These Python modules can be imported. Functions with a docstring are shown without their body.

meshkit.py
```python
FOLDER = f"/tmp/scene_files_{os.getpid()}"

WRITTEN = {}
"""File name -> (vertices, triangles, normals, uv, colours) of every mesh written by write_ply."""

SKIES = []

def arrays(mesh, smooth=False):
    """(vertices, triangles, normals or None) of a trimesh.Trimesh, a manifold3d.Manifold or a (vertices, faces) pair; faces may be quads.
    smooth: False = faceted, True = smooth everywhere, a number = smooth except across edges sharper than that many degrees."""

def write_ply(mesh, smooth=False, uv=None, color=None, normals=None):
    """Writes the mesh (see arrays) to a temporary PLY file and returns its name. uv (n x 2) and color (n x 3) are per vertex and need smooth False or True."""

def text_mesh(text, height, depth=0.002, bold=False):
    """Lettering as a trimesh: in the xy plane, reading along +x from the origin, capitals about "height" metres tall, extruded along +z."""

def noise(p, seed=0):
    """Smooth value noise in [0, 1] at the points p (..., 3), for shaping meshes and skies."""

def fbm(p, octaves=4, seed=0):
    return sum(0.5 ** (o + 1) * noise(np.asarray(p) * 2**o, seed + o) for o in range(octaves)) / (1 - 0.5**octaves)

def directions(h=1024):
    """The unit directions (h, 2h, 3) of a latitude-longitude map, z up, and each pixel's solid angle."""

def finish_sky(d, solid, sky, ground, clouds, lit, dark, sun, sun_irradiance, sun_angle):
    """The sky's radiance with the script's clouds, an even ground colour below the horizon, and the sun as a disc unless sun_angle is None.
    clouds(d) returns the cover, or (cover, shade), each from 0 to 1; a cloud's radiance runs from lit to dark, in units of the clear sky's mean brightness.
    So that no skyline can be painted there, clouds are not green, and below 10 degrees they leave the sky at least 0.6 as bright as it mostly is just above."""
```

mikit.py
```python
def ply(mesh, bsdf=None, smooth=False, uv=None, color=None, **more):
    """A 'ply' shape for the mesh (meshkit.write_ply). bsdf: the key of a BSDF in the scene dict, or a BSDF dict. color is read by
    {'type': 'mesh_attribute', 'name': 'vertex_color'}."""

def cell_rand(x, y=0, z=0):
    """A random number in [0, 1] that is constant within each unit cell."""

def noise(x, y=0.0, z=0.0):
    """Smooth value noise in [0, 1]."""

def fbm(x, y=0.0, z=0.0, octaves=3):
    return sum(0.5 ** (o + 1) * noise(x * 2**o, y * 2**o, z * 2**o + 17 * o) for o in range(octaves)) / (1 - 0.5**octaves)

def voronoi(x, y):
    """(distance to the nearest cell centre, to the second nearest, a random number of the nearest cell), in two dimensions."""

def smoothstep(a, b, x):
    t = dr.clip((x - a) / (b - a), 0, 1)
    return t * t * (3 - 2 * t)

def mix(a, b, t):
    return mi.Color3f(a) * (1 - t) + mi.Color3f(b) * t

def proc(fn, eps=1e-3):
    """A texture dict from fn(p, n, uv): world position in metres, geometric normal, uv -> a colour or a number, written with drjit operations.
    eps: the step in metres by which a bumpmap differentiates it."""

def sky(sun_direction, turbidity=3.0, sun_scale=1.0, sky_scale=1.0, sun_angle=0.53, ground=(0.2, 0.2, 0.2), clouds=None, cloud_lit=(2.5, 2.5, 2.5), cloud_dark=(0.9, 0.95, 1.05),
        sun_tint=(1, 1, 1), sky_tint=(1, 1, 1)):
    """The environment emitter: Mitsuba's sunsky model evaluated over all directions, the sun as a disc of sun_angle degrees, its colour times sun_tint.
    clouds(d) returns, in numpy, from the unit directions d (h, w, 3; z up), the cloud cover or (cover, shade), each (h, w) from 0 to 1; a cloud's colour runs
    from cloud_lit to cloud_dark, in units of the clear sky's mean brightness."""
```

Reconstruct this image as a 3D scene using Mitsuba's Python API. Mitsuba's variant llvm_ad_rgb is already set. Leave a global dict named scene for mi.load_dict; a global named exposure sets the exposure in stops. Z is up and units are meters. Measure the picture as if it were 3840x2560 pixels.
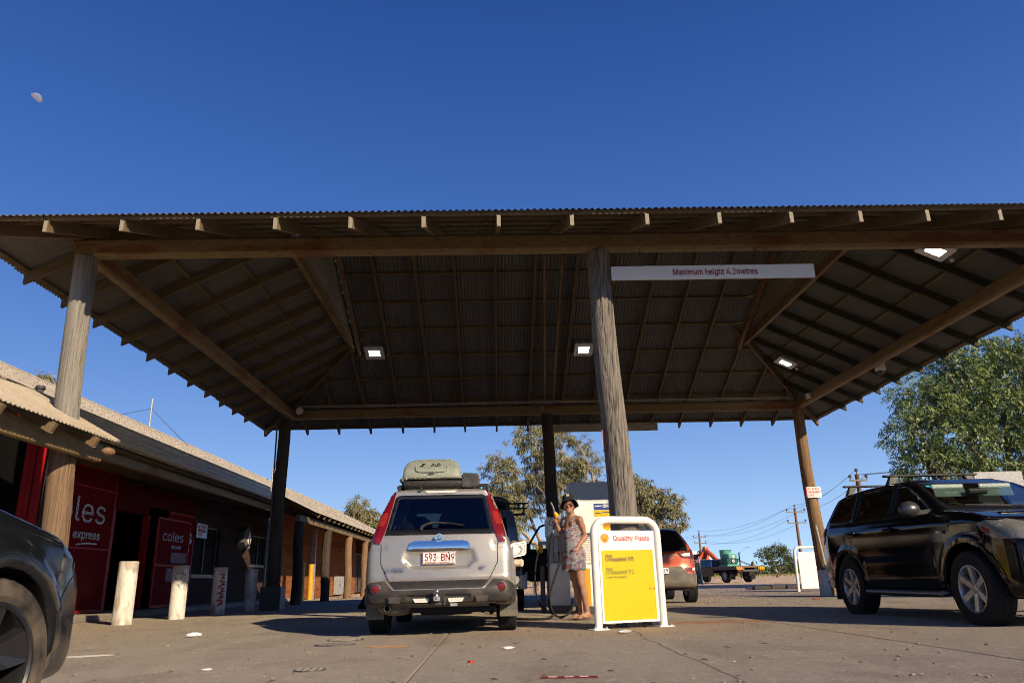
import math, random
import numpy as np, trimesh, mitsuba as mi, drjit as dr
import mikit, meshkit
from mikit import noise, fbm, voronoi, cell_rand, smoothstep, mix, proc
from shapely.geometry import Polygon, LineString, Point, box as sbox
from shapely import affinity
from shapely.ops import unary_union

scene, labels = {}, {}
PI = math.pi
TF = mi.ScalarTransform4f

# ------------------------------------------------------------ camera, sky, exposure
FOC, PITCH, ROLL, YAW, CAMZ = 2804.3, 0.3078, -0.0253, 0.0288, 0.5747
_F = np.array([math.sin(YAW)*math.cos(PITCH), math.cos(YAW)*math.cos(PITCH), math.sin(PITCH)])
_R0 = np.array([math.cos(YAW), -math.sin(YAW), 0.0]); _U0 = np.cross(_R0, _F)
_U = -math.sin(ROLL)*_R0 + math.cos(ROLL)*_U0
_O = np.array([0, 0, CAMZ])
scene['camera'] = {'type': 'perspective', 'fov_axis': 'x', 'fov': 2*math.degrees(math.atan(1920/FOC)),
                   'near_clip': 0.05, 'far_clip': 20000.0,
                   'to_world': TF().look_at(origin=_O.tolist(), target=(_O+_F).tolist(), up=_U.tolist())}
SUN_AZ, SUN_EL = math.radians(38.5), math.radians(23.0)
SUN = (math.sin(SUN_AZ)*math.cos(SUN_EL), -math.cos(SUN_AZ)*math.cos(SUN_EL), math.sin(SUN_EL))
exposure = 1.15
def horizon_haze(d):
    """thin haze, pale at the horizon and bluer above, the same all the way round"""
    el = np.degrees(np.arcsin(np.clip(d[..., 2], 0, 1)))
    return 0.97*np.exp(-el/25.0), 1-np.exp(-el/13.0)
KH = 9.6
scene['sky'] = mikit.sky(SUN, turbidity=2.2, sky_scale=0.5, sun_scale=2.2, ground=(0.26, 0.2, 0.15), sun_tint=(0.93, 0.98, 1.08), sky_tint=(0.22, 0.70, 2.6),
                         clouds=horizon_haze, cloud_lit=(0.56*KH, 0.82*KH, 1.08*KH), cloud_dark=(0.08*KH, 0.28*KH, 0.76*KH))
# ------------------------------------------------------------ helpers
def taken(k):
    return k in scene or k in labels or any(x.startswith(k + '__') for x in scene)
_count = {}
PRE = [None]          # a placement applied to everything added while it is set
def numbered(base):
    n = _count.get(base, 0)
    _count[base] = n + 1
    return base if n == 0 else '%s_%03d' % (base, n)
def thing(name, label, cat, group=None, kind=None):
    k = numbered(name)
    labels[k] = {'label': label, 'category': cat}
    if group: labels[k]['group'] = group
    return k
def lab(k, label): labels[k] = {'label': label}
def add(name, mesh, mat, parent=None, smooth=False, tw=None, kind=None, label=None, **kw):
    k = numbered((parent + '__' if parent else '') + name)
    d = mesh if isinstance(mesh, dict) else mikit.ply(mesh, mat, smooth=smooth, **kw)
    if isinstance(mesh, dict):
        d = dict(mesh)
        if mat: d['bsdf'] = {'type': 'ref', 'id': mat}
    if PRE[0] is not None: tw = PRE[0] if tw is None else PRE[0] @ np.asarray(tw, float)
    if tw is not None: d['to_world'] = TF(np.asarray(tw, float))
    scene[k] = d
    e = {}
    if kind: e['kind'] = kind
    if label: e['label'] = label
    if e: labels[k] = {**labels.get(k, {}), **e}
    return k
def struct(name, mesh, mat, label=None, kind='structure', **kw):
    k = add(name, mesh, mat, **kw)
    labels[k] = {'kind': kind}
    if label: labels[k]['label'] = label
    return k

def M4(loc=(0, 0, 0), rz=0.0, s=1.0):
    c, n = math.cos(rz)*s, math.sin(rz)*s
    return np.array([[c, -n, 0, loc[0]], [n, c, 0, loc[1]], [0, 0, s, loc[2]], [0, 0, 0, 1.0]])
def tmesh(v, f): return trimesh.Trimesh(np.asarray(v, float), np.asarray(f, int), process=False)
def xf(m, mat):
    m = m.copy(); m.apply_transform(mat); return m
def cat(ms):
    return trimesh.util.concatenate([m for m in ms if m is not None and len(m.faces)])
def bx(x0, x1, y0, y1, z0, z1, c=0.0):
    """box, with chamfered edges when c > 0"""
    if c <= 0:
        m = trimesh.creation.box((x1-x0, y1-y0, z1-z0)); m.apply_translation(((x0+x1)/2, (y0+y1)/2, (z0+z1)/2)); return m
    p = []
    for (cx, cy, cz) in ((0, c, c), (c, 0, c), (c, c, 0)):
        for x in (x0+cx, x1-cx):
            for y in (y0+cy, y1-cy):
                for z in (z0+cz, z1-cz): p.append((x, y, z))
    return trimesh.convex.convex_hull(np.array(p))
def section_frame(p, q, up=(0, 0, 1)):
    p, q = np.asarray(p, float), np.asarray(q, float)
    d = (q-p); d /= np.linalg.norm(d)
    s = np.cross(d, up); s /= np.linalg.norm(s); u = np.cross(s, d)
    return d, s, u
def prism(p, q, sec, up=(0, 0, 1)):
    """closed prism with section sec [(side, up)] (counter-clockwise) from p to q"""
    p, q = np.asarray(p, float), np.asarray(q, float)
    d, s, u = section_frame(p, q, up)
    sec = np.asarray(sec, float); n = len(sec)
    off = sec[:, :1]*s + sec[:, 1:]*u
    v = np.vstack([p+off, q+off, [p+off.mean(0)], [q+off.mean(0)]])
    f = []
    for i in range(n):
        j = (i+1) % n
        f += [[i, j, j+n], [i, j+n, i+n], [2*n, j, i], [2*n+1, i+n, j+n]]
    return tmesh(v, f)
def bar(p, q, w, h, up=(0, 0, 1), c=0.0, base=False):
    """rectangular bar; base=True: the line p-q is the middle of its bottom face"""
    z0, z1 = (0, h) if base else (-h/2, h/2)
    a = w/2
    if c: sec = [(-a+c, z0), (a-c, z0), (a, z0+c), (a, z1-c), (a-c, z1), (-a+c, z1), (-a, z1-c), (-a, z0+c)]
    else: sec = [(-a, z0), (a, z0), (a, z1), (-a, z1)]
    return prism(p, q, sec, up)
def tube(pts, rad, n=10, caps=True, closed=False):
    p = np.asarray(pts, float); m = len(p)
    r = np.broadcast_to(np.asarray(rad, float), (m,))
    t = np.gradient(p, axis=0) if not closed else np.roll(p, -1, 0)-np.roll(p, 1, 0)
    t /= np.linalg.norm(t, axis=1, keepdims=True)+1e-12
    a = np.cross(t[0], [0, 0, 1] if abs(t[0][2]) < 0.9 else [1, 0, 0]); a /= np.linalg.norm(a)
    fr = []
    for i in range(m):
        a = a - t[i]*np.dot(a, t[i]); a /= np.linalg.norm(a); fr.append(a)
    A = np.array(fr); B = np.cross(t, A)
    ang = np.arange(n)*2*PI/n
    v = (p[:, None] + r[:, None, None]*(np.cos(ang)[None, :, None]*A[:, None]+np.sin(ang)[None, :, None]*B[:, None])).reshape(-1, 3)
    f = []
    for i in range(m if closed else m-1):
        i2 = (i+1) % m
        for j in range(n):
            k = (j+1) % n
            f += [[i*n+j, i*n+k, i2*n+k], [i*n+j, i2*n+k, i2*n+j]]
    if caps and not closed:
        v = np.vstack([v, p[:1], p[-1:]]); c0, c1 = len(v)-2, len(v)-1
        for j in range(n):
            k = (j+1) % n
            f += [[c0, k, j], [c1, (m-1)*n+j, (m-1)*n+k]]
    return tmesh(v, f)
def smooth_path(pts, n=8):
    """Catmull-Rom through the points"""
    p = np.asarray(pts, float); out = []
    q = np.vstack([2*p[0]-p[1], p, 2*p[-1]-p[-2]])
    for i in range(1, len(q)-2):
        for t in np.arange(n)/n:
            a, b, c, d = q[i-1], q[i], q[i+1], q[i+2]
            out.append(0.5*((2*b)+(-a+c)*t+(2*a-5*b+4*c-d)*t*t+(-a+3*b-3*c+d)*t**3))
    out.append(p[-1]); return np.array(out)
def lathe(prof, n=32, axis='z'):
    """revolve [(r, h)] about an axis"""
    pr = np.asarray(prof, float); m = len(pr)
    ang = np.arange(n)*2*PI/n
    r, h = pr[:, 0][:, None], pr[:, 1][:, None]
    X, Y, Z = r*np.cos(ang), r*np.sin(ang), h+0*ang
    v = np.stack([X, Y, Z], -1).reshape(-1, 3)
    if axis == 'x': v = v[:, [2, 0, 1]]
    if axis == 'y': v = v[:, [1, 2, 0]]
    f = []
    for i in range(m-1):
        for j in range(n):
            k = (j+1) % n
            f += [[i*n+j, i*n+k, (i+1)*n+k], [i*n+j, (i+1)*n+k, (i+1)*n+j]]
    return tmesh(v, f)
def extr(poly, depth):
    """shapely polygon (or multi) in xy extruded along +z"""
    gs = [g for g in getattr(poly, 'geoms', [poly]) if g.area > 1e-9 and g.geom_type == 'Polygon']
    return cat([trimesh.creation.extrude_polygon(g, depth, engine='earcut') for g in gs])
def rrect(x0, x1, y0, y1, r):
    return sbox(x0+r, y0+r, x1-r, y1-r).buffer(r, quad_segs=5)
def stand(m, o, right=(1, 0, 0), up=(0, 0, 1)):
    """xy-mesh placed with x along right and y along up; its z points towards right x up"""
    r, u = np.asarray(right, float), np.asarray(up, float); n = np.cross(r, u)
    A = np.eye(4); A[:3, 0], A[:3, 1], A[:3, 2], A[:3, 3] = r, u, n, o
    return xf(m, A)
def text(s, h, d=0.003, bold=False, center=False, wid=None):
    m = meshkit.text_mesh(s, h, d, bold)
    if wid: m.apply_scale((wid/(m.bounds[1][0]-m.bounds[0][0]), 1, 1))
    if center: m.apply_translation((-(m.bounds[0][0]+m.bounds[1][0])/2, 0, 0))
    return m

# ------------------------------------------------------------ materials
def rgb(*c): return {'type': 'rgb', 'value': list(c)}
def mat(name, base, rough=0.7, metal=0.0, spec=0.5, coat=0.0, bump=None, bs=0.002, eps=1e-3, two=True, sheen=0.0):
    b = {'type': 'principled', 'base_color': base if isinstance(base, dict) else rgb(*base),
         'roughness': rough if not isinstance(rough, dict) else rough, 'metallic': metal, 'specular': spec}
    if coat: b['clearcoat'] = coat; b['clearcoat_gloss'] = 0.95
    if sheen: b['sheen'] = sheen
    if bump is not None: b = {'type': 'bumpmap', 'arbitrary': proc(bump, eps), 'scale': 1.0, 'bsdf': b}
    scene[name] = {'type': 'twosided', 'bsdf': b} if two else b
    return name
def diffuse(name, base): scene[name] = {'type': 'twosided', 'bsdf': {'type': 'diffuse', 'reflectance': base if isinstance(base, dict) else rgb(*base)}}
def c3(*c): return mi.Color3f(*c)

def _slab(p, n, uv):
    a = fbm(p.x*0.7, p.y*0.7, 0.0, 4); b = fbm(p.x*9, p.y*9, 3.0, 3); g = noise(p.x*90, p.y*90, 1.0)
    dirt = smoothstep(0.42, 0.75, fbm(p.x*0.33+5, p.y*0.33, 8.0, 4))
    stain = smoothstep(0.62, 0.72, fbm(p.x*1.7, p.y*1.1+9, 2.0, 4))
    rs = smoothstep(1.0, 0.2, dr.sqrt(dr.square((p.x-2.75)/1.3)+dr.square((p.y-10.1)/0.45))+0.9*(fbm(p.x*4, p.y*9, 6.0, 3)-0.5))
    ds = smoothstep(1.0, 0.1, dr.sqrt(dr.square((p.x-1.6)/2.2)+dr.square((p.y-9.2)/1.2))+0.9*(fbm(p.x*2, p.y*3, 9.0, 3)-0.5))
    sp = smoothstep(0.80, 0.93, noise(p.x*26, p.y*26, 5.0))
    c = mix(c3(0.172, 0.150, 0.124), c3(0.242, 0.212, 0.178), 0.5*a+0.5*b)
    c = mix(c, c3(0.205, 0.158, 0.115), dirt*0.5)
    c = mix(c, c3(0.14, 0.115, 0.095), stain*0.42)
    c = mix(c, c3(0.245, 0.17, 0.11), ds*0.4)
    c = mix(c, c3(0.24, 0.105, 0.045), rs*0.75)
    tyre = smoothstep(0.55, 0.8, noise(p.x*2.6, p.y*0.25, 7.0))*smoothstep(0.45, 0.7, fbm(p.x*3.0, p.y*0.6, 2.0, 3))
    c = mix(c, c3(0.15, 0.125, 0.105), tyre*0.45)
    c = mix(c, c3(0.36, 0.32, 0.27), sp*0.3)
    crack = smoothstep(0.02, 0.0, dr.abs(p.x-1.42-0.10*(fbm(p.y*1.3, 1.0, 4.0, 3)-0.5)-(p.y-6.5)*0.04))*smoothstep(9.2, 8.6, p.y)
    c = mix(c, c3(0.06, 0.05, 0.04), crack*0.8)
    return c*(0.80+0.4*g)
mat('concrete', proc(_slab), 0.82, spec=0.35, bump=lambda p, n, uv: 0.006*fbm(p.x*14, p.y*14, 0.0, 4)+0.0025*noise(p.x*110, p.y*110, 2.0), eps=2e-3)
mat('joint_dirt', (0.07, 0.05, 0.04), 0.95)
def _dirt(p, n, uv):
    a = fbm(p.x*0.08, p.y*0.08, 0.0, 4); b = fbm(p.x*1.5, p.y*1.5, 3.0, 4); g = noise(p.x*30, p.y*30, 1.0)
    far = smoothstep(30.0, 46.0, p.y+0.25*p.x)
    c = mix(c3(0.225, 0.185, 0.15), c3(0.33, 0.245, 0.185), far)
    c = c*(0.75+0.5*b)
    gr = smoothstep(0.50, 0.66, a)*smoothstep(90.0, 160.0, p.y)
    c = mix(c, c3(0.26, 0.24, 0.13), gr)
    return c*(0.85+0.3*g)
mat('red_dirt', proc(_dirt), 0.95, spec=0.2, bump=lambda p, n, uv: 0.05*fbm(p.x*2, p.y*2, 0.0, 4), eps=5e-3)

def _log(base, dark, k):
    def fn(p, n, uv):
        a = fbm(p.x*95+k, p.y*95, p.z*1.5, 4); b = fbm(p.x*5, p.y*5+k, p.z*0.7, 3)
        g = smoothstep(0.18, 0.66, a)
        c = mix(c3(*dark), c3(*base), g)
        return c*(0.6+0.8*b)
    return fn
_logb = lambda p, n, uv: 0.02*smoothstep(0.35, 0.5, fbm(p.x*34, p.y*34, p.z*1.4, 3))+0.004*noise(p.x*150, p.y*150, p.z*6)
mat('grey_log', proc(_log((0.22, 0.20, 0.178), (0.062, 0.054, 0.047), 0.0)), 0.9, spec=0.2, bump=_logb, eps=2e-3)
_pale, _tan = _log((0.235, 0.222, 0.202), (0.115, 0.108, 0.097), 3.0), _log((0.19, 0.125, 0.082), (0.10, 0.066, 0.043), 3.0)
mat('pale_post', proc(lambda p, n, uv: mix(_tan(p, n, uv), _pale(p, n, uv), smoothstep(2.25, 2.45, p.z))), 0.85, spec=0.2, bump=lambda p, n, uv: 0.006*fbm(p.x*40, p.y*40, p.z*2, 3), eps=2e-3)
mat('brown_post', proc(_log((0.24, 0.15, 0.085), (0.11, 0.07, 0.042), 6.0)), 0.8, spec=0.25, bump=lambda p, n, uv: 0.008*fbm(p.x*36, p.y*36, p.z*1.5, 3), eps=2e-3)
mat('dark_log', proc(_log((0.085, 0.062, 0.047), (0.03, 0.024, 0.02), 9.0)), 0.9, spec=0.2, bump=_logb, eps=2e-3)
def _painted(col, rustk, seed):
    def fn(p, n, uv):
        a = fbm(p.x*1.3+seed, p.y*1.3, p.z*3.1, 4); b = fbm(p.x*10, p.y*10+seed, p.z*14, 3); d = fbm(p.x*22+3, p.y*22, p.z*60+seed, 2)
        r = smoothstep(0.56, 0.70, a+0.18*(b-0.5))*rustk
        sc = smoothstep(0.66, 0.74, d)*rustk
        c = c3(*col)*(0.82+0.36*b)
        c = mix(c, c3(0.17, 0.07, 0.025), r*0.75)
        return mix(c, c3(0.10, 0.05, 0.03), sc*0.5)
    return fn
mat('beam_paint', proc(_painted((0.215, 0.150, 0.070), 1.3, 0.0)), 0.55, spec=0.3)
mat('rafter_paint', proc(_painted((0.150, 0.112, 0.062), 0.35, 4.0)), 0.7, spec=0.25)
mat('rafter_green', proc(_painted((0.045, 0.047, 0.033), 0.2, 8.0)), 0.75, spec=0.25)
mat('rafter_end', (0.27, 0.235, 0.18), 0.8)
mat('brace_rust', proc(_painted((0.26, 0.16, 0.09), 1.0, 2.0)), 0.8)
def _corr(col, seed):
    def fn(p, n, uv):
        a = fbm(p.x*1.1+seed, p.y*1.1, p.z*1.1, 4); b = fbm(p.x*7, p.y*7, p.z*7+seed, 3)
        return c3(*col)*(0.66+0.68*(0.6*a+0.4*b))
    return fn
mat('corrugated_iron', proc(_corr((0.120, 0.115, 0.108), 0.0)), 0.55, spec=0.4)
mat('corrugated_cream', proc(_corr((0.40, 0.345, 0.265), 5.0)), 0.6, spec=0.3)
mat('cream_trim', proc(_corr((0.40, 0.35, 0.27), 2.0)), 0.5, spec=0.4)
mat('white_paint', proc(lambda p, n, uv: c3(0.84, 0.82, 0.77)*(0.86+0.2*fbm(p.x*4, p.y*4, p.z*6, 4))), 0.4, spec=0.5)
mat('sign_white', (0.78, 0.78, 0.78), 0.35, spec=0.3)
mat('sign_yellow', (0.64, 0.45, 0.002), 0.4, spec=0.3)
mat('sign_red', (0.48, 0.006, 0.008), 0.4)
mat('sign_purple', (0.02, 0.008, 0.04), 0.4)
mat('sign_green', (0.07, 0.13, 0.01), 0.4)
mat('sign_maroon', (0.26, 0.012, 0.01), 0.5)
mat('sign_blue', (0.025, 0.05, 0.25), 0.4)
mat('orange_print', (0.85, 0.28, 0.01), 0.4)
mat('black_plastic', proc(lambda p, n, uv: c3(0.022, 0.021, 0.021)*(0.8+0.5*fbm(p.x*12, p.y*12, p.z*12, 3))), 0.55)
mat('matt_black', (0.012, 0.012, 0.013), 0.8)
mat('rubber', (0.018, 0.018, 0.018), 0.85, spec=0.25)
mat('grey_metal', proc(lambda p, n, uv: c3(0.36, 0.36, 0.37)*(0.75+0.5*fbm(p.x*6, p.y*6, p.z*6, 3))), 0.5, metal=0.3)
mat('dark_metal', (0.07, 0.07, 0.075), 0.5, metal=0.4)
mat('steel', (0.62, 0.62, 0.62), 0.28, metal=1.0)
mat('chrome', (0.80, 0.81, 0.83), 0.06, metal=1.0)
mat('yellow_paint', (0.62, 0.31, 0.012), 0.45)
scene['lamp_glow'] = {'type': 'diffuse', 'reflectance': rgb(0.8, 0.8, 0.78)}

mat('pink_panel', (0.20, 0.08, 0.10), 0.6)
mat('spray_red', (0.32, 0.05, 0.03), 0.8)
mat('roof_cream', proc(_corr((0.37, 0.325, 0.255), 5.0)), 0.6, spec=0.3)

mat('gablet_iron', proc(_corr((0.23, 0.195, 0.145), 7.0)), 0.6, spec=0.3)
# ============================================================ ground
def ground_sheet():
    rr = [0.0, 4, 8, 14, 22, 32, 45, 65, 95, 140, 220, 400, 900, 2500, 6000]
    n = 72; v = [(0, 0, 0)]
    for r in rr[1:]:
        for i in range(n):
            v.append((r*math.cos(i*2*PI/n), r*math.sin(i*2*PI/n), 0))
    f = [[0, 1+i, 1+(i+1) % n] for i in range(n)]
    for k in range(len(rr)-2):
        for i in range(n):
            a, b = 1+k*n+i, 1+k*n+(i+1) % n
            f += [[a, a+n, b+n], [a, b+n, b]]
    v = np.array(v); v[:, 2] = -0.03
    return tmesh(v, f)
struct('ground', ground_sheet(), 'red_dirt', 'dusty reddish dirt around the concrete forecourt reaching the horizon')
fk = struct('forecourt', bx(-12.6, 17.3, -8.0, 33.0, -0.16, -0.012), 'joint_dirt', 'dusty concrete forecourt slabs under and around the canopy')
xs = [-12.5, -8.5, -4.5, -0.55, 3.4, 7.4, 11.4, 15.4, 17.3]; ys = [-8, -4, 0, 4, 7.95, 12, 16, 20, 24, 28.5, 33]
for i in range(len(xs)-1):
    for j in range(len(ys)-1):
        add('slab', bx(xs[i]+0.007, xs[i+1]-0.007, ys[j]+0.006, ys[j+1]-0.006, -0.10, 0.0, 0.004), 'concrete', fk)

# ============================================================ fuel canopy
XL, XR, Y1, Y2, HB = -5.346, 8.242, 9.22, 19.66, 4.756
ZR, TF_, TS = 5.05, 0.413, 0.4755          # rafter bottom over the beams, slope of the long and of the short sides
OF, OS = 1.20, 1.02                        # rafter overhangs
YM = (Y1+Y2)/2
YD = 2.32; XD = YD*TF_/TS
GL, GR = XL+XD, XR-XD                      # gablet planes
ZG = ZR+YD*TF_
ZRIDGE = ZR+TF_*(Y2-YM)
can = thing('fuel_canopy', 'dark timber fuel canopy with corrugated hipped roof over the bowsers', 'canopy')
RH, RW = 0.14, 0.05
def log(p, q, r0, r1, seed, flute=0.02, n=48, m=40, knots=0):
    p, q = np.array(p, float), np.array(q, float)
    t = np.linspace(0, 1, m)
    ax = p+(q-p)*t[:, None]
    rng = np.random.default_rng(seed)
    bend = 0.035*np.sin(t*PI*1.3+rng.uniform(0, 3))*np.sin(t*PI)
    ax[:, 0] += bend
    ang = np.arange(n)*2*PI/n
    A, T_ = np.meshgrid(ang, t)
    z = ax[:, 2]
    nz = meshkit.fbm(np.stack([np.cos(A)*3.0, np.sin(A)*3.0, T_*2.2], -1), 4, seed)-0.5
    fine = meshkit.fbm(np.stack([np.cos(A)*9, np.sin(A)*9, T_*3], -1), 3, seed+3)-0.5
    R = (r0+(r1-r0)*T_)*(1+flute*2.2*nz)+flute*0.35*fine
    v = np.stack([ax[:, 0][:, None]+R*np.cos(A), ax[:, 1][:, None]+R*np.sin(A), np.broadcast_to(z[:, None], A.shape)], -1).reshape(-1, 3)
    f = []
    for i in range(m-1):
        for j in range(n):
            k = (j+1) % n
            f += [[i*n+j, i*n+k, (i+1)*n+k], [i*n+j, (i+1)*n+k, (i+1)*n+j]]
    v = np.vstack([v, p, q]); c0, c1 = len(v)-2, len(v)-1
    for j in range(n):
        k = (j+1) % n
        f += [[c0, k, j], [c1, (m-1)*n+j, (m-1)*n+k]]
    return tmesh(v, f)
# posts
add('post', log((-5.17, 9.24, 0), (-5.34, 9.22, HB), 0.155, 0.135, 1, 0.004), 'pale_post', can, smooth=50, label='smooth pale grey front post standing through the store porch roof')
add('post', log((1.64, 9.66, 0), (1.46, 9.26, HB), 0.185, 0.145, 2, 0.035), 'grey_log', can, smooth=60, label='weathered grey log post with deep grain behind the fuel sign')
add('post', log((XR, Y1, 0), (XR, Y1, HB), 0.17, 0.15, 3, 0.03), 'grey_log', can, smooth=60)
add('post', log((XL-0.17, Y2, 0), (XL-0.15, Y2, HB), 0.17, 0.15, 4, 0.02), 'dark_log', can, smooth=60, label='dark log post at the rear corner beside the store')
add('post', log((1.62, Y2, 0), (1.45, Y2, HB), 0.17, 0.15, 5, 0.03), 'dark_log', can, smooth=60)
add('post', log((XR+0.10, Y2, 0), (XR, Y2, HB), 0.18, 0.14, 6, 0.02), 'brown_post', can, smooth=60, label='brown log post at the rear right corner with an emergency notice')
add('post_shoe', bx(XL-0.42, XL+0.08, Y2-0.24, Y2+0.24, 0, 0.55, 0.01), 'dark_metal', can)
add('post_shoe', bx(XR-0.16, XR+0.02, Y2-0.42, Y2-0.2, 0, 0.62, 0.01), 'grey_metal', can)
# beams
BW, BH = 0.17, 0.25
def beam(p, q, mat_='beam_paint'): add('beam', bar(p, q, BW, BH, c=0.035, base=True), mat_, can)
beam((XL-0.12, Y1, HB), (XR+0.12, Y1, HB)); beam((XL-0.12, Y2, HB), (XR+0.12, Y2, HB))
beam((XL, Y1+BW/2+.002, HB+.002), (XL, Y2-BW/2-.002, HB+.002)); beam((XR, Y1+BW/2+.002, HB+.002), (XR, Y2-BW/2-.002, HB+.002))
# rafters
def zl(y): return ZR+TF_*min(Y2-y, y-Y1)      # rafter bottom on the long slopes at y
def rafter(p, q, m='rafter_paint', tail=None):
    """rafter whose bottom edge runs from p (high) to q (tail, plumb cut)"""
    p, q = np.array(p, float), np.array(q, float)
    d = (q-p)[:2]; d /= np.linalg.norm(d); s = np.array([-d[1], d[0], 0])*RW/2
    h = np.array([0, 0, RH*1.08])
    v = np.array([p-s, p+s, q+s, q-s, p-s+h, p+s+h, q+s+h, q-s+h])
    f = [[0, 1, 2], [0, 2, 3], [4, 6, 5], [4, 7, 6], [0, 4, 5], [0, 5, 1], [2, 6, 7], [2, 7, 3], [1, 5, 6], [1, 6, 2], [0, 3, 7], [0, 7, 4]]
    k = add('rafter', tmesh(v, [a[::-1] for a in f]), m, can)
    if tail:
        d3 = np.array([d[0], d[1], 0])
        c = q+d3*0.002
        w = np.array([c-s*0.9+[0, 0, .004], c+s*0.9+[0, 0, .004], c+s*0.9+h*0.96, c-s*0.9+h*0.96])
        w = np.vstack([w, w+d3*0.004])
        add('end_grain', trimesh.convex.convex_hull(w), 'rafter_end', k)
nF = 17
def hip_y(x, side):
    """how far (along y from the beam) the long slope reaches up at x"""
    dx = min(x-XL, XR-x)
    if dx < 0: return None
    if dx*TS/TF_ < YD: return dx*TS/TF_
    return YM-Y1
fx = [-5.18, -4.30, -3.42, -2.52, -1.64, -0.78, 0.11, 0.98, 1.88, 2.75, 3.62, 4.46, 5.28, 6.17, 7.05, 7.95]
for x in fx:
    up = max(hip_y(x, 0) or 0, 0.02)-0.03
    for sgn, yb in ((-1, Y1), (1, Y2)):
        top = (x, yb-sgn*max(up, -0.3), ZR+TF_*max(up, -0.3)); tail = (x, yb+sgn*OF, ZR-TF_*OF)
        rafter(top, tail, tail=(sgn < 0))
ly = [9.62, 10.55, 11.47, 12.42, 13.39, 14.35, 15.31, 16.27, 17.20, 18.10, 19.02]
for y in ly:
    dy = min(y-Y1, Y2-y); up = min(dy*TF_/TS, XD)-0.03
    rafter((XL+up, y, ZR+TS*up), (XL-OS, y, ZR-TS*OS))
    rafter((XR-up, y, ZR+TS*up), (XR+OS, y, ZR-TS*OS), 'rafter_green')
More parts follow.
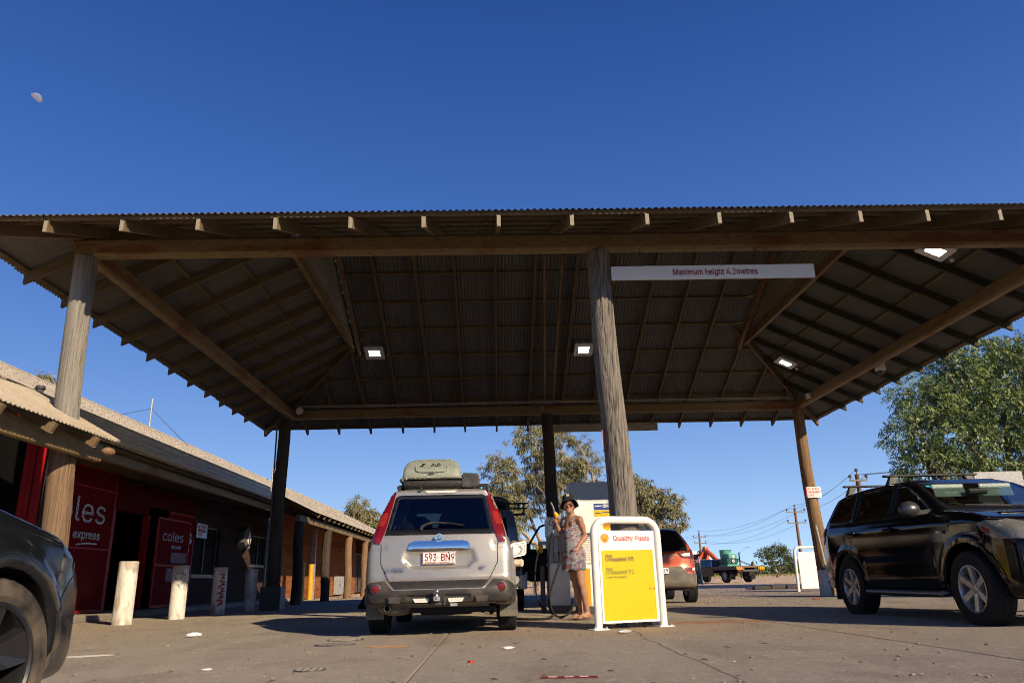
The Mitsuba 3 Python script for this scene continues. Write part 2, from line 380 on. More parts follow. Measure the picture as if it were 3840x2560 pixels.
# hips, gablet beams, ridge
for (x, sx, g) in ((XL, -1, GL), (XR, 1, GR)):
    for (y, sy, gy) in ((Y1, -1, Y1+YD), (Y2, 1, Y2-YD)):
        add('hip_rafter', bar((g, gy, ZG-0.03), (x+sx*OS, y+sy*OF, ZR-0.5*(TS*OS+TF_*OF)-0.02), 0.06, 0.19, base=True), 'rafter_paint', can)
    add('gablet_beam', bar((g+sx*0.03, Y1+YD-0.3, ZG-0.06), (g+sx*0.03, Y2-YD+0.3, ZG-0.06), 0.09, 0.24, base=True), 'beam_paint', can)
    for sy, yb in ((1, Y1), (-1, Y2)):   # barge rafters of the gablet
        a = np.array((g-sx*0.10, yb+sy*(YD-0.25), ZR+TF_*(YD-0.25)-0.04)); b = np.array((g-sx*0.10, YM, ZRIDGE-0.04))
        add('barge_rafter', bar(a, b, 0.06, 0.19, base=True), 'brace_rust', can)
add('ridge_beam', bar((GL, YM, ZRIDGE), (GR, YM, ZRIDGE), 0.08, 0.2, base=True), 'rafter_paint', can)
add('brace', bar((1.62, Y2-0.25, HB+0.35), (1.55, YM+0.2, ZRIDGE-0.05), 0.045, 0.06), 'brace_rust', can)
add('brace', bar((1.40, Y2-0.25, HB+0.35), (1.16, YM+0.2, ZRIDGE-0.05), 0.045, 0.06), 'brace_rust', can)
for (g, s) in ((GL, 1), (GR, -1)):
    add('brace', bar((g, Y2-YD-0.02, ZG), (g+s*0.55, Y2-YD-0.35, ZG+0.5), 0.04, 0.09), 'rafter_paint', can)
# purlins (between rafters and sheets)
def long_pur(d):          # d = distance up-slope in plan from the beam (negative: overhang)
    z = ZR+TF_*d+RH*1.08
    if d < 0: x0, x1 = XL-OS*min(1, -d/OF), XR+OS*min(1, -d/OF)
    elif d < YD: x0, x1 = XL+d*TF_/TS, XR-d*TF_/TS
    else: x0, x1 = GL-0.05, GR+0.05
    for sgn, yb in ((1, Y1), (-1, Y2)):
        up = (0, -sgn*TF_, 1)
        add('purlin', bar((x0, yb+sgn*d, z), (x1, yb+sgn*d, z), 0.07, 0.04, up=up, base=True), 'rafter_paint', can)
for d in (-1.16, -0.62, 0.02, 0.9, 1.8, 2.7, 3.55, 4.4, 5.1): long_pur(d)
def short_pur(d):
    z = ZR+TS*d+RH*1.08
    r = TS/TF_
    y0, y1 = (Y1+d*r, Y2-d*r) if d >= 0 else (Y1-OF*min(1, -d/OS), Y2+OF*min(1, -d/OS))
    for sgn, xb in ((1, XL), (-1, XR)):
        add('purlin', bar((xb+sgn*d, y0, z), (xb+sgn*d, y1, z), 0.07, 0.04, up=(-sgn*TS, 0, 1), base=True), 'rafter_paint', can)
for d in (-0.98, -0.3, 0.42, 1.15, 1.85): short_pur(d)
# corrugated sheets
WAVE = 0.0762
LAP = 0.05
def corr_strip(u0, u1, lo, hi, pt, rows=6, amp=0.0125, per=8, phase=0.0):
    """corrugated strip: u runs along the eave, w from lo(u) to hi(u) up the slope; pt(u, w, h) -> point"""
    n = max(2, int(round((u1-u0)/WAVE*per)))
    us = np.linspace(u0, u1, n+1); v = []
    for u in us:
        h = amp*math.cos(2*PI*(u+phase)/WAVE)
        a, b = lo(u), hi(u)
        for k in range(rows+1): v.append(pt(u, a+(b-a)*k/rows, h))
    f = []; r = rows+1
    for i in range(n):
        for k in range(rows):
            a = i*r+k
            f += [[a, a+r, a+r+1], [a, a+r+1, a+1]]
    return tmesh(v, f)
ZS = RH*1.08+0.060
EF, ES = OF+0.07, OS+0.07
SHW = WAVE*10
def long_sheets(sgn, yb):
    x0, x1 = XL-ES, XR+ES
    n = int(math.ceil((x1-x0)/SHW))
    for i in range(n):
        a, b = x0+i*SHW, min(x0+(i+1)*SHW+LAP, x1)
        if b-a < 0.05: continue
        def hi(u):
            dx = min(u-XL, XR-u)
            if dx < 0: return -EF*min(1, -dx/ES)+0.0
            d = dx*TS/TF_
            return d if d < YD else YM-Y1
        j = 0.012*math.sin(i*2.7)
        add('roof_sheet', corr_strip(a, b, lambda u: min(-EF+j, hi(u)), hi, lambda u, w, h: (u, yb+sgn*w, ZR+TF_*w+ZS+h+0.0015*(i % 2))), 'corrugated_iron', can, smooth=True)
long_sheets(1, Y1); long_sheets(-1, Y2)
def short_sheets(sgn, xb):
    y0, y1 = Y1-EF, Y2+EF
    n = int(math.ceil((y1-y0)/SHW))
    for i in range(n):
        a, b = y0+i*SHW, min(y0+(i+1)*SHW+LAP, y1)
        if b-a < 0.05: continue
        def hi(u):
            dy = min(u-Y1, Y2-u)
            if dy < 0: return -ES*min(1, -dy/EF)
            return min(dy*TF_/TS, XD)
        j = 0.01*math.sin(i*1.9)
        add('roof_sheet', corr_strip(a, b, lambda u: min(-ES+j, hi(u)), hi, lambda u, w, h: (xb+sgn*w, u, ZR+TS*w+ZS+h+0.0015*(i % 2))), 'corrugated_iron', can, smooth=True)
short_sheets(1, XL); short_sheets(-1, XR)
for (g, s) in ((GL, -1), (GR, 1)):     # upright corrugated gables
    def top(u): return ZR+TF_*min(u-Y1, Y2-u)+ZS-0.02
    zz = np.arange(ZG+0.06, ZRIDGE+ZS-0.03, 0.0125); gv, gf = [], []      # sheet with wide horizontal ribs
    for k, z in enumerate(zz):
        half = (ZRIDGE+ZS-0.02-z)/TF_; gx = g+0.030*math.cos(2*PI*z/0.125)
        gv += [(gx, YM-half, z), (gx, YM, z), (gx, YM+half, z)]
        if k: a = 3*k; gf += [[a-3, a-2, a+1], [a-3, a+1, a], [a-2, a-1, a+2], [a-2, a+2, a+1]]
    add('gablet_sheet', tmesh(gv, gf), 'gablet_iron', can, smooth=True)
# cap strips over the hips and the ridge
for (x, sx, g) in ((XL, -1, GL), (XR, 1, GR)):
    for (y, sy, gy) in ((Y1, -1, Y1+YD), (Y2, 1, Y2-YD)):
        add('hip_cap', tube([(g, gy, ZG+ZS+0.02), (x+sx*ES, y+sy*EF, ZR-0.5*(TS*ES+TF_*EF)+ZS+0.012)], 0.035, 8), 'corrugated_iron', can, smooth=40)
add('ridge_cap', tube([(GL-0.05, YM, ZRIDGE+ZS+0.01), (GR+0.05, YM, ZRIDGE+ZS+0.01)], 0.05, 8), 'corrugated_iron', can, smooth=40)
# conduits on the rear beam
add('conduit', tube([(XL+0.2, Y2-0.10, HB+0.30), (-3, Y2-0.10, HB+0.29), (0, Y2-0.10, HB+0.31), (4, Y2-0.10, HB+0.30), (XR-0.2, Y2-0.10, HB+0.30)], 0.014, 6), 'cream_trim', can, smooth=40)
add('conduit', tube([(XL+0.2, Y2-0.10, HB+0.335), (-3, Y2-0.10, HB+0.33), (0, Y2-0.10, HB+0.345), (4, Y2-0.10, HB+0.34), (XR-0.2, Y2-0.10, HB+0.335)], 0.014, 6), 'cream_trim', can, smooth=40)
add('downpipe', tube([(XL-0.30, Y2-0.17, 0.5), (XL-0.31, Y2-0.17, 4.7)], 0.022, 8), 'dark_metal', can, smooth=40)
add('downpipe', tube([(XR+0.05, Y2-0.24, 0.6), (XR-0.05, Y2-0.22, 1.7)], 0.03, 8), 'grey_metal', can, smooth=40)

# canopy floodlights
def floodlight(loc, nrm, label, s=1.0):
    t = thing('floodlight', label, 'light', 'floodlights under the canopy')
    n = np.array(nrm, float); n /= np.linalg.norm(n)
    e = np.array([1, 0, 0]) - n*n[0]; e /= np.linalg.norm(e); b = np.cross(n, e)
    A = np.eye(4); A[:3, 0], A[:3, 1], A[:3, 2], A[:3, 3] = e, b, n, loc
    fr = extr(rrect(-0.23, 0.23, -0.23, 0.23, 0.015).difference(rrect(-0.13, 0.13, -0.11, 0.11, 0.02)), 0.03)
    add('frame', xf(fr, A), 'sign_white', t)
    add('housing', xf(bx(-0.19, 0.19, -0.19, 0.19, -0.12, 0.0, 0.01), A), 'grey_metal', t)
    g = xf(bx(-0.13, 0.13, -0.11, 0.11, -0.004, 0.012), A)
    k = add('lamp_panel', g, 'lamp_glow', t)
    scene[k]['emitter'] = {'type': 'area', 'radiance': rgb(9, 9, 8.6)}
    add('sensor', xf(trimesh.creation.icosphere(2, 0.035), A @ np.array([[1, 0, 0, .33], [0, 1, 0, -.1], [0, 0, 1, 0.0], [0, 0, 0, 1.0]])), 'sign_white', t, smooth=True)
    return t
nl = (0, -TF_, -1); nr = (TS*-1.0, 0, -1)
floodlight((-2.87, 17.62, ZR+TF_*(Y2-17.62)+0.06), nl, 'left lit floodlight under the rear slope of the canopy')
floodlight((2.27, 17.62, ZR+TF_*(Y2-17.62)+0.06), nl, 'lit floodlight beside the middle log post under the rear slope')
floodlight((7.30, 17.72, ZR+TS*(XR-7.30)+0.05), nr, 'small lit floodlight low on the right slope near the rear corner')
floodlight((7.2, 10.92, ZR+TS*(XR-7.2)-0.06), nr, 'bright floodlight at the top right just behind the front beam')

# hanging height sign
hs = thing('height_sign', 'long white hanging sign reading Maximum height 4.2metres in dark red', 'sign')
add('board', bx(1.60, 4.31, 9.105, 9.14, 4.30, 4.487), 'sign_white', hs)
tm = text('Maximum height 4.2metres', 0.082, 0.003, True, wid=1.13)
add('lettering', stand(tm, (2.41, 9.104, 4.355)), 'sign_maroon', hs)
for x in (2.0, 3.55):
    ch = []
    for i in range(5):
        z = 4.50+i*0.052
        r = [(x+0.011*math.cos(a)*(i % 2), 9.12+0.011*math.cos(a)*((i+1) % 2), z+0.03*math.sin(a)) for a in np.arange(10)*2*PI/10]
        ch.append(tube(r, 0.004, 5, closed=True))
    add('chain', cat(ch), 'dark_metal', hs)
hs2 = thing('height_sign', 'bare back of a tan board hung under the rear eave', 'sign')
add('board', bx(1.70, 4.62, 20.62, 20.66, 4.46, 4.68), 'cream_trim', hs2)
for x in (2.1, 4.2): add('hanger', tube([(x, 20.64, 4.67), (x, 20.64, 4.83)], 0.008, 5), 'dark_metal', hs2)

# cameras and small fittings on the right beam
def dome_cam(x, y, z, s, label):
    t = thing('security_camera', label, 'camera', 'security cameras on the canopy beams')
    add('body', xf(lathe([(0.001, 0.16), (0.07, 0.16), (0.078, 0.10), (0.08, 0.0), (0.066, -0.012), (0.001, -0.012)], 24), M4((x, y, z), 0, s)), 'sign_white', t, smooth=40)
    d = trimesh.creation.icosphere(3, 0.064*s); d.apply_translation((x, y, z-0.01*s))
    add('dome', d, 'dark_glass', t, smooth=True)
mat('dark_glass', (0.012, 0.013, 0.015), 0.03, spec=0.6, coat=1.0)
dome_cam(XR+0.17, 15.45, HB-0.06, 1.35, 'large white dome camera under the right beam')
dome_cam(XR+0.17, 14.75, HB+0.09, 0.8, 'smaller white dome camera just in front of the large one')
dome_cam(XR-0.14, 18.55, HB+0.05, 0.8, 'white dome camera near the rear end of the right beam')
t = thing('security_camera', 'small bullet camera on the middle rear post', 'camera', 'security cameras on the canopy beams')
add('body', tube([(1.30, 19.3, 4.86), (1.30, 19.52, 4.90)], 0.05, 12), 'grey_metal', t, smooth=40)
add('lens', tube([(1.30, 19.285, 4.857), (1.30, 19.30, 4.86)], 0.04, 12), 'dark_glass', t, smooth=40)
add('bracket', bar((1.30, 19.50, 4.92), (1.36, 19.64, 4.98), 0.03, 0.03), 'grey_metal', t)
t = thing('wall_spotlight', 'small white spotlight in the left rear corner under the beam', 'light')
add('head', xf(lathe([(0.001, 0), (0.05, 0), (0.09, 0.12), (0.095, 0.14), (0.001, 0.135)], 20, 'y'), M4((XL+0.35, 19.25, 4.86), PI)), 'sign_white', t, smooth=40)
add('arm', tube([(XL+0.35, 19.25, 4.86), (XL+0.30, 19.5, 4.9), (XL+0.3, 19.58, 4.95)], 0.015, 6), 'sign_white', t)
mat('notice_red', (0.13, 0.008, 0.02), 0.6)
# notices on the posts
t = thing('emergency_notice', 'white and red ALL FUELS EMERGENCY STOP notice on the rear right post', 'sign')
add('plate', bx(8.08, 8.47, 19.46, 19.475, 2.40, 2.68), 'sign_white', t)
add('red_edge', bx(8.08, 8.105, 19.454, 19.459, 2.40, 2.68), 'sign_red', t)
for i, s in enumerate(('ALL FUELS', 'EMERGENCY', 'STOP.')):
    add('lettering', stand(text(s, 0.055, 0.003, True, wid=(0.3, 0.33, 0.17)[i]), (8.12, 19.459, 2.60-0.085*i)), 'sign_red', t)
t = thing('post_notice', 'narrow red notice fixed to the left side of the middle log post', 'sign')
add('plate', xf(bx(-0.10, 0.10, -0.006, 0.006, -0.125, 0.125), M4((1.405, 9.44, 2.23), math.radians(82)) ), 'notice_red', t)
add('white_panel', xf(bx(-0.02, 0.03, 0.007, 0.010, -0.02, 0.10), M4((1.405, 9.44, 2.23), math.radians(82)) ), 'sign_white', t)
add('border', xf(extr(sbox(-0.10, -0.125, 0.10, 0.125).difference(sbox(-0.092, -0.117, 0.092, 0.117)), 0.003), M4((1.405, 9.44, 2.23), math.radians(82)) @ np.array([[1, 0, 0, 0], [0, 0, -1, 0.011], [0, 1, 0, 0], [0, 0, 0, 1.0]])), 'sign_white', t)
# ============================================================ roadhouse store on the left
store = thing('roadhouse_store', 'long low store with cream corrugated roof and shaded verandah left of the canopy', 'building')
def _earth(col, seed):
    def fn(p, n, uv):
        lay = fbm(p.x*1.2+seed, p.y*1.2, p.z*16, 3); g = fbm(p.x*14, p.y*14, p.z*18+seed, 3); l2 = fbm(p.y*0.6+seed, p.z*3.5, p.x, 3)
        c = c3(*col)*(0.45+0.6*lay+0.5*g)
        return mix(c, c3(col[0]*0.45, col[1]*0.5, col[2]*0.55), smoothstep(0.5, 0.7, l2)*0.6)
    return fn
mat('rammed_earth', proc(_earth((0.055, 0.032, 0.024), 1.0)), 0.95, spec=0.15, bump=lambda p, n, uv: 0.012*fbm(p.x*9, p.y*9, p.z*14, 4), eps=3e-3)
mat('orange_earth', proc(_earth((0.20, 0.075, 0.030), 4.0)), 0.95, spec=0.15, bump=lambda p, n, uv: 0.012*fbm(p.x*9, p.y*9, p.z*14, 4), eps=3e-3)
def _lattice(line, gap, seed=0.0):
    def fn(p, n, uv):
        y, z = p.y/0.050, p.z/0.085
        a = dr.abs((y+z)-dr.floor(y+z)-0.5); b = dr.abs((y-z)-dr.floor(y-z)-0.5)
        w = smoothstep(0.25, 0.36, dr.maximum(a, b))
        d = smoothstep(0.45, 0.75, fbm(p.y*1.5, p.z*1.5, 3.0+seed, 3))*smoothstep(1.6, 0.2, p.z)
        c = mix(c3(*gap), c3(*line), w)
        return mix(c, c3(0.25, 0.14, 0.10), d*0.2)
    return fn
mat('red_mesh', proc(_lattice((0.27, 0.007, 0.010), (0.018, 0.002, 0.003))), 0.8, spec=0.06, bump=lambda p, n, uv: 0.006*dr.abs(((p.y/0.05+p.z/0.085)-dr.floor(p.y/0.05+p.z/0.085))-0.5), eps=2e-3)
mat('white_mesh', proc(_lattice((0.62, 0.62, 0.62), (0.08, 0.025, 0.03))), 0.5)
mat('red_frame', proc(lambda p, n, uv: c3(0.36, 0.009, 0.013)*(0.75+0.5*fbm(p.x*6, p.y*6, p.z*3, 3))), 0.45, spec=0.2)
mat('dark_red_panel', (0.10, 0.006, 0.008), 0.8, spec=0.08)
mat('dark_room', (0.035, 0.032, 0.03), 0.9)
mat('window_glass', (0.006, 0.0065, 0.007), 0.6, spec=0.04)
mat('alu_frame', (0.12, 0.125, 0.135), 0.4, metal=0.5)
mat('soffit', (0.10, 0.075, 0.04), 0.8)
WX = -10.8
YA, YB = 5.0, 62.0
def near(f=0.8): return np.array([[f, 0, 0, 0], [0, f, 0, 0], [0, 0, f, CAMZ*(1-f)], [0, 0, 0, 1.0]])
PRE[0] = near()
# front wall in pieces around the openings: courses of rammed earth
def wall_run(x, y0, y1, z0, z1, m, th=0.35, step=0.34, par=store):
    k = add('wall', bx(x-th, x-0.012, y0, y1, z0, z1), m, par)
    z, i = z0, 0
    while z < z1-0.02:
        zt = min(z+step, z1)
        add('course', bx(x-0.02, x+0.006*math.sin(i*2.3+y0), y0+0.001, y1-0.001, z+0.006, zt-0.006, 0.004), m, k)
        z = zt; i += 1
    return k
wall_run(WX, 10.5, 19.4, 0, 3.6, 'rammed_earth')
add('door_head', bx(WX-0.3, WX+0.02, 21.76, 24.14, 2.75, 3.7), 'dark_red_panel', store)
add('door_head', bx(WX-0.3, WX+0.015, 24.15, 27.9, 3.02, 3.7), 'dark_red_panel', store)
wall_run(WX, 27.9, 30.6, 0, 0.97, 'rammed_earth'); wall_run(WX, 27.9, 30.6, 2.75, 3.6, 'rammed_earth')
wall_run(WX, 30.6, 34.6, 0, 3.6, 'rammed_earth')
wall_run(WX, 34.6, 38.2, 0, 1.45, 'rammed_earth'); wall_run(WX, 34.6, 38.2, 2.75, 3.6, 'rammed_earth')
wall_run(WX, 38.2, 41.0, 0, 3.6, 'rammed_earth')
PRE[0] = None
wall_run(-8.3, 30.3, 46.6, 0, 3.3, 'orange_earth'); wall_run(-8.3, 49.0, 55.0, 0, 3.3, 'orange_earth')
add('wall', bx(-18.2, -18.0, YA, YB, 0, 2.7), 'rammed_earth', store); add('wall', bx(-18.0, WX-0.36, YA, YA+0.3, 0, 3.0), 'rammed_earth', store)
add('wall', bx(-18.0, -7.5, YB-0.6, YB-0.3, 0, 3.5), 'rammed_earth', store)
add('ceiling', bx(-17.9, -8.6, YA+0.4, YB-0.7, 2.99, 3.03), 'dark_room', store)
add('floor', bx(-17.9, -8.8, YA+0.4, YB-0.7, 0.115, 0.12), 'dark_room', store)
add('partition', bx(-12.2, -12.0, YA+0.4, YB-0.7, 0.125, 2.95), 'dark_room', store)
PRE[0] = near()
def window(y0, y1, z0, z1, nm):
    w = add('window', bx(WX-0.14, WX-0.125, y0+0.04, y1-0.04, z0+0.04, z1-0.04), 'window_glass', store)
    f = sbox(y0, z0, y1, z1).difference(sbox(y0+0.06, z0+0.06, y1-0.06, z1-0.06))
    add('frame', stand(extr(f, 0.06), (WX-0.15, 0, 0), (0, 1, 0), (0, 0, 1)), 'alu_frame', w)
    for i in range(1, nm):
        y = y0+(y1-y0)*i/nm
        add('mullion', bx(WX-0.12, WX-0.08, y-0.025, y+0.025, z0+0.07, z1-0.07), 'alu_frame', w)
    add('sill', bx(WX-0.1, WX+0.06, y0-0.05, y1+0.05, z0-0.07, z0-0.003), 'alu_frame', w)
window(27.95, 30.55, 0.97, 2.75, 2); window(34.65, 38.15, 1.45, 2.75, 3)
# red security screens with lettering
def wm(s, h, y, z, wid, bold=True, x=WX+0.11): return stand(text(s, h, 0.006, bold, wid=wid), (x, y, z), (0, 1, 0), (0, 0, 1))
def screen(y0, y1, z1, x=WX+0.06):
    k = add('security_screen', bx(x, x+0.035, y0+0.05, y1-0.05, 0.05, z1-0.05), 'red_mesh', store)
    f = sbox(y0, 0.02, y1, z1).difference(sbox(y0+0.055, 0.08, y1-0.055, z1-0.06))
    add('frame', stand(extr(f, 0.06), (x-0.01, 0, 0), (0, 1, 0), (0, 0, 1)), 'red_frame', k)
    return k
s1 = screen(18.1, 21.75, 3.72)
add('rail', bx(WX+0.098, WX+0.11, 18.2, 21.7, 3.16, 3.20), 'red_frame', s1)
add('rail', bx(WX+0.098, WX+0.11, 18.2, 21.7, 1.60, 1.64), 'red_frame', s1)
add('lettering', wm('coles', 0.62, 18.25, 2.28, 2.95, False), 'white_mesh', s1)
add('lettering', wm('express', 0.21, 19.75, 1.86, 1.35), 'white_mesh', s1)
add('lettering', stand(extr(LineString([(20.0, 1.70), (20.5, 1.75), (21.0, 1.75)]).buffer(0.022), 0.006), (WX+0.11, 0, 0), (0, 1, 0), (0, 0, 1)), 'white_mesh', s1)
s3 = screen(25.6, 27.8, 3.0, WX+0.02)
add('lettering', wm('s', 0.45, 27.22, 2.05, 0.36, True, WX+0.06), 'white_mesh', s3)
add('lettering', wm('ss', 0.16, 27.15, 1.78, 0.32, True, WX+0.06), 'white_mesh', s3)
s2 = screen(24.2, 26.75, 2.72, WX+0.28)
for z in (1.24,): add('rail', bx(WX+0.32, WX+0.335, 24.25, 26.7, z, z+0.05), 'red_frame', s2)
add('lettering', wm('coles', 0.30, 24.55, 2.02, 1.62, False, WX+0.325), 'white_mesh', s2)
add('lettering', wm('express', 0.12, 25.3, 1.80, 0.78, True, WX+0.325), 'white_mesh', s2)
for (ya, yb, za, zb) in ((25.35, 26.6, 1.35, 1.68), (25.1, 26.05, 0.78, 1.18)):
    add('notice', bx(WX+0.326, WX+0.332, ya, yb, za, zb), 'pink_panel', s2)
add('door_frame', bx(WX-0.1, WX+0.08, 21.78, 21.92, 0.02, 2.74), 'red_frame', store); add('door_frame', bx(WX-0.1, WX+0.08, 24.0, 24.14, 0.02, 2.74), 'red_frame', store)
t = thing('fluorescent_light', 'faint ceiling light glimpsed through the dark store doorway', 'light')
add('tube', bx(-13.3, -12.2, 24.3, 24.4, 3.52, 3.56), 'lamp_glow', t); scene[t+'__tube']['emitter'] = {'type': 'area', 'radiance': rgb(0.5, 0.5, 0.48)}
t = thing('emergency_notice', 'small red and white fuel emergency notice on the store wall by the window', 'sign')
add('plate', bx(WX+0.15, WX+0.165, 27.75, 28.75, 2.28, 2.78), 'sign_white', t)
for i, s in enumerate(('ALL FUELS', 'EMERGENCY', 'STOP')):
    add('lettering', wm(s, 0.11, 27.82, 2.62-0.14*i, (0.8, 0.85, 0.45)[i], True, WX+0.166), 'sign_red', t)
t = thing('wall_box', 'pale boxed sign with diamond shaped side hung on the dark store wall', 'sign')
dia = Polygon([(32.6, 2.35), (33.1, 2.02), (33.55, 2.45), (33.55, 2.72), (33.1, 3.0), (32.6, 2.75)])
add('panel', stand(extr(dia, 0.28), (WX+0.02, 0, 0), (0, 1, 0), (0, 0, 1)), 'bumper_grey', t)
add('face', stand(extr(Polygon([(33.05, 2.4), (33.3, 2.1), (33.5, 2.5), (33.25, 2.85)]), 0.02), (WX+0.302, 0, 0), (0, 1, 0), (0, 0, 1)), 'sign_white', t)
PRE[0] = None
struct('verandah_floor', bx(-18.0, -7.75, 11.6, 30.28, 0.0, 0.113, 0.01), 'concrete', 'slightly raised concrete floor of the store verandah')
# roof: front slope, rear slope
EX, EZ, RX, RZ = -7.0, 3.42, -12.25, 6.02
RT = (RZ-EZ)/(EX-RX)
W2 = 0.0762*20
def roof_pt(u, w, h): return (EX-w, u, EZ+RT*w+h)
y = YA; i = 0
while y < YB-0.1:
    y2 = min(y+W2, YB); low = 0.0 if y2 < 25.2 else -1.27
    add('roof_sheet', corr_strip(y, y2, lambda u: low, lambda u: EX-RX, roof_pt, rows=3, per=6, amp=0.009), 'roof_cream', store, smooth=True)
    y = y2; i += 1
add('roof_back', tmesh([(RX, YA, RZ-.01), (RX, YB, RZ-.01), (-18.6, YB, EZ-.6), (-18.6, YA, EZ-.6)], [[0, 1, 2], [0, 2, 3]]), 'corrugated_cream', store)
add('ridge_cap', tube([(RX, YA, RZ), (RX, YB, RZ)], 0.06, 8), 'corrugated_cream', store, smooth=40)
for yy in (YA+0.05, YB-0.35): add('gable_end', tmesh([(EX-0.3, yy, EZ), (RX, yy, RZ-.05), (-18.5, yy, EZ-0.6), (-18.5, yy, 2.8), (EX-0.3, yy, 3.0)], [[0, 1, 2], [0, 2, 3], [0, 3, 4]]), 'corrugated_cream', store)
fast = []
rng = random.Random(5)
for yy in np.arange(9, 60, 0.38):
    for w in (0.25, 1.05, 1.95, 2.85, 3.75, 4.65, 5.6):
        x, y_, z = roof_pt(yy+rng.uniform(-.02, .02), w, 0.012); fast.append(bx(x-0.009, x+0.009, y_-0.009, y_+0.009, z, z+0.008))
add('roof_screws', cat(fast), 'dark_metal', store, kind='stuff')
# gutter with ribs, soffit, beam
gut = [(0, 0), (0.13, 0), (0.16, 0.05), (0.15, 0.11), (0.165, 0.115), (0.155, 0.20), (0.17, 0.205), (0.165, 0.30), (0.185, 0.31), (0.185, 0.335), (0.15, 0.335), (0.145, 0.29), (0, 0.29)]
add('gutter', prism((EX-0.03, 9.7, 3.12), (EX-0.03, 25.0, 3.12), [(a, b) for a, b in gut]), 'cream_trim', store)
add('downpipe', tube([(EX+0.06, 24.8, 3.15), (EX+0.05, 24.85, 2.9), (EX-0.25, 24.9, 2.6), (EX-0.3, 24.9, 0.1)], 0.045, 8), 'cream_trim', store, smooth=40)
add('soffit', bx(-8.62, EX-0.05, 9.7, 25.0, 3.07, 3.10), 'soffit', store)
add('verandah_beam', bar((-7.30, 9.7, 2.88), (-7.30, 25.0, 2.88), 0.12, 0.18, base=True, c=0.01), 'beam_paint', store)
# far verandah: posts, beam, rafter tails
for i, yy in enumerate((24.2, 28.3, 32.5, 36.6, 40.7, 44.8)):
    add('verandah_post', log((-6.1, yy, 0), (-6.1, yy, 2.46), 0.155 if i < 4 else 0.13, 0.145, 20+i, 0.02, n=28, m=16), ('dark_log', 'dark_log', 'brown_post', 'brown_post', 'brown_post', 'brown_post')[i], store, smooth=60)
add('verandah_beam', bar((-6.1, 23.9, 2.46), (-6.1, 56.0, 2.46), 0.13, 0.20, base=True, c=0.012), 'rafter_paint', store)
for yy in np.arange(25.45, 60, 0.85):
    w0, w1 = -1.20, 0.9
    p = roof_pt(yy, w1, -0.16); q = roof_pt(yy, w0, -0.16)
    add('rafter', bar(p, q, 0.05, 0.13, base=True), 'rafter_paint', store)
add('inner_post', bx(-7.75, -7.59, 33.0, 33.16, 0, 2.8), 'grey_metal', store)
# steel gate at the far end
gt = thing('steel_gate', 'dark barred steel gate under the far end of the verandah', 'gate')
add('frame', stand(extr(sbox(46.65, 0.08, 48.95, 2.3).difference(sbox(46.72, 0.15, 48.88, 2.23)), 0.05), (-8.35, 0, 0), (0, 1, 0), (0, 0, 1)), 'dark_metal', gt)
for yy in np.arange(46.85, 48.85, 0.16): add('bar', tube([(-8.32, yy, 0.12), (-8.32, yy, 2.25)], 0.012, 6), 'dark_metal', gt)
t = thing('meter_box', 'dented grey metal cabinet low on the orange wall', 'cabinet')
add('body', bx(-8.28, -8.02, 40.4, 41.9, 0.05, 0.95, 0.015), 'grey_metal', t); add('door', bx(-8.015, -8.0, 40.5, 41.8, 0.12, 0.88, 0.004), 'grey_metal', t); add('handle', bx(-7.998, -7.975, 40.58, 40.64, 0.45, 0.57), 'dark_metal', t)
# mast with guys, roof vent
t = thing('antenna_mast', 'thin grey mast held by guy wires on the store roof', 'mast')
bz = RZ+0.03; my = 26.6
add('pole', tube([(RX, my, bz-0.1), (RX, my, bz+1.05)], 0.033, 8), 'grey_metal', t, smooth=40)
add('collar', tube([(RX, my, bz+0.68), (RX, my, bz+0.72)], 0.06, 8), 'steel', t)
for (dx, dy) in ((-0.1, -2.2), (0.0, 3.2), (1.3, 0.3)):
    add('guy_wire', tube([(RX, my, bz+0.68), (RX+dx, my+dy, bz-abs(dx)*RT+0.02)], 0.009, 5), 'dark_metal', t)
t = thing('roof_vent', 'short white vent pipe on the far part of the store roof', 'vent')
add('pipe', tube([(-11.7, 40.3, 5.65), (-11.7, 40.3, 6.5)], 0.09, 10), 'sign_white', t, smooth=40); add('cap', lathe([(0.001, .06), (0.13, 0.03), (0.14, 0.0), (0.001, 0.0)], 14).apply_translation((-11.7, 40.3, 6.51)), 'sign_white', t)
t = thing('roof_whirlybird', 'dark squat roof ventilator on the near end of the store roof', 'vent')
add('neck', tube([(-7.85, 12.8, 3.8), (-7.85, 12.8, 3.92)], 0.06, 10), 'dark_metal', t); add('cowl', lathe([(0.001, 0.1), (0.1, 0.08), (0.13, 0.0), (0.001, 0.0)], 14).apply_scale(0.7).apply_translation((-7.85, 12.8, 3.92)), 'dark_metal', t, smooth=40)

# porch with its own corrugated roof round the canopy post
P0Y, P1Y = 4.2, 9.42
PEX, PEZ = -4.70, 2.33
def porch_z(w): return PEZ+0.57*min(w, 1.2)+0.34*max(w-1.2, 0)
def porch_pt(u, w, h): return (PEX-w, u, porch_z(w)+h)
y = P0Y
while y < P1Y-0.05:
    y2 = min(y+0.762, P1Y)
    add('porch_sheet', corr_strip(y, y2, lambda u: 0.0, lambda u: 3.6, porch_pt, rows=12, per=8, amp=0.010), 'corrugated_cream', store, smooth=True)
    y = y2
fl = [np.array(porch_pt(P1Y+0.01, w, 0.02)) for w in np.linspace(0, 3.6, 13)]
add('barge_flashing', cat([bar(a, b, 0.07, 0.03) for a, b in zip(fl[:-1], fl[1:])]), 'cream_trim', store)
add('porch_beam', bar((-5.02, P0Y, 2.12), (-5.02, 9.60, 2.12), 0.10, 0.22, base=True, c=0.012), 'beam_paint', store)
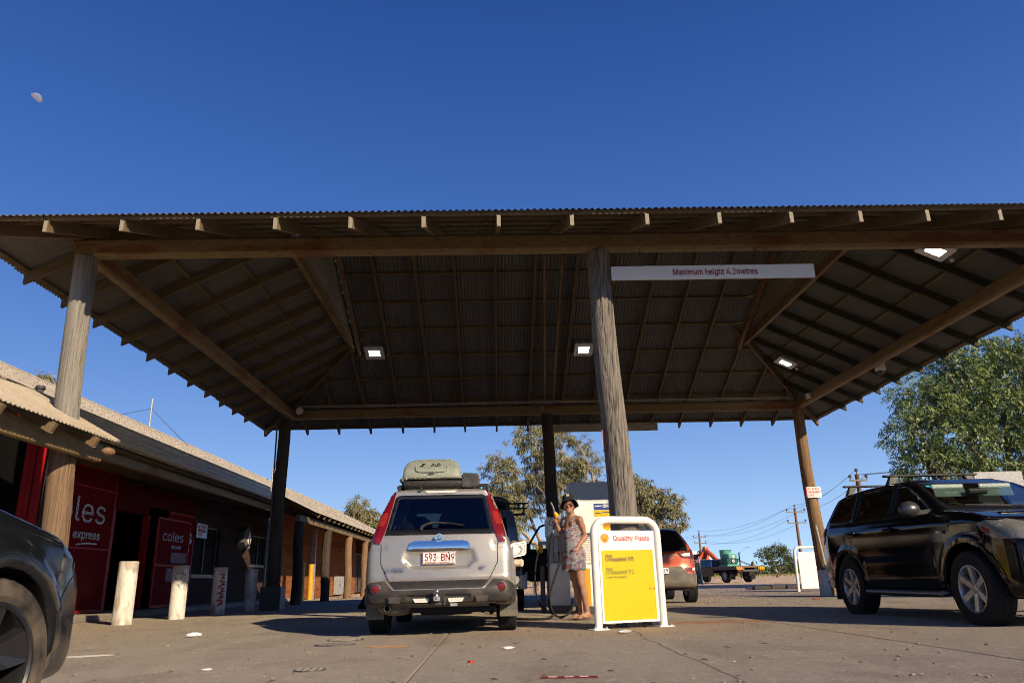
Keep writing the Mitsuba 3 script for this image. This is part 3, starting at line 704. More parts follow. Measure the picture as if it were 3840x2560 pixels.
for yy in (4.4, 5.3, 6.2, 7.12, 8.02, 8.92):
    q = np.array((PEX-0.03, yy, PEZ-0.15)); m_ = np.array((PEX-1.2, yy, PEZ-0.15+0.57*1.17)); e = np.array((PEX-3.5, yy, PEZ-0.15+0.57*1.17+0.34*2.3))
    k = add('porch_rafter', cat([bar(q, m_, 0.05, 0.12, base=True), bar(m_, e, 0.05, 0.12, base=True)]), 'rafter_paint', store)
    add('end_grain', bx(PEX-0.035, PEX-0.022, yy-0.023, yy+0.023, PEZ-0.145, PEZ-0.04), 'rafter_end', k)
add('broken_end', xf(trimesh.creation.icosphere(2, 0.06), np.diag([1.2, 1.6, 0.9, 1.0])).apply_translation((-4.76, 9.33, 2.2)), 'brown_post', store, smooth=False)
# red framed shopfront beside the porch post
for i, (xa, xb, m_) in enumerate(((-6.80, -6.70, 'red_frame'), (-6.69, -6.62, 'red_frame'), (-6.585, -6.46, 'red_frame'))):
    add('shopfront_jamb', bx(xa, xb, 11.0-0.03*i, 11.14, 0, 2.80, 0.008), m_, store)
add('shopfront_glass', bx(-8.3, -6.81, 11.06, 11.075, 0.1, 2.8), 'window_glass', store)
add('shopfront_head', bx(-8.4, -6.4, 10.98, 11.16, 2.81, 3.1), 'red_frame', store)
add('corner_panel', bx(-6.44, -6.27, 10.95, 11.3, 1.52, 2.8, 0.006), 'cream_trim', store); add('corner_panel', bx(-6.445, -6.26, 10.945, 11.3, 0, 1.51, 0.006), 'cream_trim', store)
add('verandah_post', log((-6.10, 10.6, 0), (-6.08, 10.6, 2.9), 0.10, 0.09, 31, 0.02, n=28, m=16), 'dark_log', store, smooth=60)

# bollards
def bollard(x, y, h, r, label, seed, m='bollard_white', lean=0.0):
    t = thing('bollard', label, 'bollard', 'white bollards in front of the store' if m == 'bollard_white' else 'yellow bollards by the store wall')
    pr = [(0.001, 0), (r, 0), (r, h-0.012), (r-0.01, h), (0.001, h+0.004)]
    A = M4((x, y, 0)); A[0, 2] = lean
    add('tube', xf(lathe(pr, 36), A), m, t, smooth=40)
    return t
def _boll(p, n, uv):
    a = fbm(p.x*9, p.y*9, p.z*3, 4); b = fbm(p.x*30, p.y*30, p.z*9, 3)
    top = smoothstep(0.75, 1.02, p.z); bot = smoothstep(0.22, 0.0, p.z)
    s = smoothstep(0.50, 0.68, a+0.22*top+0.2*bot)
    c = c3(0.66, 0.64, 0.60)*(0.82+0.3*b)
    return mix(c, c3(0.27, 0.20, 0.13), s*0.6)
mat('bollard_white', proc(_boll), 0.6)
bollard(-6.41, 13.8, 1.04, 0.160, 'brightly sunlit white bollard nearest the camera', 1)
b2 = bollard(-6.21, 15.6, 1.0, 0.150, 'white bollard with dark scribbles standing half in shadow', 2)
b3 = bollard(-6.09, 17.5, 0.99, 0.150, 'shaded bollard sprayed with red paint marks', 3)
bollard(-5.99, 19.4, 0.98, 0.145, 'grey shaded bollard farthest from the camera beside the rear post', 4)
def on_cyl(poly, x, y, r, ang, m, par, name):
    """2D shape (arc length, height) wrapped on a bollard"""
    g = extr(poly, 0.003); g = g.subdivide()
    v = g.vertices; a = ang+v[:, 0]/r
    g.vertices = np.stack([x+(r+0.001+v[:, 2])*np.sin(a), y-(r+0.001+v[:, 2])*np.cos(a), v[:, 1]], -1)
    add(name, g, m, par)
rg = random.Random(3)
for zz in (0.24, 0.38, 0.50, 0.64, 0.78):
    pts = [(0.02+rg.uniform(-.03, .03), zz-0.05), (0.10+rg.uniform(-.02, .03), zz-0.01), (0.05, zz), (0.11, zz+0.05), (-0.01+rg.uniform(-.03, .03), zz+0.06)]
    on_cyl(LineString(pts).buffer(0.013), -6.09, 17.5, 0.150, 0.25, 'spray_red', b3, 'spray_mark')
for _ in range(9):
    x0, z0 = rg.uniform(-0.05, 0.1), rg.uniform(0.5, 0.85)
    on_cyl(LineString([(x0, z0), (x0+rg.uniform(-.05, .05), z0+rg.uniform(-.06, .06)), (x0+rg.uniform(-.05, .05), z0+rg.uniform(-.08, .08))]).buffer(0.004), -6.21, 15.6, 0.150, 0.1, 'matt_black', b2, 'scribble')
bollard(-7.25, 29.6, 1.38, 0.09, 'sunlit yellow bollard between two dark verandah posts', 5, 'yellow_paint')
bollard(-7.45, 31.8, 1.36, 0.10, 'shaded yellow bollard close to the orange wall', 6, 'yellow_paint')
# ============================================================ vehicle kit
from scipy.spatial import Delaunay
from scipy import sparse
def sd_poly(px, py, poly):
    """signed distance (negative inside) to a closed polygon"""
    P = np.asarray(poly, float); Q = np.roll(P, -1, 0)
    d2 = np.full(px.shape, 1e9); inside = np.zeros(px.shape, bool)
    for (ax, ay), (bx_, by_) in zip(P, Q):
        ex, ey = bx_-ax, by_-ay; wx, wy = px-ax, py-ay
        t = np.clip((wx*ex+wy*ey)/(ex*ex+ey*ey+1e-12), 0, 1)
        d2 = np.minimum(d2, (wx-ex*t)**2+(wy-ey*t)**2)
        c = ((ay > py) != (by_ > py)) & (px < (bx_-ax)*(py-ay)/(by_-ay+1e-12)+ax)
        inside ^= c
    d = np.sqrt(d2)
    return np.where(inside, -d, d)
def rint(a, b, r):
    """rounded intersection of two distance fields"""
    a2, b2 = a+r, b+r
    return np.minimum(np.maximum(a2, b2), 0)+np.sqrt(np.maximum(a2, 0)**2+np.maximum(b2, 0)**2)-r
def smin(a, b, k):
    h = np.clip(0.5+0.5*(b-a)/k, 0, 1); return b*(1-h)+a*h-k*h*(1-h)
def smax(a, b, k): return -smin(-a, -b, k)
def surface_net(D, o, h, smooth=2):
    """triangle mesh of the zero level of D (grid origin o, step h)"""
    s = D < 0
    nx, ny, nz = D.shape
    acc = np.zeros((nx-1, ny-1, nz-1, 3)); cnt = np.zeros((nx-1, ny-1, nz-1))
    cells = {}
    for ax in range(3):
        a = [slice(None)]*3; b = [slice(None)]*3
        a[ax] = slice(0, -1); b[ax] = slice(1, None)
        A, B = D[tuple(a)], D[tuple(b)]
        cross = (A < 0) != (B < 0)
        t = np.where(cross, A/(A-B+1e-20), 0)
        o1, o2 = [k for k in range(3) if k != ax]
        for i in (0, 1):
            for j in (0, 1):
                sl = [slice(None)]*3
                sl[o1] = slice(0, -1) if i == 0 else slice(1, None)
                sl[o2] = slice(0, -1) if j == 0 else slice(1, None)
                c, tt = cross[tuple(sl)], t[tuple(sl)]
                cnt += c
                acc[..., ax] += np.where(c, tt, 0)
                acc[..., o1] += np.where(c, i, 0); acc[..., o2] += np.where(c, j, 0)
    act = cnt > 0
    idx = -np.ones(act.shape, int); idx[act] = np.arange(act.sum())
    base = np.stack(np.nonzero(act), -1)
    V = (base+acc[act]/cnt[act][:, None])*h+np.asarray(o)
    F = []
    for ax in range(3):
        a = [slice(1, -1)]*3; b = [slice(1, -1)]*3
        a[ax] = slice(0, -1); b[ax] = slice(1, None)
        A, B = D[tuple(a)] < 0, D[tuple(b)] < 0
        I = np.stack(np.nonzero(A != B), -1)
        flip = A[tuple(I.T)]
        o1, o2 = (ax+1) % 3, (ax+2) % 3
        P = I.copy(); P[:, o1] += 1; P[:, o2] += 1       # grid index of the edge's first end
        def cell(d1, d2):
            C = P.copy(); C[:, o1] -= d1; C[:, o2] -= d2; return idx[tuple(C.T)]
        q = np.stack([cell(1, 1), cell(0, 1), cell(0, 0), cell(1, 0)], -1)
        q[~flip] = q[~flip][:, ::-1]
        F.append(q)
    F = np.vstack(F); F = F[(F >= 0).all(1)]
    n = len(V)
    e = np.vstack([F[:, [0, 1]], F[:, [1, 2]], F[:, [2, 3]], F[:, [3, 0]]]); e = np.vstack([e, e[:, ::-1]])
    W = sparse.coo_matrix((np.ones(len(e)), (e[:, 0], e[:, 1])), (n, n)).tocsr(); W.data[:] = 1
    deg = np.maximum(np.asarray(W.sum(1)).ravel(), 1)
    for _ in range(smooth):
        V = V+0.5*(W@V/deg[:, None]-V); V = V-0.52*(W@V/deg[:, None]-V)
    return tmesh(V, np.vstack([F[:, [0, 1, 2]], F[:, [0, 2, 3]]]))
def sdf_body(side, front, plan, h=0.03, r=0.06, bulge=0.02, crown=0.0, arches=(), arch_x=0.5, extra=None, pad=0.12, smooth=3):
    """solid from a side profile (y, z), a front outline (x, z) and a plan (x, y), all whole or (front, plan) right halves mirrored"""
    mir = lambda hp: list(hp)+[(-a, b) for a, b in reversed(hp) if a > 1e-6]
    front, plan = mir(front), mir(plan)
    S, Fp, Pp = np.array(side), np.array(front), np.array(plan)
    x0 = min(Fp[:, 0].min(), Pp[:, 0].min())-pad; x1 = -x0
    y0, y1 = S[:, 0].min()-pad-0.1, S[:, 0].max()+pad+0.1
    z0, z1 = S[:, 1].min()-pad, S[:, 1].max()+pad
    X, Y, Z = np.arange(x0, x1, h), np.arange(y0, y1, h), np.arange(z0, z1, h)
    sy, sz = np.meshgrid(Y, Z, indexing='ij'); DS = sd_poly(sy, sz, side)
    fx_, fz = np.meshgrid(X, Z, indexing='ij'); DF = sd_poly(fx_, fz, front)
    px_, py_ = np.meshgrid(X, Y, indexing='ij'); DP = sd_poly(px_, py_, plan)
    ym = (S[:, 0].min()+S[:, 0].max())/2
    D = np.empty((len(X), len(Y), len(Z)), np.float32)
    for i, x in enumerate(X):
        k = 1+bulge*x*x
        yq = np.clip((ym+(Y-ym)*k-y0)/h, 0, len(Y)-1.001)
        j = yq.astype(int); f = (yq-j)[:, None]
        ds = DS[j]*(1-f)+DS[np.minimum(j+1, len(Y)-1)]*f
        if crown: ds = ds+crown*x*x*np.clip((Z-0.9)/0.7, 0, 1)[None, :]
        D[i] = rint(rint(ds, DF[i][None, :], r), DP[i][:, None], r*1.6)
    Xg, Yg, Zg = X[:, None, None], Y[None, :, None], Z[None, None, :]
    for (ay, az, ar) in arches:
        c = np.sqrt((Yg-ay)**2+(Zg-az)**2)
        lip = np.maximum(np.abs(c-ar-0.03)-0.045, np.abs(np.abs(Xg)-(np.abs(X).max()-pad)+0.02)-0.03)
        D = smin(D, smax(lip, D-0.012, 0.02), 0.03)
        D = np.maximum(D, -np.maximum(c-ar, arch_x-np.abs(Xg)))
    if extra is not None: D = extra(D, Xg, Yg, Zg)
    return surface_net(D.astype(float), (X[0], Y[0], Z[0]), h, smooth)

class Caster:
    """projects 2D shapes onto a body mesh along an axis"""
    def __init__(self, mesh):
        self.s = mi.load_dict({'type': 'scene', 'm': mikit.ply(mesh)})
    def hit(self, o, d):
        o = np.asarray(o, float); d = np.broadcast_to(d, o.shape)
        r = mi.Ray3f(mi.Point3f(np.ascontiguousarray(o.T)), mi.Vector3f(np.ascontiguousarray(d.T)))
        si = self.s.ray_intersect(r)
        t = np.array(si.t); return np.where(np.isfinite(t), t, np.nan)
    def patch(self, poly, view, off=0.006, step=0.03, skirt=True, maxdev=0.35):
        """poly: shapely polygon or points in (a, b) with b = z; view 'rear' (a = x), 'front', 'right' (a = y), 'left', 'top' (a = x, b = y)"""
        if not hasattr(poly, 'exterior'): poly = Polygon(poly)
        if not poly.is_valid: poly = poly.buffer(0)
        if poly.geom_type != 'Polygon': poly = max(poly.geoms, key=lambda g: g.area)
        rings = [poly.exterior]+list(poly.interiors); B = []
        for rg_ in rings:
            n = max(4, int(rg_.length/step)); L = set(np.linspace(0, rg_.length, n, endpoint=False))
            acc = 0.0; c = np.array(rg_.coords)
            for a, b in zip(c[:-1], c[1:]): L.add(acc); acc += np.hypot(*(b-a))
            L = sorted(L); keep = [L[0]]
            for l in L[1:]:
                if l-keep[-1] > 1e-4: keep.append(l)
            B.append(np.array([rg_.interpolate(l).coords[0] for l in keep]))
        x0, y0, x1, y1 = poly.bounds
        gx, gy = np.meshgrid(np.arange(x0+step/2, x1, step), np.arange(y0+step/2, y1, step))
        G = np.stack([gx.ravel(), gy.ravel()], -1)
        inner = poly.buffer(-step*0.45)
        import shapely
        G = G[shapely.contains_xy(inner, G[:, 0], G[:, 1])] if not inner.is_empty and len(G) else np.zeros((0, 2))
        pts = np.vstack(B+[G]); nb = len(pts)-len(G)
        tri = Delaunay(pts).simplices
        cen = pts[tri].mean(1)
        tri = tri[shapely.contains_xy(poly, cen[:, 0], cen[:, 1])]
        a, b = pts[:, 0], pts[:, 1]; z = np.zeros_like(a)
        O, d = {'rear': (np.stack([a, z-9, b], -1), (0, 1, 0)), 'front': (np.stack([a, z+9, b], -1), (0, -1, 0)),
                'right': (np.stack([z+9, a, b], -1), (-1, 0, 0)), 'left': (np.stack([z-9, a, b], -1), (1, 0, 0)),
                'top': (np.stack([a, b, z+9], -1), (0, 0, -1))}[view]
        d = np.array(d, float)
        t = self.hit(O, d)
        med = np.nanmedian(t) if np.isfinite(t).any() else np.nan
        t = np.where(np.abs(t-med) > maxdev, np.nan, t)
        V = O+d*(t-off)[:, None]
        tri = tri[np.isfinite(t[tri]).all(1)]
        if len(tri) == 0: return None
        m = tmesh(np.nan_to_num(V), tri); 
        fn = m.face_normals
        if (fn@(-d)).sum() < 0: tri = tri[:, ::-1]
        if skirt:   # sides back to the surface
            e = np.sort(np.vstack([tri[:, [0, 1]], tri[:, [1, 2]], tri[:, [2, 0]]]), 1); de = np.vstack([tri[:, [0, 1]], tri[:, [1, 2]], tri[:, [2, 0]]])
            _, inv, cn = np.unique(e, axis=0, return_inverse=True, return_counts=True)
            bd = de[cn[inv.ravel()] == 1]
            n = len(V); V2 = np.vstack([V, V+d*(off+0.012)])
            tri = np.vstack([tri, np.stack([bd[:, 1], bd[:, 0], bd[:, 0]+n], -1), np.stack([bd[:, 1], bd[:, 0]+n, bd[:, 1]+n], -1)])
            V = V2
        m = tmesh(np.nan_to_num(V), tri); m.remove_unreferenced_vertices(); return m
    def line(self, pts, w, view, off=0.003, step=0.02):
        return self.patch(LineString(pts).buffer(w/2, cap_style=2, join_style=2), view, off, step, skirt=False, maxdev=0.6)

def tyre_mesh(R, W, rr, blocks=44, rows=3):
    h = W/2
    pr = [(rr, -h*0.80), (rr+0.012, -h*0.93), (R*0.80, -h), (R*0.93, -h*0.97), (R*0.975, -h*0.88), (R*0.985, -h*0.7), (R*0.985, h*0.7), (R*0.975, h*0.88), (R*0.93, h*0.97), (R*0.80, h), (rr+0.012, h*0.93), (rr, h*0.80)]
    ms = [lathe([(a, b) for a, b in pr], 56, 'x')]
    for k in range(blocks):
        for j in range(rows):
            a = 2*PI*(k+0.5*(j % 2))/blocks; wx = W*0.80/rows
            b = bx(-wx*0.42, wx*0.42, -PI*R/blocks*0.72, PI*R/blocks*0.72, R*0.975, R*1.0)
            A = np.eye(4); sk = 0.25*(1 if j % 2 else -1); A[1, 0] = sk
            b = xf(b, A); b.apply_translation(((j-(rows-1)/2)*wx, 0, 0))
            c, s = math.cos(a), math.sin(a)
            ms.append(xf(b, np.array([[1, 0, 0, 0], [0, c, -s, 0], [0, s, c, 0], [0, 0, 0, 1.0]])))
    return cat(ms)
def wheel(car, T, x, y, R, W, rr, style, rim_mat, tyre_mat='rubber', steer=0.0):
    """a wheel with its outer face towards +x (x > 0) or -x"""
    k = numbered(car+'__wheel')
    s = 1 if x > 0 else -1
    L = M4((x, y, R*0.985), steer) @ np.diag([s, s, 1.0, 1.0])
    key_ = (round(R, 3), round(W, 3), rr)
    if key_ not in _tyres: _tyres[key_] = mikit.ply(tyre_mesh(R, W, rr), tyre_mat, smooth=32)
    add('tyre', _tyres[key_], tyre_mat, k, tw=T @ L)
    h = W/2
    barrel = lathe([(rr*0.93, -h*0.85), (rr*0.90, -h*0.2), (rr*0.92, h*0.55), (rr*0.97, h*0.80), (rr*1.015, h*0.84), (rr*1.015, h*0.90), (rr*0.97, h*0.92), (rr*0.93, h*0.84)], 48, 'x')
    add('rim', barrel, rim_mat, k, smooth=40, tw=T @ L)
    add('brake_disc', cat([lathe([(0.03, 0.0), (rr*0.72, 0.0), (rr*0.72, 0.02), (0.03, 0.02)], 32, 'x'), bx(-0.03, 0.05, -rr*0.2, rr*0.2, rr*0.45, rr*0.80)]), 'dark_metal', k, tw=T @ L)
    n, w0, w1, dish = style
    for i in range(n):
        a0 = 2*PI*i/n+PI/2
        pts = [(0.045, -w0/2), (rr*0.55, -(w0+w1)/4), (rr*0.95, -w1/2), (rr*0.97, 0), (rr*0.95, w1/2), (rr*0.55, (w0+w1)/4), (0.045, w0/2)]
        g = extr(Polygon(pts), 0.035)
        v = g.vertices; tp = np.where(v[:, 2] > 0.01, 0.80, 1.0); v[:, 1] *= tp
        u = v[:, 0]/rr; depth = h*0.84-dish*(1-u)**1.5
        q = np.stack([depth-0.035+v[:, 2], v[:, 0]*math.cos(a0)-v[:, 1]*math.sin(a0), v[:, 0]*math.sin(a0)+v[:, 1]*math.cos(a0)], -1)
        add('spoke', tmesh(q, g.faces), rim_mat, k, tw=T @ L)
    hx = h*0.84-dish
    add('hub', cat([lathe([(0.001, hx+0.012), (0.03, hx+0.010), (0.036, hx+0.004), (0.036, hx), (0.078, hx-0.004), (0.082, hx-0.04), (0.001, hx-0.04)], 24, 'x')]), rim_mat, k, smooth=40, tw=T @ L)
    nuts = []
    for i in range(5):
        a = 2*PI*(i+0.5)/5; nuts.append(lathe([(0.001, hx+0.008), (0.009, hx+0.007), (0.011, hx-0.006)], 6, 'x').apply_translation((0, 0.057*math.cos(a), 0.057*math.sin(a))))
    add('wheel_nuts', cat(nuts), 'dark_metal', k, tw=T @ L)
    return k
_tyres = {}
def cut_windows(mesh, cuts):
    """removes the faces whose centres lie in the window outlines; cuts: [(polygon, view)]"""
    import shapely
    c = mesh.triangles_center; n = mesh.face_normals; kill = np.zeros(len(c), bool)
    for poly, view in cuts:
        P = Polygon(poly) if not hasattr(poly, 'exterior') else poly
        if view == 'right': k = shapely.contains_xy(P, c[:, 1], c[:, 2]) & (c[:, 0] > 0.2) & (np.abs(n[:, 0]) > 0.3)
        elif view == 'left': k = shapely.contains_xy(P, c[:, 1], c[:, 2]) & (c[:, 0] < -0.2) & (np.abs(n[:, 0]) > 0.3)
        elif view == 'front': k = shapely.contains_xy(P, c[:, 0], c[:, 2]) & (n[:, 1] > 0.2) & (c[:, 1] > 0.3)
        else: k = shapely.contains_xy(P, c[:, 0], c[:, 2]) & (n[:, 1] < -0.2) & (c[:, 1] < 0.3)
        kill |= k
    m = tmesh(mesh.vertices, mesh.faces[~kill]); m.remove_unreferenced_vertices(); return m
def frame_of(poly, w):
    P = Polygon(poly) if not hasattr(poly, 'exterior') else poly
    return P.buffer(0.012, join_style=1).difference(P.buffer(-w))
def ring_patch(C, poly, w, view, off):
    """frit band round a window as one mesh"""
    return C.patch(frame_of(poly, w), view, off, 0.03)

def _paint(col, dust, dk, seed, top=0.9):
    def fn(p, n, uv):
        a = fbm(p.x*5+seed, p.y*5, p.z*7, 4); b = fbm(p.x*26, p.y*26+seed, p.z*30, 3)
        low = smoothstep(top, 0.25, p.z)
        d = smoothstep(0.62-0.30*low, 0.95-0.30*low, a+0.18*b)*dk
        return mix(c3(*col), c3(*dust), d)
    return fn
DUST = (0.34, 0.25, 0.17)
mat('paint_silver', proc(_paint((0.39, 0.375, 0.335), DUST, 0.3, 0.0)), 0.34, metal=0.6, coat=0.8)
mat('paint_black', proc(_paint((0.0025, 0.003, 0.005), (0.03, 0.024, 0.02), 0.10, 3.0, 0.4)), 0.09, metal=0.0, spec=0.35)
mat('paint_slate', proc(_paint((0.006, 0.0075, 0.010), (0.08, 0.06, 0.045), 0.10, 6.0, 0.4)), 0.16, metal=0.2, coat=1.0)
mat('paint_orange', proc(_paint((0.42, 0.055, 0.010), DUST, 0.5, 9.0)), 0.30, metal=0.35, coat=1.0)
mat('paint_van', proc(_paint((0.10, 0.125, 0.165), DUST, 0.35, 12.0)), 0.32, metal=0.3, coat=1.0)
mat('bumper_plastic', proc(_paint((0.026, 0.026, 0.027), (0.16, 0.12, 0.09), 0.34, 15.0, 0.6)), 0.55)
mat('bumper_grey', proc(_paint((0.085, 0.084, 0.078), (0.20, 0.16, 0.12), 0.6, 18.0, 1.0)), 0.6)
mat('tint_glass', proc(lambda p, n, uv: mix(c3(0.008, 0.009, 0.011), c3(0.06, 0.052, 0.045), 0.25*smoothstep(0.5, 0.9, fbm(p.x*7, p.y*7, p.z*9, 4)))), 0.06, spec=0.55)
scene['clear_glass'] = {'type': 'thindielectric', 'int_ior': 1.5, 'specular_transmittance': rgb(0.50, 0.60, 0.58)}
scene['smoke_glass'] = {'type': 'thindielectric', 'int_ior': 1.5, 'specular_transmittance': rgb(0.09, 0.095, 0.105)}
def _lens(p, n, uv):
    y, z = p.x*70, p.z*55
    g = dr.abs(y-dr.floor(y)-0.5)+dr.abs(z-dr.floor(z)-0.5)
    return c3(0.20, 0.003, 0.006)*(0.30+0.9*g)
mat('red_lens', proc(_lens), 0.10, coat=1.0)
mat('dark_red_lens', (0.10, 0.006, 0.008), 0.08, coat=1.0)
mat('amber_lens', (0.26, 0.018, 0.008), 0.10, coat=1.0)
mat('clear_lens', (0.62, 0.60, 0.54), 0.12, coat=1.0)
mat('headlamp', (0.15, 0.15, 0.135), 0.14, coat=1.0)
mat('alloy', (0.42, 0.41, 0.40), 0.35, metal=0.7)
mat('black_alloy', (0.012, 0.012, 0.014), 0.18, coat=1.0)
mat('dusty_rubber', proc(lambda p, n, uv: mix(c3(0.022, 0.021, 0.02), c3(0.19, 0.15, 0.115), 0.5*smoothstep(0.35, 0.7, fbm(p.x*9, p.y*9, p.z*9, 3)))), 0.9, spec=0.2)
mat('interior', (0.03, 0.029, 0.028), 0.9)
mat('plate_white', (0.78, 0.78, 0.76), 0.4)
def bits(T, parent):
    """adder for parts given in car coordinates"""
    def f(name, mesh, m, smooth=False, label=None):
        if mesh is None: return None
        return add(name, xf(mesh, T), m, parent, smooth=smooth, label=label)
    return f
# ============================================================ silver wagon being refuelled
def build_silver():
    T = M4((-0.63, 9.65, 0.0), math.radians(0.4))
    side = [(-0.93, 0.33), (-1.02, 0.36), (-1.055, 0.44), (-1.05, 0.52), (-0.985, 0.59), (-0.965, 0.62), (-0.955, 0.80), (-0.935, 0.97), (-0.915, 1.08), (-0.80, 1.28), (-0.655, 1.53), (-0.66, 1.60), (-0.40, 1.645), (0.2, 1.675), (0.8, 1.68), (1.25, 1.655), (1.60, 1.585),
            (2.38, 1.07), (2.9, 0.99), (3.32, 0.87), (3.48, 0.74), (3.57, 0.6), (3.57, 0.38), (3.42, 0.26), (2.0, 0.24), (0.0, 0.28)]
    front = [(0.0, 1.70), (0.42, 1.685), (0.535, 1.635), (0.60, 1.54), (0.70, 1.30), (0.765, 1.06), (0.80, 1.00), (0.845, 0.90), (0.868, 0.76), (0.878, 0.60), (0.872, 0.42), (0.84, 0.30), (0.74, 0.25), (0.0, 0.25)]
    plan = [(0.0, -1.10), (0.60, -1.10), (0.78, -0.98), (0.86, -0.70), (0.90, -0.2), (0.90, 2.6), (0.86, 3.1), (0.70, 3.45), (0.45, 3.60), (0.0, 3.62)]
    rec = Polygon([(-0.39, 0.80), (-0.37, 0.90), (0.37, 0.90), (0.39, 0.80), (0.31, 0.722), (-0.31, 0.722)])
    def extra(D, X, Y, Z):
        xs_, zs_ = np.meshgrid(X.ravel(), Z.ravel(), indexing='ij')
        p = sd_poly(xs_, zs_, np.array(rec.exterior.coords)[:-1])[:, None, :]
        cut = smax(p, Y+0.915, 0.015)
        D = smax(D, -cut, 0.02)
        # notches of the lower bumper
        for sx in (-1, 1):
            n_ = np.maximum(np.maximum(np.abs(X-sx*0.21)-0.13, np.abs(Z-0.385)-0.045), Y+1.0)
            D = np.maximum(D, -n_)
        n2 = np.maximum(np.maximum(np.abs(X)-0.62, Z-0.335), Y+0.6)
        D = np.maximum(D, -n2)
        # shoulder line along the flank
        D = D+0.012*np.exp(-((Z-0.955)/0.03)**2)*(np.abs(X) > 0.6)
        return D
    body = sdf_body(side, front, plan, h=0.022, r=0.045, bulge=0.035, arches=[(0, 0.345, 0.385), (2.63, 0.345, 0.385)], arch_x=0.45, extra=extra)
    C = Caster(body)
    car = thing('parked_car', 'dusty silver wagon with grey roof box and open fuel flap seen from behind', 'car')
    P = bits(T, car)
    sidew = [[(-0.62, 1.12), (-0.45, 1.50), (0.38, 1.53), (0.38, 1.08), (-0.40, 1.09)], [(0.46, 1.08), (0.46, 1.53), (1.2, 1.52), (1.2, 1.06)], [(1.28, 1.06), (1.28, 1.51), (1.55, 1.47), (2.1, 1.08)]]
    wsc = [(-0.66, 1.12), (0.66, 1.12), (0.52, 1.56), (-0.52, 1.56)]
    inn = lambda q: Polygon(q).buffer(-0.03)
    P('body', cut_windows(body, [(inn(q), v) for q in sidew for v in ('right', 'left')]+[(inn(wsc), 'front'), (Polygon([(-0.60, 1.10), (0.60, 1.10), (0.52, 1.53), (-0.52, 1.53)]).buffer(-0.02), 'rear')]), 'paint_silver', True)
    gl = [(-0.617, 1.093), (0.617, 1.093), (0.60, 1.16), (0.528, 1.525), (0.49, 1.548), (-0.49, 1.548), (-0.528, 1.525), (-0.60, 1.16)]
    w = P('rear_window', C.patch(gl, 'rear', 0.006, skirt=False), 'smoke_glass', True)
    fr_ = C.patch(Polygon(gl).difference(Polygon(gl).buffer(-0.045)), 'rear', 0.009, 0.025)
    add('frit', xf(fr_, T), 'black_gloss', w, smooth=True)
    for x in (0.36, -0.36):
        P('seat', cat([bx(x-0.25, x+0.25, 0.50, 0.62, 0.70, 1.22, 0.05), bx(x-0.11, x+0.11, 0.50, 0.60, 1.24, 1.40, 0.04)]), 'interior', 30); P('seat', cat([bx(x-0.24, x+0.24, 1.35, 1.47, 0.70, 1.24, 0.05), bx(x-0.11, x+0.11, 1.36, 1.45, 1.26, 1.42, 0.04)]), 'interior', 30)
    P('cabin_floor', bx(-0.80, 0.80, -0.75, 2.3, 0.62, 0.66), 'interior'); P('dashboard', bx(-0.74, 0.74, 1.95, 2.3, 0.75, 1.04, 0.05), 'interior', 30); P('trim', cat([bx(0.74, 0.80, -0.75, 2.1, 0.66, 1.04), bx(-0.80, -0.74, -0.75, 2.1, 0.66, 1.04), bx(-0.74, 0.74, -0.84, -0.80, 0.66, 1.04)]), 'interior')
    P('luggage', cat([bx(-0.5, 0.1, -0.6, 0.3, 0.67, 1.18, 0.06), bx(0.15, 0.6, -0.65, 0.2, 0.67, 1.10, 0.06)]), 'bag_cloth', 30); P('water_bag', xf(trimesh.creation.icosphere(2, 0.09), M4((-0.40, -0.62, 1.16))), 'visor_grey', True)
    lens = Polygon([(0.528, 1.60), (0.575, 1.575), (0.625, 1.49), (0.70, 1.29), (0.748, 1.06), (0.742, 0.995), (0.672, 0.985), (0.634, 1.075), (0.612, 1.15), (0.541, 1.52)])
    for s in (1, -1):
        L = affinity.scale(lens, s, 1, origin=(0, 0))
        k = P('tail_light', C.patch(L, 'rear', 0.016, 0.025, maxdev=0.6), 'red_lens', 30)
        L2 = affinity.scale(Polygon([(0.60, 1.34), (0.665, 1.34), (0.69, 1.27), (0.715, 1.19), (0.64, 1.19), (0.617, 1.26)]), s, 1, origin=(0, 0))
        m = C.patch(L2, 'rear', 0.020, 0.02, maxdev=0.6)
        if m is not None: add('indicator', xf(m, T), 'amber_lens', k, smooth=30)
        P('seam', C.line([(s*0.656, 0.982), (s*0.652, 0.78), (s*0.640, 0.75), (s*0.556, 0.587)], 0.009, 'rear', 0.002), 'matt_black')
    P('tailgate_lip', C.line([(-0.64, 0.765), (-0.40, 0.775), (-0.32, 0.712), (0.32, 0.712), (0.40, 0.775), (0.64, 0.765)], 0.006, 'rear', 0.002), 'paint_silver')
    P('glass_seal', C.line([(-0.625, 1.086), (0.625, 1.086)], 0.012, 'rear', 0.004), 'matt_black')
    bl = Polygon([(-0.16, 1.572), (0.16, 1.572), (0.19, 1.598), (-0.19, 1.598)])
    P('brake_light', C.patch(bl, 'rear', 0.012), 'clear_lens')
    P('washer_jet', bx(-0.245, -0.215, -0.70, -0.66, 1.60, 1.64, 0.006), 'black_plastic')
    # bumper
    bm = Polygon([(-0.86, 0.30), (-0.875, 0.50), (-0.83, 0.53), (-0.76, 0.578), (-0.60, 0.592), (-0.50, 0.492), (0.50, 0.492), (0.60, 0.592), (0.76, 0.578), (0.83, 0.53), (0.875, 0.50), (0.86, 0.30), (0.60, 0.30), (0.60, 0.345), (-0.60, 0.345), (-0.60, 0.30)])
    k = P('bumper', C.patch(bm, 'rear', 0.012, 0.022, maxdev=0.9), 'bumper_plastic', 35)
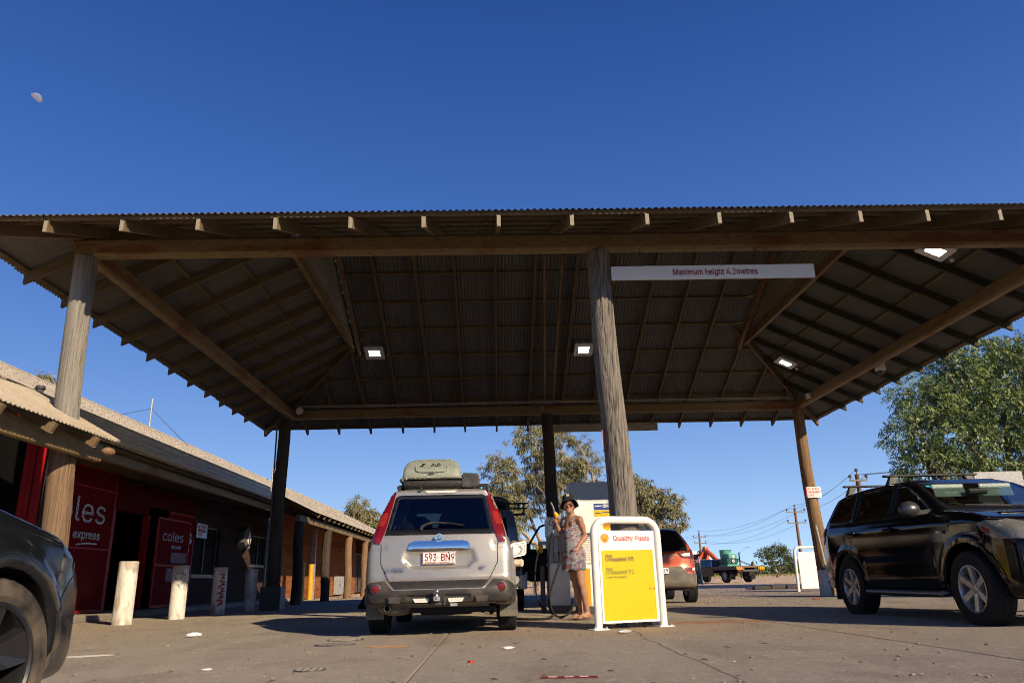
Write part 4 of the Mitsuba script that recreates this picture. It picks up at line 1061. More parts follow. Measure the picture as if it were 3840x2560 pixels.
    P('tailgate_strip', C.patch([(-0.555, 0.585), (0.555, 0.585), (0.482, 0.503), (-0.482, 0.503)], 'rear', 0.008, 0.025), 'black_plastic', 35)
    for s, v in ((1, 'right'), (-1, 'left')):
        P('bumper_side', C.patch([(-1.0, 0.30), (-0.95, 0.50), (-0.60, 0.52), (-0.42, 0.42), (-0.40, 0.30)], v, 0.012, 0.03, maxdev=0.5), 'bumper_plastic', 35)
        P('reflector', xf(lathe([(0.001, 0.012), (0.036, 0.008), (0.044, 0.0), (0.044, -0.03), (0.001, -0.03)], 24, 'y'), M4((s*0.685, -1.018, 0.508), PI)), 'red_lens', 30)
        P('reflector_ring', xf(lathe([(0.043, 0.008), (0.056, 0.004), (0.056, -0.03), (0.043, -0.03)], 24, 'y'), M4((s*0.685, -1.018, 0.508), PI)), 'dark_metal', 30)
        q = Polygon([(s*0.10, 0.402), (s*0.28, 0.402), (s*0.255, 0.360), (s*0.115, 0.358)])
        P('reversing_light', stand(extr(q, 0.02), (0, -1.01, 0), (1, 0, 0), (0, 0, 1)), 'clear_lens')
        P('bumper_notch', stand(extr(Polygon([(s*0.40, 0.42), (s*0.55, 0.425), (s*0.53, 0.36), (s*0.42, 0.355)]), 0.03), (0, -1.035, 0), (1, 0, 0), (0, 0, 1)), 'bumper_plastic')
        P('mud_flap', xf(bx(-0.105, 0.105, -0.008, 0.008, 0.17, 0.40, 0.004), M4((s*0.775, -0.40, 0))), 'bumper_grey')
        # flank
        P('side_window', C.patch(sidew[0], v, 0.004, 0.04, skirt=False), 'smoke_glass', True)
        P('side_window', C.patch(sidew[1], v, 0.004, 0.04, skirt=False), 'smoke_glass', True)
        P('side_window', C.patch(sidew[2], v, 0.004, 0.04, skirt=False), 'clear_glass', True)
        P('door_seam', C.line([(0.42, 1.55), (0.42, 0.6), (0.40, 0.4)], 0.008, v, 0.002), 'matt_black'); P('door_seam', C.line([(1.24, 1.5), (1.24, 0.36)], 0.008, v, 0.002), 'matt_black')
        for yy in (0.55, 1.4): P('door_handle', xf(bx(-0.02, 0.02, -0.1, 0.1, -0.018, 0.018, 0.008), M4((s*0.885, yy, 0.93))), 'paint_silver')
        P('sill', bx(min(s*0.80, s*0.885), max(s*0.80, s*0.885), 0.42, 2.2, 0.26, 0.36, 0.02), 'bumper_plastic')
        P('wing_mirror', xf(trimesh.creation.icosphere(3, 0.1), np.array([[0.8, 0, 0, s*0.93], [0, 0.7, 0, 1.95], [0, 0, 0.75, 1.06], [0, 0, 0, 1.0]])), 'paint_silver', True)
        P('roof_rail', tube(smooth_path([(s*0.50, -0.55, 1.61), (s*0.525, -0.42, 1.675), (s*0.54, 0.4, 1.72), (s*0.54, 1.0, 1.71), (s*0.51, 1.25, 1.63)], 6), 0.02, 8), 'black_plastic', 40)
    P('windscreen', C.patch(wsc, 'front', 0.004, 0.05, skirt=False, maxdev=0.8), 'clear_glass', True)
    for s in (1, -1): P('headlight', C.patch([(s*0.42, 0.72), (s*0.78, 0.76), (s*0.80, 0.88), (s*0.50, 0.84)], 'front', 0.008, 0.04, maxdev=0.8), 'headlamp', True)
    P('grille', C.patch([(-0.36, 0.66), (0.36, 0.66), (0.32, 0.80), (-0.32, 0.80)], 'front', 0.006, 0.04), 'black_plastic')
    # handle bar, plate, badges, wiper
    hb = Polygon([(-0.355, 0.925), (-0.325, 0.995), (-0.27, 1.012), (0.27, 1.012), (0.325, 0.995), (0.355, 0.925), (0.28, 0.918), (-0.28, 0.918)])
    P('chrome_handle', C.patch(hb.buffer(-0.008).buffer(0.008), 'rear', 0.028, 0.02), 'chrome', 30)
    pl = P('number_plate', bx(-0.186, 0.186, -0.953, -0.945, 0.760, 0.892, 0.002), 'plate_white', label='white number plate with maroon characters 593 BN9')
    add('border', xf(stand(extr(rrect(-0.183, 0.183, 0.763, 0.889, 0.012).difference(rrect(-0.178, 0.178, 0.768, 0.884, 0.010)), 0.0015), (0, -0.9535, 0)), T), 'sign_maroon', pl)
    a = text('593', 0.074, 0.002, True, wid=0.130); b = text('BN9', 0.074, 0.002, True, wid=0.152)
    add('lettering', xf(stand(a, (-0.166, -0.9535, 0.795)), T), 'sign_maroon', pl); add('lettering', xf(stand(b, (0.014, -0.9535, 0.795)), T), 'sign_maroon', pl)
    add('dot', xf(stand(extr(Point(-0.012, 0.832).buffer(0.007), 0.002), (0, -0.9535, 0)), T), 'sign_maroon', pl)
    add('lettering', xf(stand(text('QUEENSLAND - SUNSHINE STATE', 0.0135, 0.002, True, center=True, wid=0.322), (0, -0.9535, 0.7705)), T), 'sign_maroon', pl)
    for x in (-0.105, 0.105): add('screw', xf(lathe([(0.001, .004), (0.008, .003), (0.009, 0)], 10, 'y').apply_transform(M4((x, -0.953, 0.880), PI)), T), 'dark_metal', pl)
    em = P('badge_ring', xf(stand(extr(Point(0, 0).buffer(0.044).difference(Point(0, 0).buffer(0.034)), 0.012), (0, -0.955, 1.044)), np.eye(4)), 'chrome')
    P('badge_bar', stand(extr(sbox(-0.052, -0.012, 0.052, 0.012), 0.014), (0, -0.957, 1.044)), 'chrome'); 
    P('badge_lettering', stand(text('NISSAN', 0.013, 0.002, True, center=True, wid=0.085), (0, -0.9715, 1.0375)), 'dark_metal')
    P('badge_lettering', stand(text('X-TRAIL', 0.036, 0.006, True, wid=0.205), (-0.585, -0.972, 0.692)), 'badge_blue'); P('badge_lettering', stand(text('ST', 0.034, 0.006, True, wid=0.062), (0.455, -0.972, 0.700)), 'badge_blue')
    P('wiper_arm', tube(smooth_path([(-0.21, -0.90, 1.135), (-0.19, -0.905, 1.175), (-0.08, -0.90, 1.212), (0.08, -0.895, 1.205)], 6), [0.02]*6+[0.016]*6+[0.009]*7, 8), 'black_plastic', 40)
    P('wiper_blade', tube([(-0.10, -0.885, 1.208), (0.1, -0.885, 1.208), (0.27, -0.885, 1.180)], 0.009, 6), 'rubber')
    # tow bar, exhaust, underside
    P('tow_ball', cat([lathe([(0.001, 0.055)]+[(0.027*math.sin(a), 0.028-0.027*-math.cos(a)) for a in np.linspace(0.2, 2.6, 8)]+[(0.014, 0.0), (0.014, -0.03), (0.03, -0.035), (0.03, -0.05), (0.001, -0.05)], 20)]).apply_translation((-0.012, -1.15, 0.445)), 'steel', True)
    P('tow_tongue', bar((-0.012, -1.17, 0.40), (-0.012, -0.7, 0.375), 0.06, 0.045, c=0.006), 'grey_metal')
    P('tow_hitch', cat([bx(-0.06, 0.05, -1.02, -0.7, 0.325, 0.405, 0.008), bx(0.055, 0.075, -1.05, -0.95, 0.33, 0.40, 0.003)]), 'dark_metal')
    P('tow_socket', bx(0.125, 0.205, -1.03, -0.98, 0.315, 0.345, 0.006), 'grey_metal')
    P('wiring', tube(smooth_path([(-0.04, -1.0, 0.39), (-0.10, -1.03, 0.37), (-0.09, -0.98, 0.34)], 5), 0.008, 6), 'matt_black')
    P('tow_bar', tube([(-0.55, -0.85, 0.335), (0.55, -0.85, 0.335)], 0.03, 8), 'bumper_grey', 40)
    P('muffler', xf(trimesh.creation.icosphere(3, 1.0), np.array([[0.21, 0, 0, -0.50], [0, 0.24, 0, -0.62], [0, 0, 0.085, 0.30], [0, 0, 0, 1.0]])), 'bumper_grey', True)
    ex = lathe([(0.030, 0.0), (0.036, 0.0), (0.036, 0.18), (0.030, 0.18), (0.030, 0.0)], 18, 'y')
    P('exhaust_pipe', ex.apply_translation((-0.56, -1.0, 0.305)), 'dark_metal', 40); P('exhaust_bore', bx(-0.585, -0.535, -0.90, -0.89, 0.28, 0.33), 'matt_black')
    P('underbody', bx(-0.62, 0.62, -0.75, 3.0, 0.25, 0.30), 'matt_black')
    P('rear_axle', cat([tube([(-0.66, 0, 0.30), (0.66, 0, 0.30)], 0.05, 10), tube([(0.48, -0.15, 0.42), (0.58, 0.02, 0.20)], 0.03, 8), tube([(-0.48, -0.15, 0.42), (-0.58, 0.02, 0.20)], 0.03, 8)]), 'matt_black')
    P('spare_wheel', lathe([(0.001, 0.02), (0.30, 0.02), (0.33, -0.05), (0.30, -0.12), (0.001, -0.12)], 28).apply_translation((0.05, -0.30, 0.33)), 'matt_black', 40)
    for sx in (-1, 1):
        for yy in (0.0, 2.63): wheel(car, T, sx*0.765, yy, 0.345, 0.22, 0.225, (6, 0.05, 0.06, 0.03), 'alloy')
    # open fuel flap on the right flank
    fk_ = P('fuel_flap', xf(cat([extr(rrect(-0.10, 0.10, -0.085, 0.085, 0.03), 0.012)]), np.array([[0.985, 0.05, 0, 0.915], [0.12, 0, 1, -0.17], [0.16, 1, 0, 0.925], [0, 0, 0, 1.0]])), 'plate_white')
    fl_ = np.array([[0.985, 0.05, 0, 0.915], [0.12, 0, 1, -0.17], [0.16, 1, 0, 0.925], [0, 0, 0, 1.0]])
    inner = rrect(-0.082, 0.082, -0.068, 0.068, 0.025)
    add('rim', xf(xf(extr(inner.difference(inner.buffer(-0.008)), 0.006).apply_translation((0, 0, -0.006)), fl_), T), 'grey_metal', fk_)
    hook = LineString([(-0.02, -0.035), (0.0, -0.05), (0.035, -0.04), (0.05, -0.005), (0.035, 0.03), (0.01, 0.035)]).buffer(0.011)
    add('cap_hook', xf(xf(extr(hook, 0.012).apply_translation((0, 0, -0.012)), fl_), T), 'grey_metal', fk_)
    for (a_, b_) in ((-0.062, 0.03),):
        add('tab', xf(xf(bx(a_-0.012, a_+0.012, b_-0.01, b_+0.01, -0.012, -0.002), fl_), T), 'dark_metal', fk_)
    P('flap_hinge', bx(0.85, 0.90, -0.19, -0.15, 0.86, 0.96, 0.004), 'plate_white')
    P('fuel_cap', tube([(0.84, -0.14, 0.765), (0.955, -0.20, 0.765)], [0.045, 0.045], 16), 'cap_tan', 40); P('cap_grip', bx(0.95, 0.975, -0.21, -0.19, 0.735, 0.795, 0.004), 'cap_tan')
    P('filler_recess', C.patch(rrect(-0.19, -0.03, 0.72, 0.88, 0.04), 'right', 0.004, 0.03), 'matt_black')
    for yy in (-0.1, 0.95): P('roof_bar', bx(-0.56, 0.56, yy-0.03, yy+0.03, 1.70, 1.735, 0.008), 'black_plastic')
    # load on the roof: things of their own
    rb = thing('roof_box', 'grey green roof box with black base on top of the silver wagon', 'roof box')
    Q = bits(T @ M4((-0.135, 0, 0)), rb)
    fr = [(0.0, 2.075), (0.10, 2.073), (0.235, 2.055), (0.30, 2.01), (0.345, 1.92), (0.37, 1.81), (0.385, 1.795), (0.385, 1.765), (0.0, 1.765)]
    sd = [(-0.40, 1.765), (-0.42, 1.80), (-0.385, 1.90), (-0.30, 2.00), (-0.12, 2.06), (0.5, 2.08), (1.0, 2.05), (1.45, 1.95), (1.72, 1.82), (1.74, 1.765)]
    pn = [(0.0, -0.44), (0.28, -0.44), (0.36, -0.40), (0.40, -0.28), (0.40, 1.1), (0.32, 1.6), (0.16, 1.76), (0.0, 1.78)]
    Q('lid', sdf_body(sd, fr, pn, h=0.02, r=0.035, bulge=0.15, smooth=3), 'box_grey', True)
    fr2 = [(0.0, 1.765), (0.375, 1.765), (0.375, 1.72), (0.33, 1.66), (0.30, 1.64), (0.0, 1.64)]
    sd2 = [(-0.39, 1.765), (1.70, 1.765), (1.55, 1.66), (1.3, 1.64), (-0.25, 1.64), (-0.36, 1.69)]
    Q('base', sdf_body(sd2, fr2, pn, h=0.02, r=0.02, bulge=0.15, smooth=3), 'black_plastic', True)
    Q('rim', tube([(x*1.0, y, 1.775) for x, y in list(zip([-.30, -.375, -.392, -.392], [-.42, -.37, -.25, 1.0]))], 0.014, 8), 'box_grey', 40)
    Q('logo', cat([stand(extr(Polygon(p), 0.004), (0, -0.385, 0)) for p in (
        [(-0.125, 1.935), (-0.095, 1.935), (-0.085, 1.95), (-0.07, 1.95), (-0.075, 1.96), (-0.115, 1.962)], [(0.005, 1.937), (0.05, 1.937), (0.055, 1.944), (0.03, 1.944), (0.035, 1.962), (0.012, 1.962)],
        [(0.058, 1.937), (0.075, 1.937), (0.085, 1.955), (0.10, 1.937), (0.12, 1.937), (0.10, 1.963), (0.075, 1.963)])]), 'matt_black')
    Q('latch', bx(-0.03, 0.03, -0.43, -0.41, 1.825, 1.84), 'dark_metal')
    Q('groove', tube(smooth_path([(-0.20, -0.372, 1.935), (-0.17, -0.405, 1.865), (0.0, -0.42, 1.855), (0.17, -0.405, 1.865), (0.20, -0.372, 1.935)], 6), 0.006, 6), 'box_grey', 40)
    for yy in (-0.1, 0.95): Q('clamp', bx(-0.15, 0.15, yy-0.05, yy+0.05, 1.62, 1.66, 0.005), 'black_plastic')
    bg = thing('roof_bag', 'dark grey soft bag strapped beside the roof box', 'bag')
    Q = bits(T, bg)
    v = sdf_body([(-0.30, 1.67), (-0.32, 1.85), (0.9, 1.87), (0.92, 1.67)], [(0.0, 1.865), (0.10, 1.86), (0.125, 1.82), (0.13, 1.70), (0.11, 1.665), (0.0, 1.665)], [(0.0, -0.32), (0.12, -0.31), (0.13, 0.9), (0.0, 0.92)], h=0.018, r=0.03, bulge=0.0)
    nz = meshkit.fbm(v.vertices*np.array([14, 9, 14]), 3, 4)-0.5; v.vertices = v.vertices+np.stack([nz*0.05, nz*0.05, nz*0.05], -1)*np.array([1, 1, 0.8])
    v.apply_translation((0.335, 0, 0))
    Q('cover', v, 'bag_cloth', 40); Q('strap', tube([(0.215, -0.1, 1.66), (0.25, -0.1, 1.875), (0.42, -0.1, 1.865), (0.465, -0.1, 1.66)], 0.012, 6), 'strap_teal')
mat('badge_blue', (0.16, 0.20, 0.34), 0.3, metal=0.5)
mat('cap_tan', (0.55, 0.46, 0.33), 0.5)
mat('box_grey', proc(lambda p, n, uv: c3(0.225, 0.25, 0.205)*(0.92+0.16*fbm(p.x*5, p.y*5, p.z*5, 4))), 0.5)
mat('bag_cloth', (0.05, 0.048, 0.055), 0.85)
mat('strap_teal', (0.05, 0.20, 0.20), 0.8)
build_silver()
# ============================================================ black wagon on the right
def seat(P, x, y, h=0.62):
    m = cat([bx(x-0.24, x+0.24, y-0.24, y+0.24, 0.62, 0.78, 0.04), xf(bx(-0.24, 0.24, -0.07, 0.07, 0, h, 0.05), M4((x, y-0.26, 0.74)) @ np.array([[1, 0, 0, 0], [0, 1, -0.18, 0], [0, 0, 1, 0], [0, 0, 0, 1.0]])), bx(x-0.12, x+0.12, y-0.46, y-0.37, 0.74+h+0.02, 0.74+h+0.2, 0.04)])
    P('seat', m.apply_translation((0, 0, 0.10)), 'interior', 30)
def build_black():
    T = M4((5.97, 11.06, -0.02), PI)
    side = [(-0.95, 0.34), (-1.04, 0.42), (-1.07, 0.60), (-1.03, 0.92), (-0.99, 1.10), (-0.90, 1.28), (-0.72, 1.55), (-0.62, 1.65), (-0.35, 1.715), (0.2, 1.75), (0.9, 1.745), (1.35, 1.70), (1.62, 1.615),
            (2.42, 1.24), (2.62, 1.215), (2.95, 1.17), (3.25, 1.10), (3.50, 0.99), (3.66, 0.86), (3.73, 0.68), (3.74, 0.45), (3.62, 0.30), (3.3, 0.26), (2.0, 0.30), (0.0, 0.32), (-0.7, 0.32)]
    front = [(0.0, 1.775), (0.45, 1.76), (0.60, 1.71), (0.67, 1.64), (0.765, 1.40), (0.83, 1.27), (0.885, 1.21), (0.93, 1.08), (0.952, 0.85), (0.945, 0.50), (0.90, 0.34), (0.80, 0.27), (0.0, 0.27)]
    plan = [(0.0, -1.12), (0.62, -1.12), (0.82, -0.98), (0.93, -0.6), (0.96, 0.0), (0.96, 2.7), (0.93, 3.15), (0.80, 3.50), (0.55, 3.70), (0.0, 3.80)]
    def extra(D, X, Y, Z):
        D = D-0.010*np.exp(-((Z-1.10+0.02*(Y-1))/0.035)**2)*(np.abs(X) > 0.7)*(Y < 2.6)
        D = D+0.012*np.exp(-((Z-0.66)/0.10)**2)*(np.abs(X) > 0.7)*(Y > 0.5)*(Y < 2.2)
        return D
    body = sdf_body(side, front, plan, h=0.025, r=0.07, bulge=0.045, arches=[(0, 0.385, 0.465), (2.82, 0.385, 0.465)], arch_x=0.5, extra=extra)
    C = Caster(body)
    car = thing('parked_car', 'shiny black wagon with roof bars parked at the right facing the camera', 'car')
    P = bits(T, car)
    wins = [[(1.26, 1.235), (1.26, 1.625), (1.50, 1.605), (1.74, 1.49), (2.18, 1.265), (2.14, 1.228)],
            [(0.22, 1.255), (0.22, 1.655), (1.17, 1.635), (1.17, 1.238)],
            [(-0.66, 1.31), (-0.52, 1.57), (-0.38, 1.63), (0.10, 1.655), (0.10, 1.262), (-0.55, 1.285)]]
    ws = [(-0.74, 1.275), (0.74, 1.275), (0.72, 1.33), (0.60, 1.60), (0.56, 1.62), (-0.56, 1.62), (-0.60, 1.60), (-0.72, 1.33)]
    shell = cut_windows(body, [(w, v) for w in wins for v in ('right', 'left')]+[(ws, 'front')])
    P('body', shell, 'paint_black', True)
    def pane(poly, v, m, nm):
        k = P(nm, C.patch(Polygon(poly).buffer(0.01), v, -0.004, 0.05, skirt=False, maxdev=0.9), m, True)
        fr = C.patch(Polygon(poly).buffer(0.022, join_style=1).difference(Polygon(poly).buffer(-0.016)), v, 0.004, 0.03, maxdev=0.9)
        if fr is not None: add('seal', xf(fr, T), 'black_gloss', k, smooth=True)
        return k
    for v in ('right', 'left'):
        pane(wins[0], v, 'smoke_glass', 'side_window'); pane(wins[1], v, 'smoke_glass', 'side_window'); pane(wins[2], v, 'smoke_glass', 'side_window')
    wk = pane(ws, 'front', 'clear_glass', 'windscreen')
    st = C.patch(rrect(0.47, 0.56, 1.57, 1.595, 0.004), 'front', 0.006, 0.02, maxdev=0.9)
    if st is not None: add('sticker', xf(st, T), 'sticker_teal', wk)
    P('rear_window', C.patch([(-0.70, 1.28), (0.70, 1.28), (0.58, 1.60), (-0.58, 1.60)], 'rear', 0.004, 0.05, maxdev=0.9), 'tint_glass', True)
    for s, v in ((1, 'right'), (-1, 'left')):
        for yy in (1.215, 0.16): P('door_seam', C.line([(yy, 1.66), (yy, 0.9), (yy+0.02, 0.42)], 0.008, v, 0.002), 'matt_black')
        P('door_seam', C.line([(2.22, 1.22), (2.26, 0.95), (2.20, 0.42)], 0.008, v, 0.002), 'matt_black')
        for yy in (1.34, 0.30): P('door_handle', cat([xf(bx(-0.018, 0.022, -0.11, 0.11, -0.016, 0.016, 0.01), M4((s*0.957, yy, 1.085))), xf(trimesh.creation.icosphere(2, 0.05), np.array([[0.4, 0, 0, s*0.93], [0, 1, 0, yy], [0, 0, 0.7, 1.085], [0, 0, 0, 1.0]]))]), 'paint_black', 30)
        P('wing_mirror', xf(trimesh.creation.icosphere(3, 0.12), np.array([[1.05, 0, 0, s*1.06], [0, 0.72, 0, 2.12], [0, 0, 0.80, 1.27], [0, 0, 0, 1.0]])), 'mirror_grey', True)
        P('mirror_foot', bar((s*0.84, 2.16, 1.24), (s*1.02, 2.13, 1.23), 0.08, 0.05), 'black_plastic')
        P('indicator', xf(trimesh.creation.icosphere(2, 0.03), np.array([[0.4, 0, 0, s*0.952], [0, 1.3, 0, 2.43], [0, 0, 0.5, 0.99], [0, 0, 0, 1.0]])), 'clear_lens', True)
        P('side_step', tube(smooth_path([(s*0.80, 0.56, 0.35), (s*0.95, 0.60, 0.33), (s*0.98, 0.78, 0.325), (s*0.98, 2.2, 0.325), (s*0.95, 2.32, 0.33), (s*0.80, 2.36, 0.35)], 6), 0.038, 12), 'step_metal', 40)
        P('headlight', C.patch(Polygon([(s*0.50, 0.90), (s*0.62, 0.86), (s*0.84, 0.88), (s*0.90, 0.94), (s*0.91, 1.03), (s*0.70, 1.06), (s*0.56, 1.02)]).buffer(0.012), 'front', 0.012, 0.025, maxdev=1.2), 'headlamp', 30)
        k = P('headlight_side', C.patch(Polygon([(3.55, 0.88), (3.28, 0.89), (3.16, 0.97), (3.11, 1.03), (3.20, 1.06), (3.42, 1.03), (3.60, 0.95)]).buffer(0.006), v, 0.012, 0.025, maxdev=0.5), 'headlamp', 30)
        m = C.patch([(3.24, 0.925), (3.16, 0.985), (3.18, 1.01), (3.26, 0.97)], v, 0.016, 0.02, maxdev=0.5)
        if m is not None and k: add('amber', xf(m, T), 'amber_lens', k)
        P('tail_light', C.patch([(-1.0, 1.08), (-0.88, 1.24), (-0.70, 1.22), (-0.78, 1.04), (-0.95, 0.96)], v, 0.012, 0.03, maxdev=0.6), 'dark_red_lens', 30)
        P('arch_flare', C.patch(Polygon([(2.82+0.525*math.cos(a), 0.385+0.525*math.sin(a)) for a in np.linspace(0.1, PI-0.15, 20)]+[(2.82+0.475*math.cos(a), 0.385+0.475*math.sin(a)) for a in np.linspace(PI-0.15, 0.1, 20)]), v, 0.010, 0.03, maxdev=0.4), 'paint_black', 30)
        P('guard_scuff', C.patch([(3.02, 0.85), (3.06, 0.86), (3.32, 0.50), (3.28, 0.48)], v, 0.014, 0.03, maxdev=0.4), 'bumper_grey')
        P('fog_lamp', C.patch(Point(s*0.68, 0.50).buffer(0.085), 'front', 0.006, 0.03, maxdev=1.0), 'matt_black')
        P('sill', C.line([(0.46, 0.50), (2.30, 0.46)], 0.05, v, 0.012), 'paint_black')
    P('grille', C.patch([(-0.44, 0.86), (0.44, 0.86), (0.38, 1.03), (-0.38, 1.03)], 'front', 0.008, 0.04, maxdev=1.0), 'matt_black')
    P('front_bumper', C.patch([(-0.62, 0.32), (0.62, 0.32), (0.55, 0.55), (-0.55, 0.55)], 'front', 0.008, 0.04, maxdev=1.0), 'black_plastic')
    P('bonnet_seam', C.line([(-0.88, 1.09), (-0.52, 1.05), (0.52, 1.05), (0.88, 1.09)], 0.008, 'front', 0.002), 'matt_black')
    for s in (-1, 1): P('wiper', tube([(s*0.1-0.1, 2.38, 1.265), (s*0.1+0.38, 2.28, 1.30)], 0.012, 6), 'black_plastic')
    P('snorkel_pod', bx(0.30, 0.6, 2.9, 3.05, 1.10, 1.16, 0.01), 'paint_black')
    # cabin
    seat(P, 0.38, 1.25); seat(P, -0.38, 1.25); seat(P, 0.38, 0.25, 0.58); seat(P, -0.38, 0.25, 0.58)
    P('cabin_floor', bx(-0.85, 0.85, -0.9, 2.3, 0.42, 0.46), 'interior'); P('dashboard', cat([bx(-0.80, 0.80, 1.95, 2.35, 0.75, 1.20, 0.05)]), 'interior', 30)
    P('door_trim', cat([bx(0.80, 0.86, -0.8, 2.1, 0.46, 1.19), bx(-0.86, -0.80, -0.8, 2.1, 0.46, 1.19)]), 'interior'); P('tailgate_trim', bx(-0.8, 0.8, -0.92, -0.86, 0.46, 1.10), 'interior')
    P('headlining', bx(-0.55, 0.55, -0.4, 1.35, 1.685, 1.70), 'interior')
    P('steering_wheel', xf(tube([(0.19*math.cos(a), 0.19*math.sin(a), 0) for a in np.arange(20)*2*PI/20], 0.017, 8, closed=True), np.array([[1, 0, 0, 0.38], [0, 0.4, 0.9, 1.82], [0, 0.9, -0.4, 1.18], [0, 0, 0, 1.0]])), 'matt_black', 40)
    for s in (1, -1): P('sun_visor', xf(bx(-0.20, 0.20, -0.012, 0.012, -0.16, 0.0, 0.008), M4((s*0.30, 1.70, 1.60)) @ np.array([[1, 0, 0, 0], [0, 1, -0.3, 0], [0, 0, 1, 0], [0, 0, 0, 1.0]])), 'visor_grey')
    P('rear_mirror', bx(-0.12, 0.12, 1.80, 1.84, 1.46, 1.53, 0.015), 'black_plastic')
    P('visor_card', bx(0.20, 0.36, 1.742, 1.746, 1.44, 1.50), 'plate_white')
    for yy in (-0.36, 0.86):
        P('roof_bar', xf(prism((-0.64, 0, 0), (0.64, 0, 0), [(-0.05, -0.008), (0.03, -0.014), (0.05, 0), (0.02, 0.016), (-0.04, 0.012)]), M4((0, yy, 1.815))), 'black_plastic')
        for s in (-1, 1): P('bar_foot', trimesh.convex.convex_hull(np.array([(s*0.62, yy-0.06, 1.675), (s*0.62, yy+0.06, 1.675), (s*0.50, yy-0.05, 1.73), (s*0.50, yy+0.05, 1.73), (s*0.56, yy-0.03, 1.808), (s*0.56, yy+0.03, 1.808), (s*0.46, yy-0.03, 1.808), (s*0.46, yy+0.03, 1.808)])), 'black_plastic')
    for sx in (-1, 1):
        for yy in (0.0, 2.82): wheel(car, T, sx*0.81, yy, 0.388, 0.25, 0.240, (6, 0.075, 0.085, 0.035), 'alloy')
    P('underbody', bx(-0.66, 0.66, -0.8, 3.3, 0.30, 0.36), 'matt_black'); P('mud_guard', bx(0.72, 0.93, -0.50, -0.485, 0.2, 0.5), 'rubber'); P('number_plate', bx(-0.19, 0.19, 3.775, 3.785, 0.55, 0.66), 'plate_white')
mat('black_gloss', (0.008, 0.008, 0.009), 0.12, coat=1.0)
mat('mirror_grey', (0.045, 0.046, 0.052), 0.35, metal=0.4, coat=0.6)
mat('step_metal', (0.09, 0.09, 0.09), 0.3, metal=0.8)
mat('sticker_teal', (0.05, 0.42, 0.45), 0.5)
mat('visor_grey', (0.33, 0.40, 0.36), 0.8)
build_black()

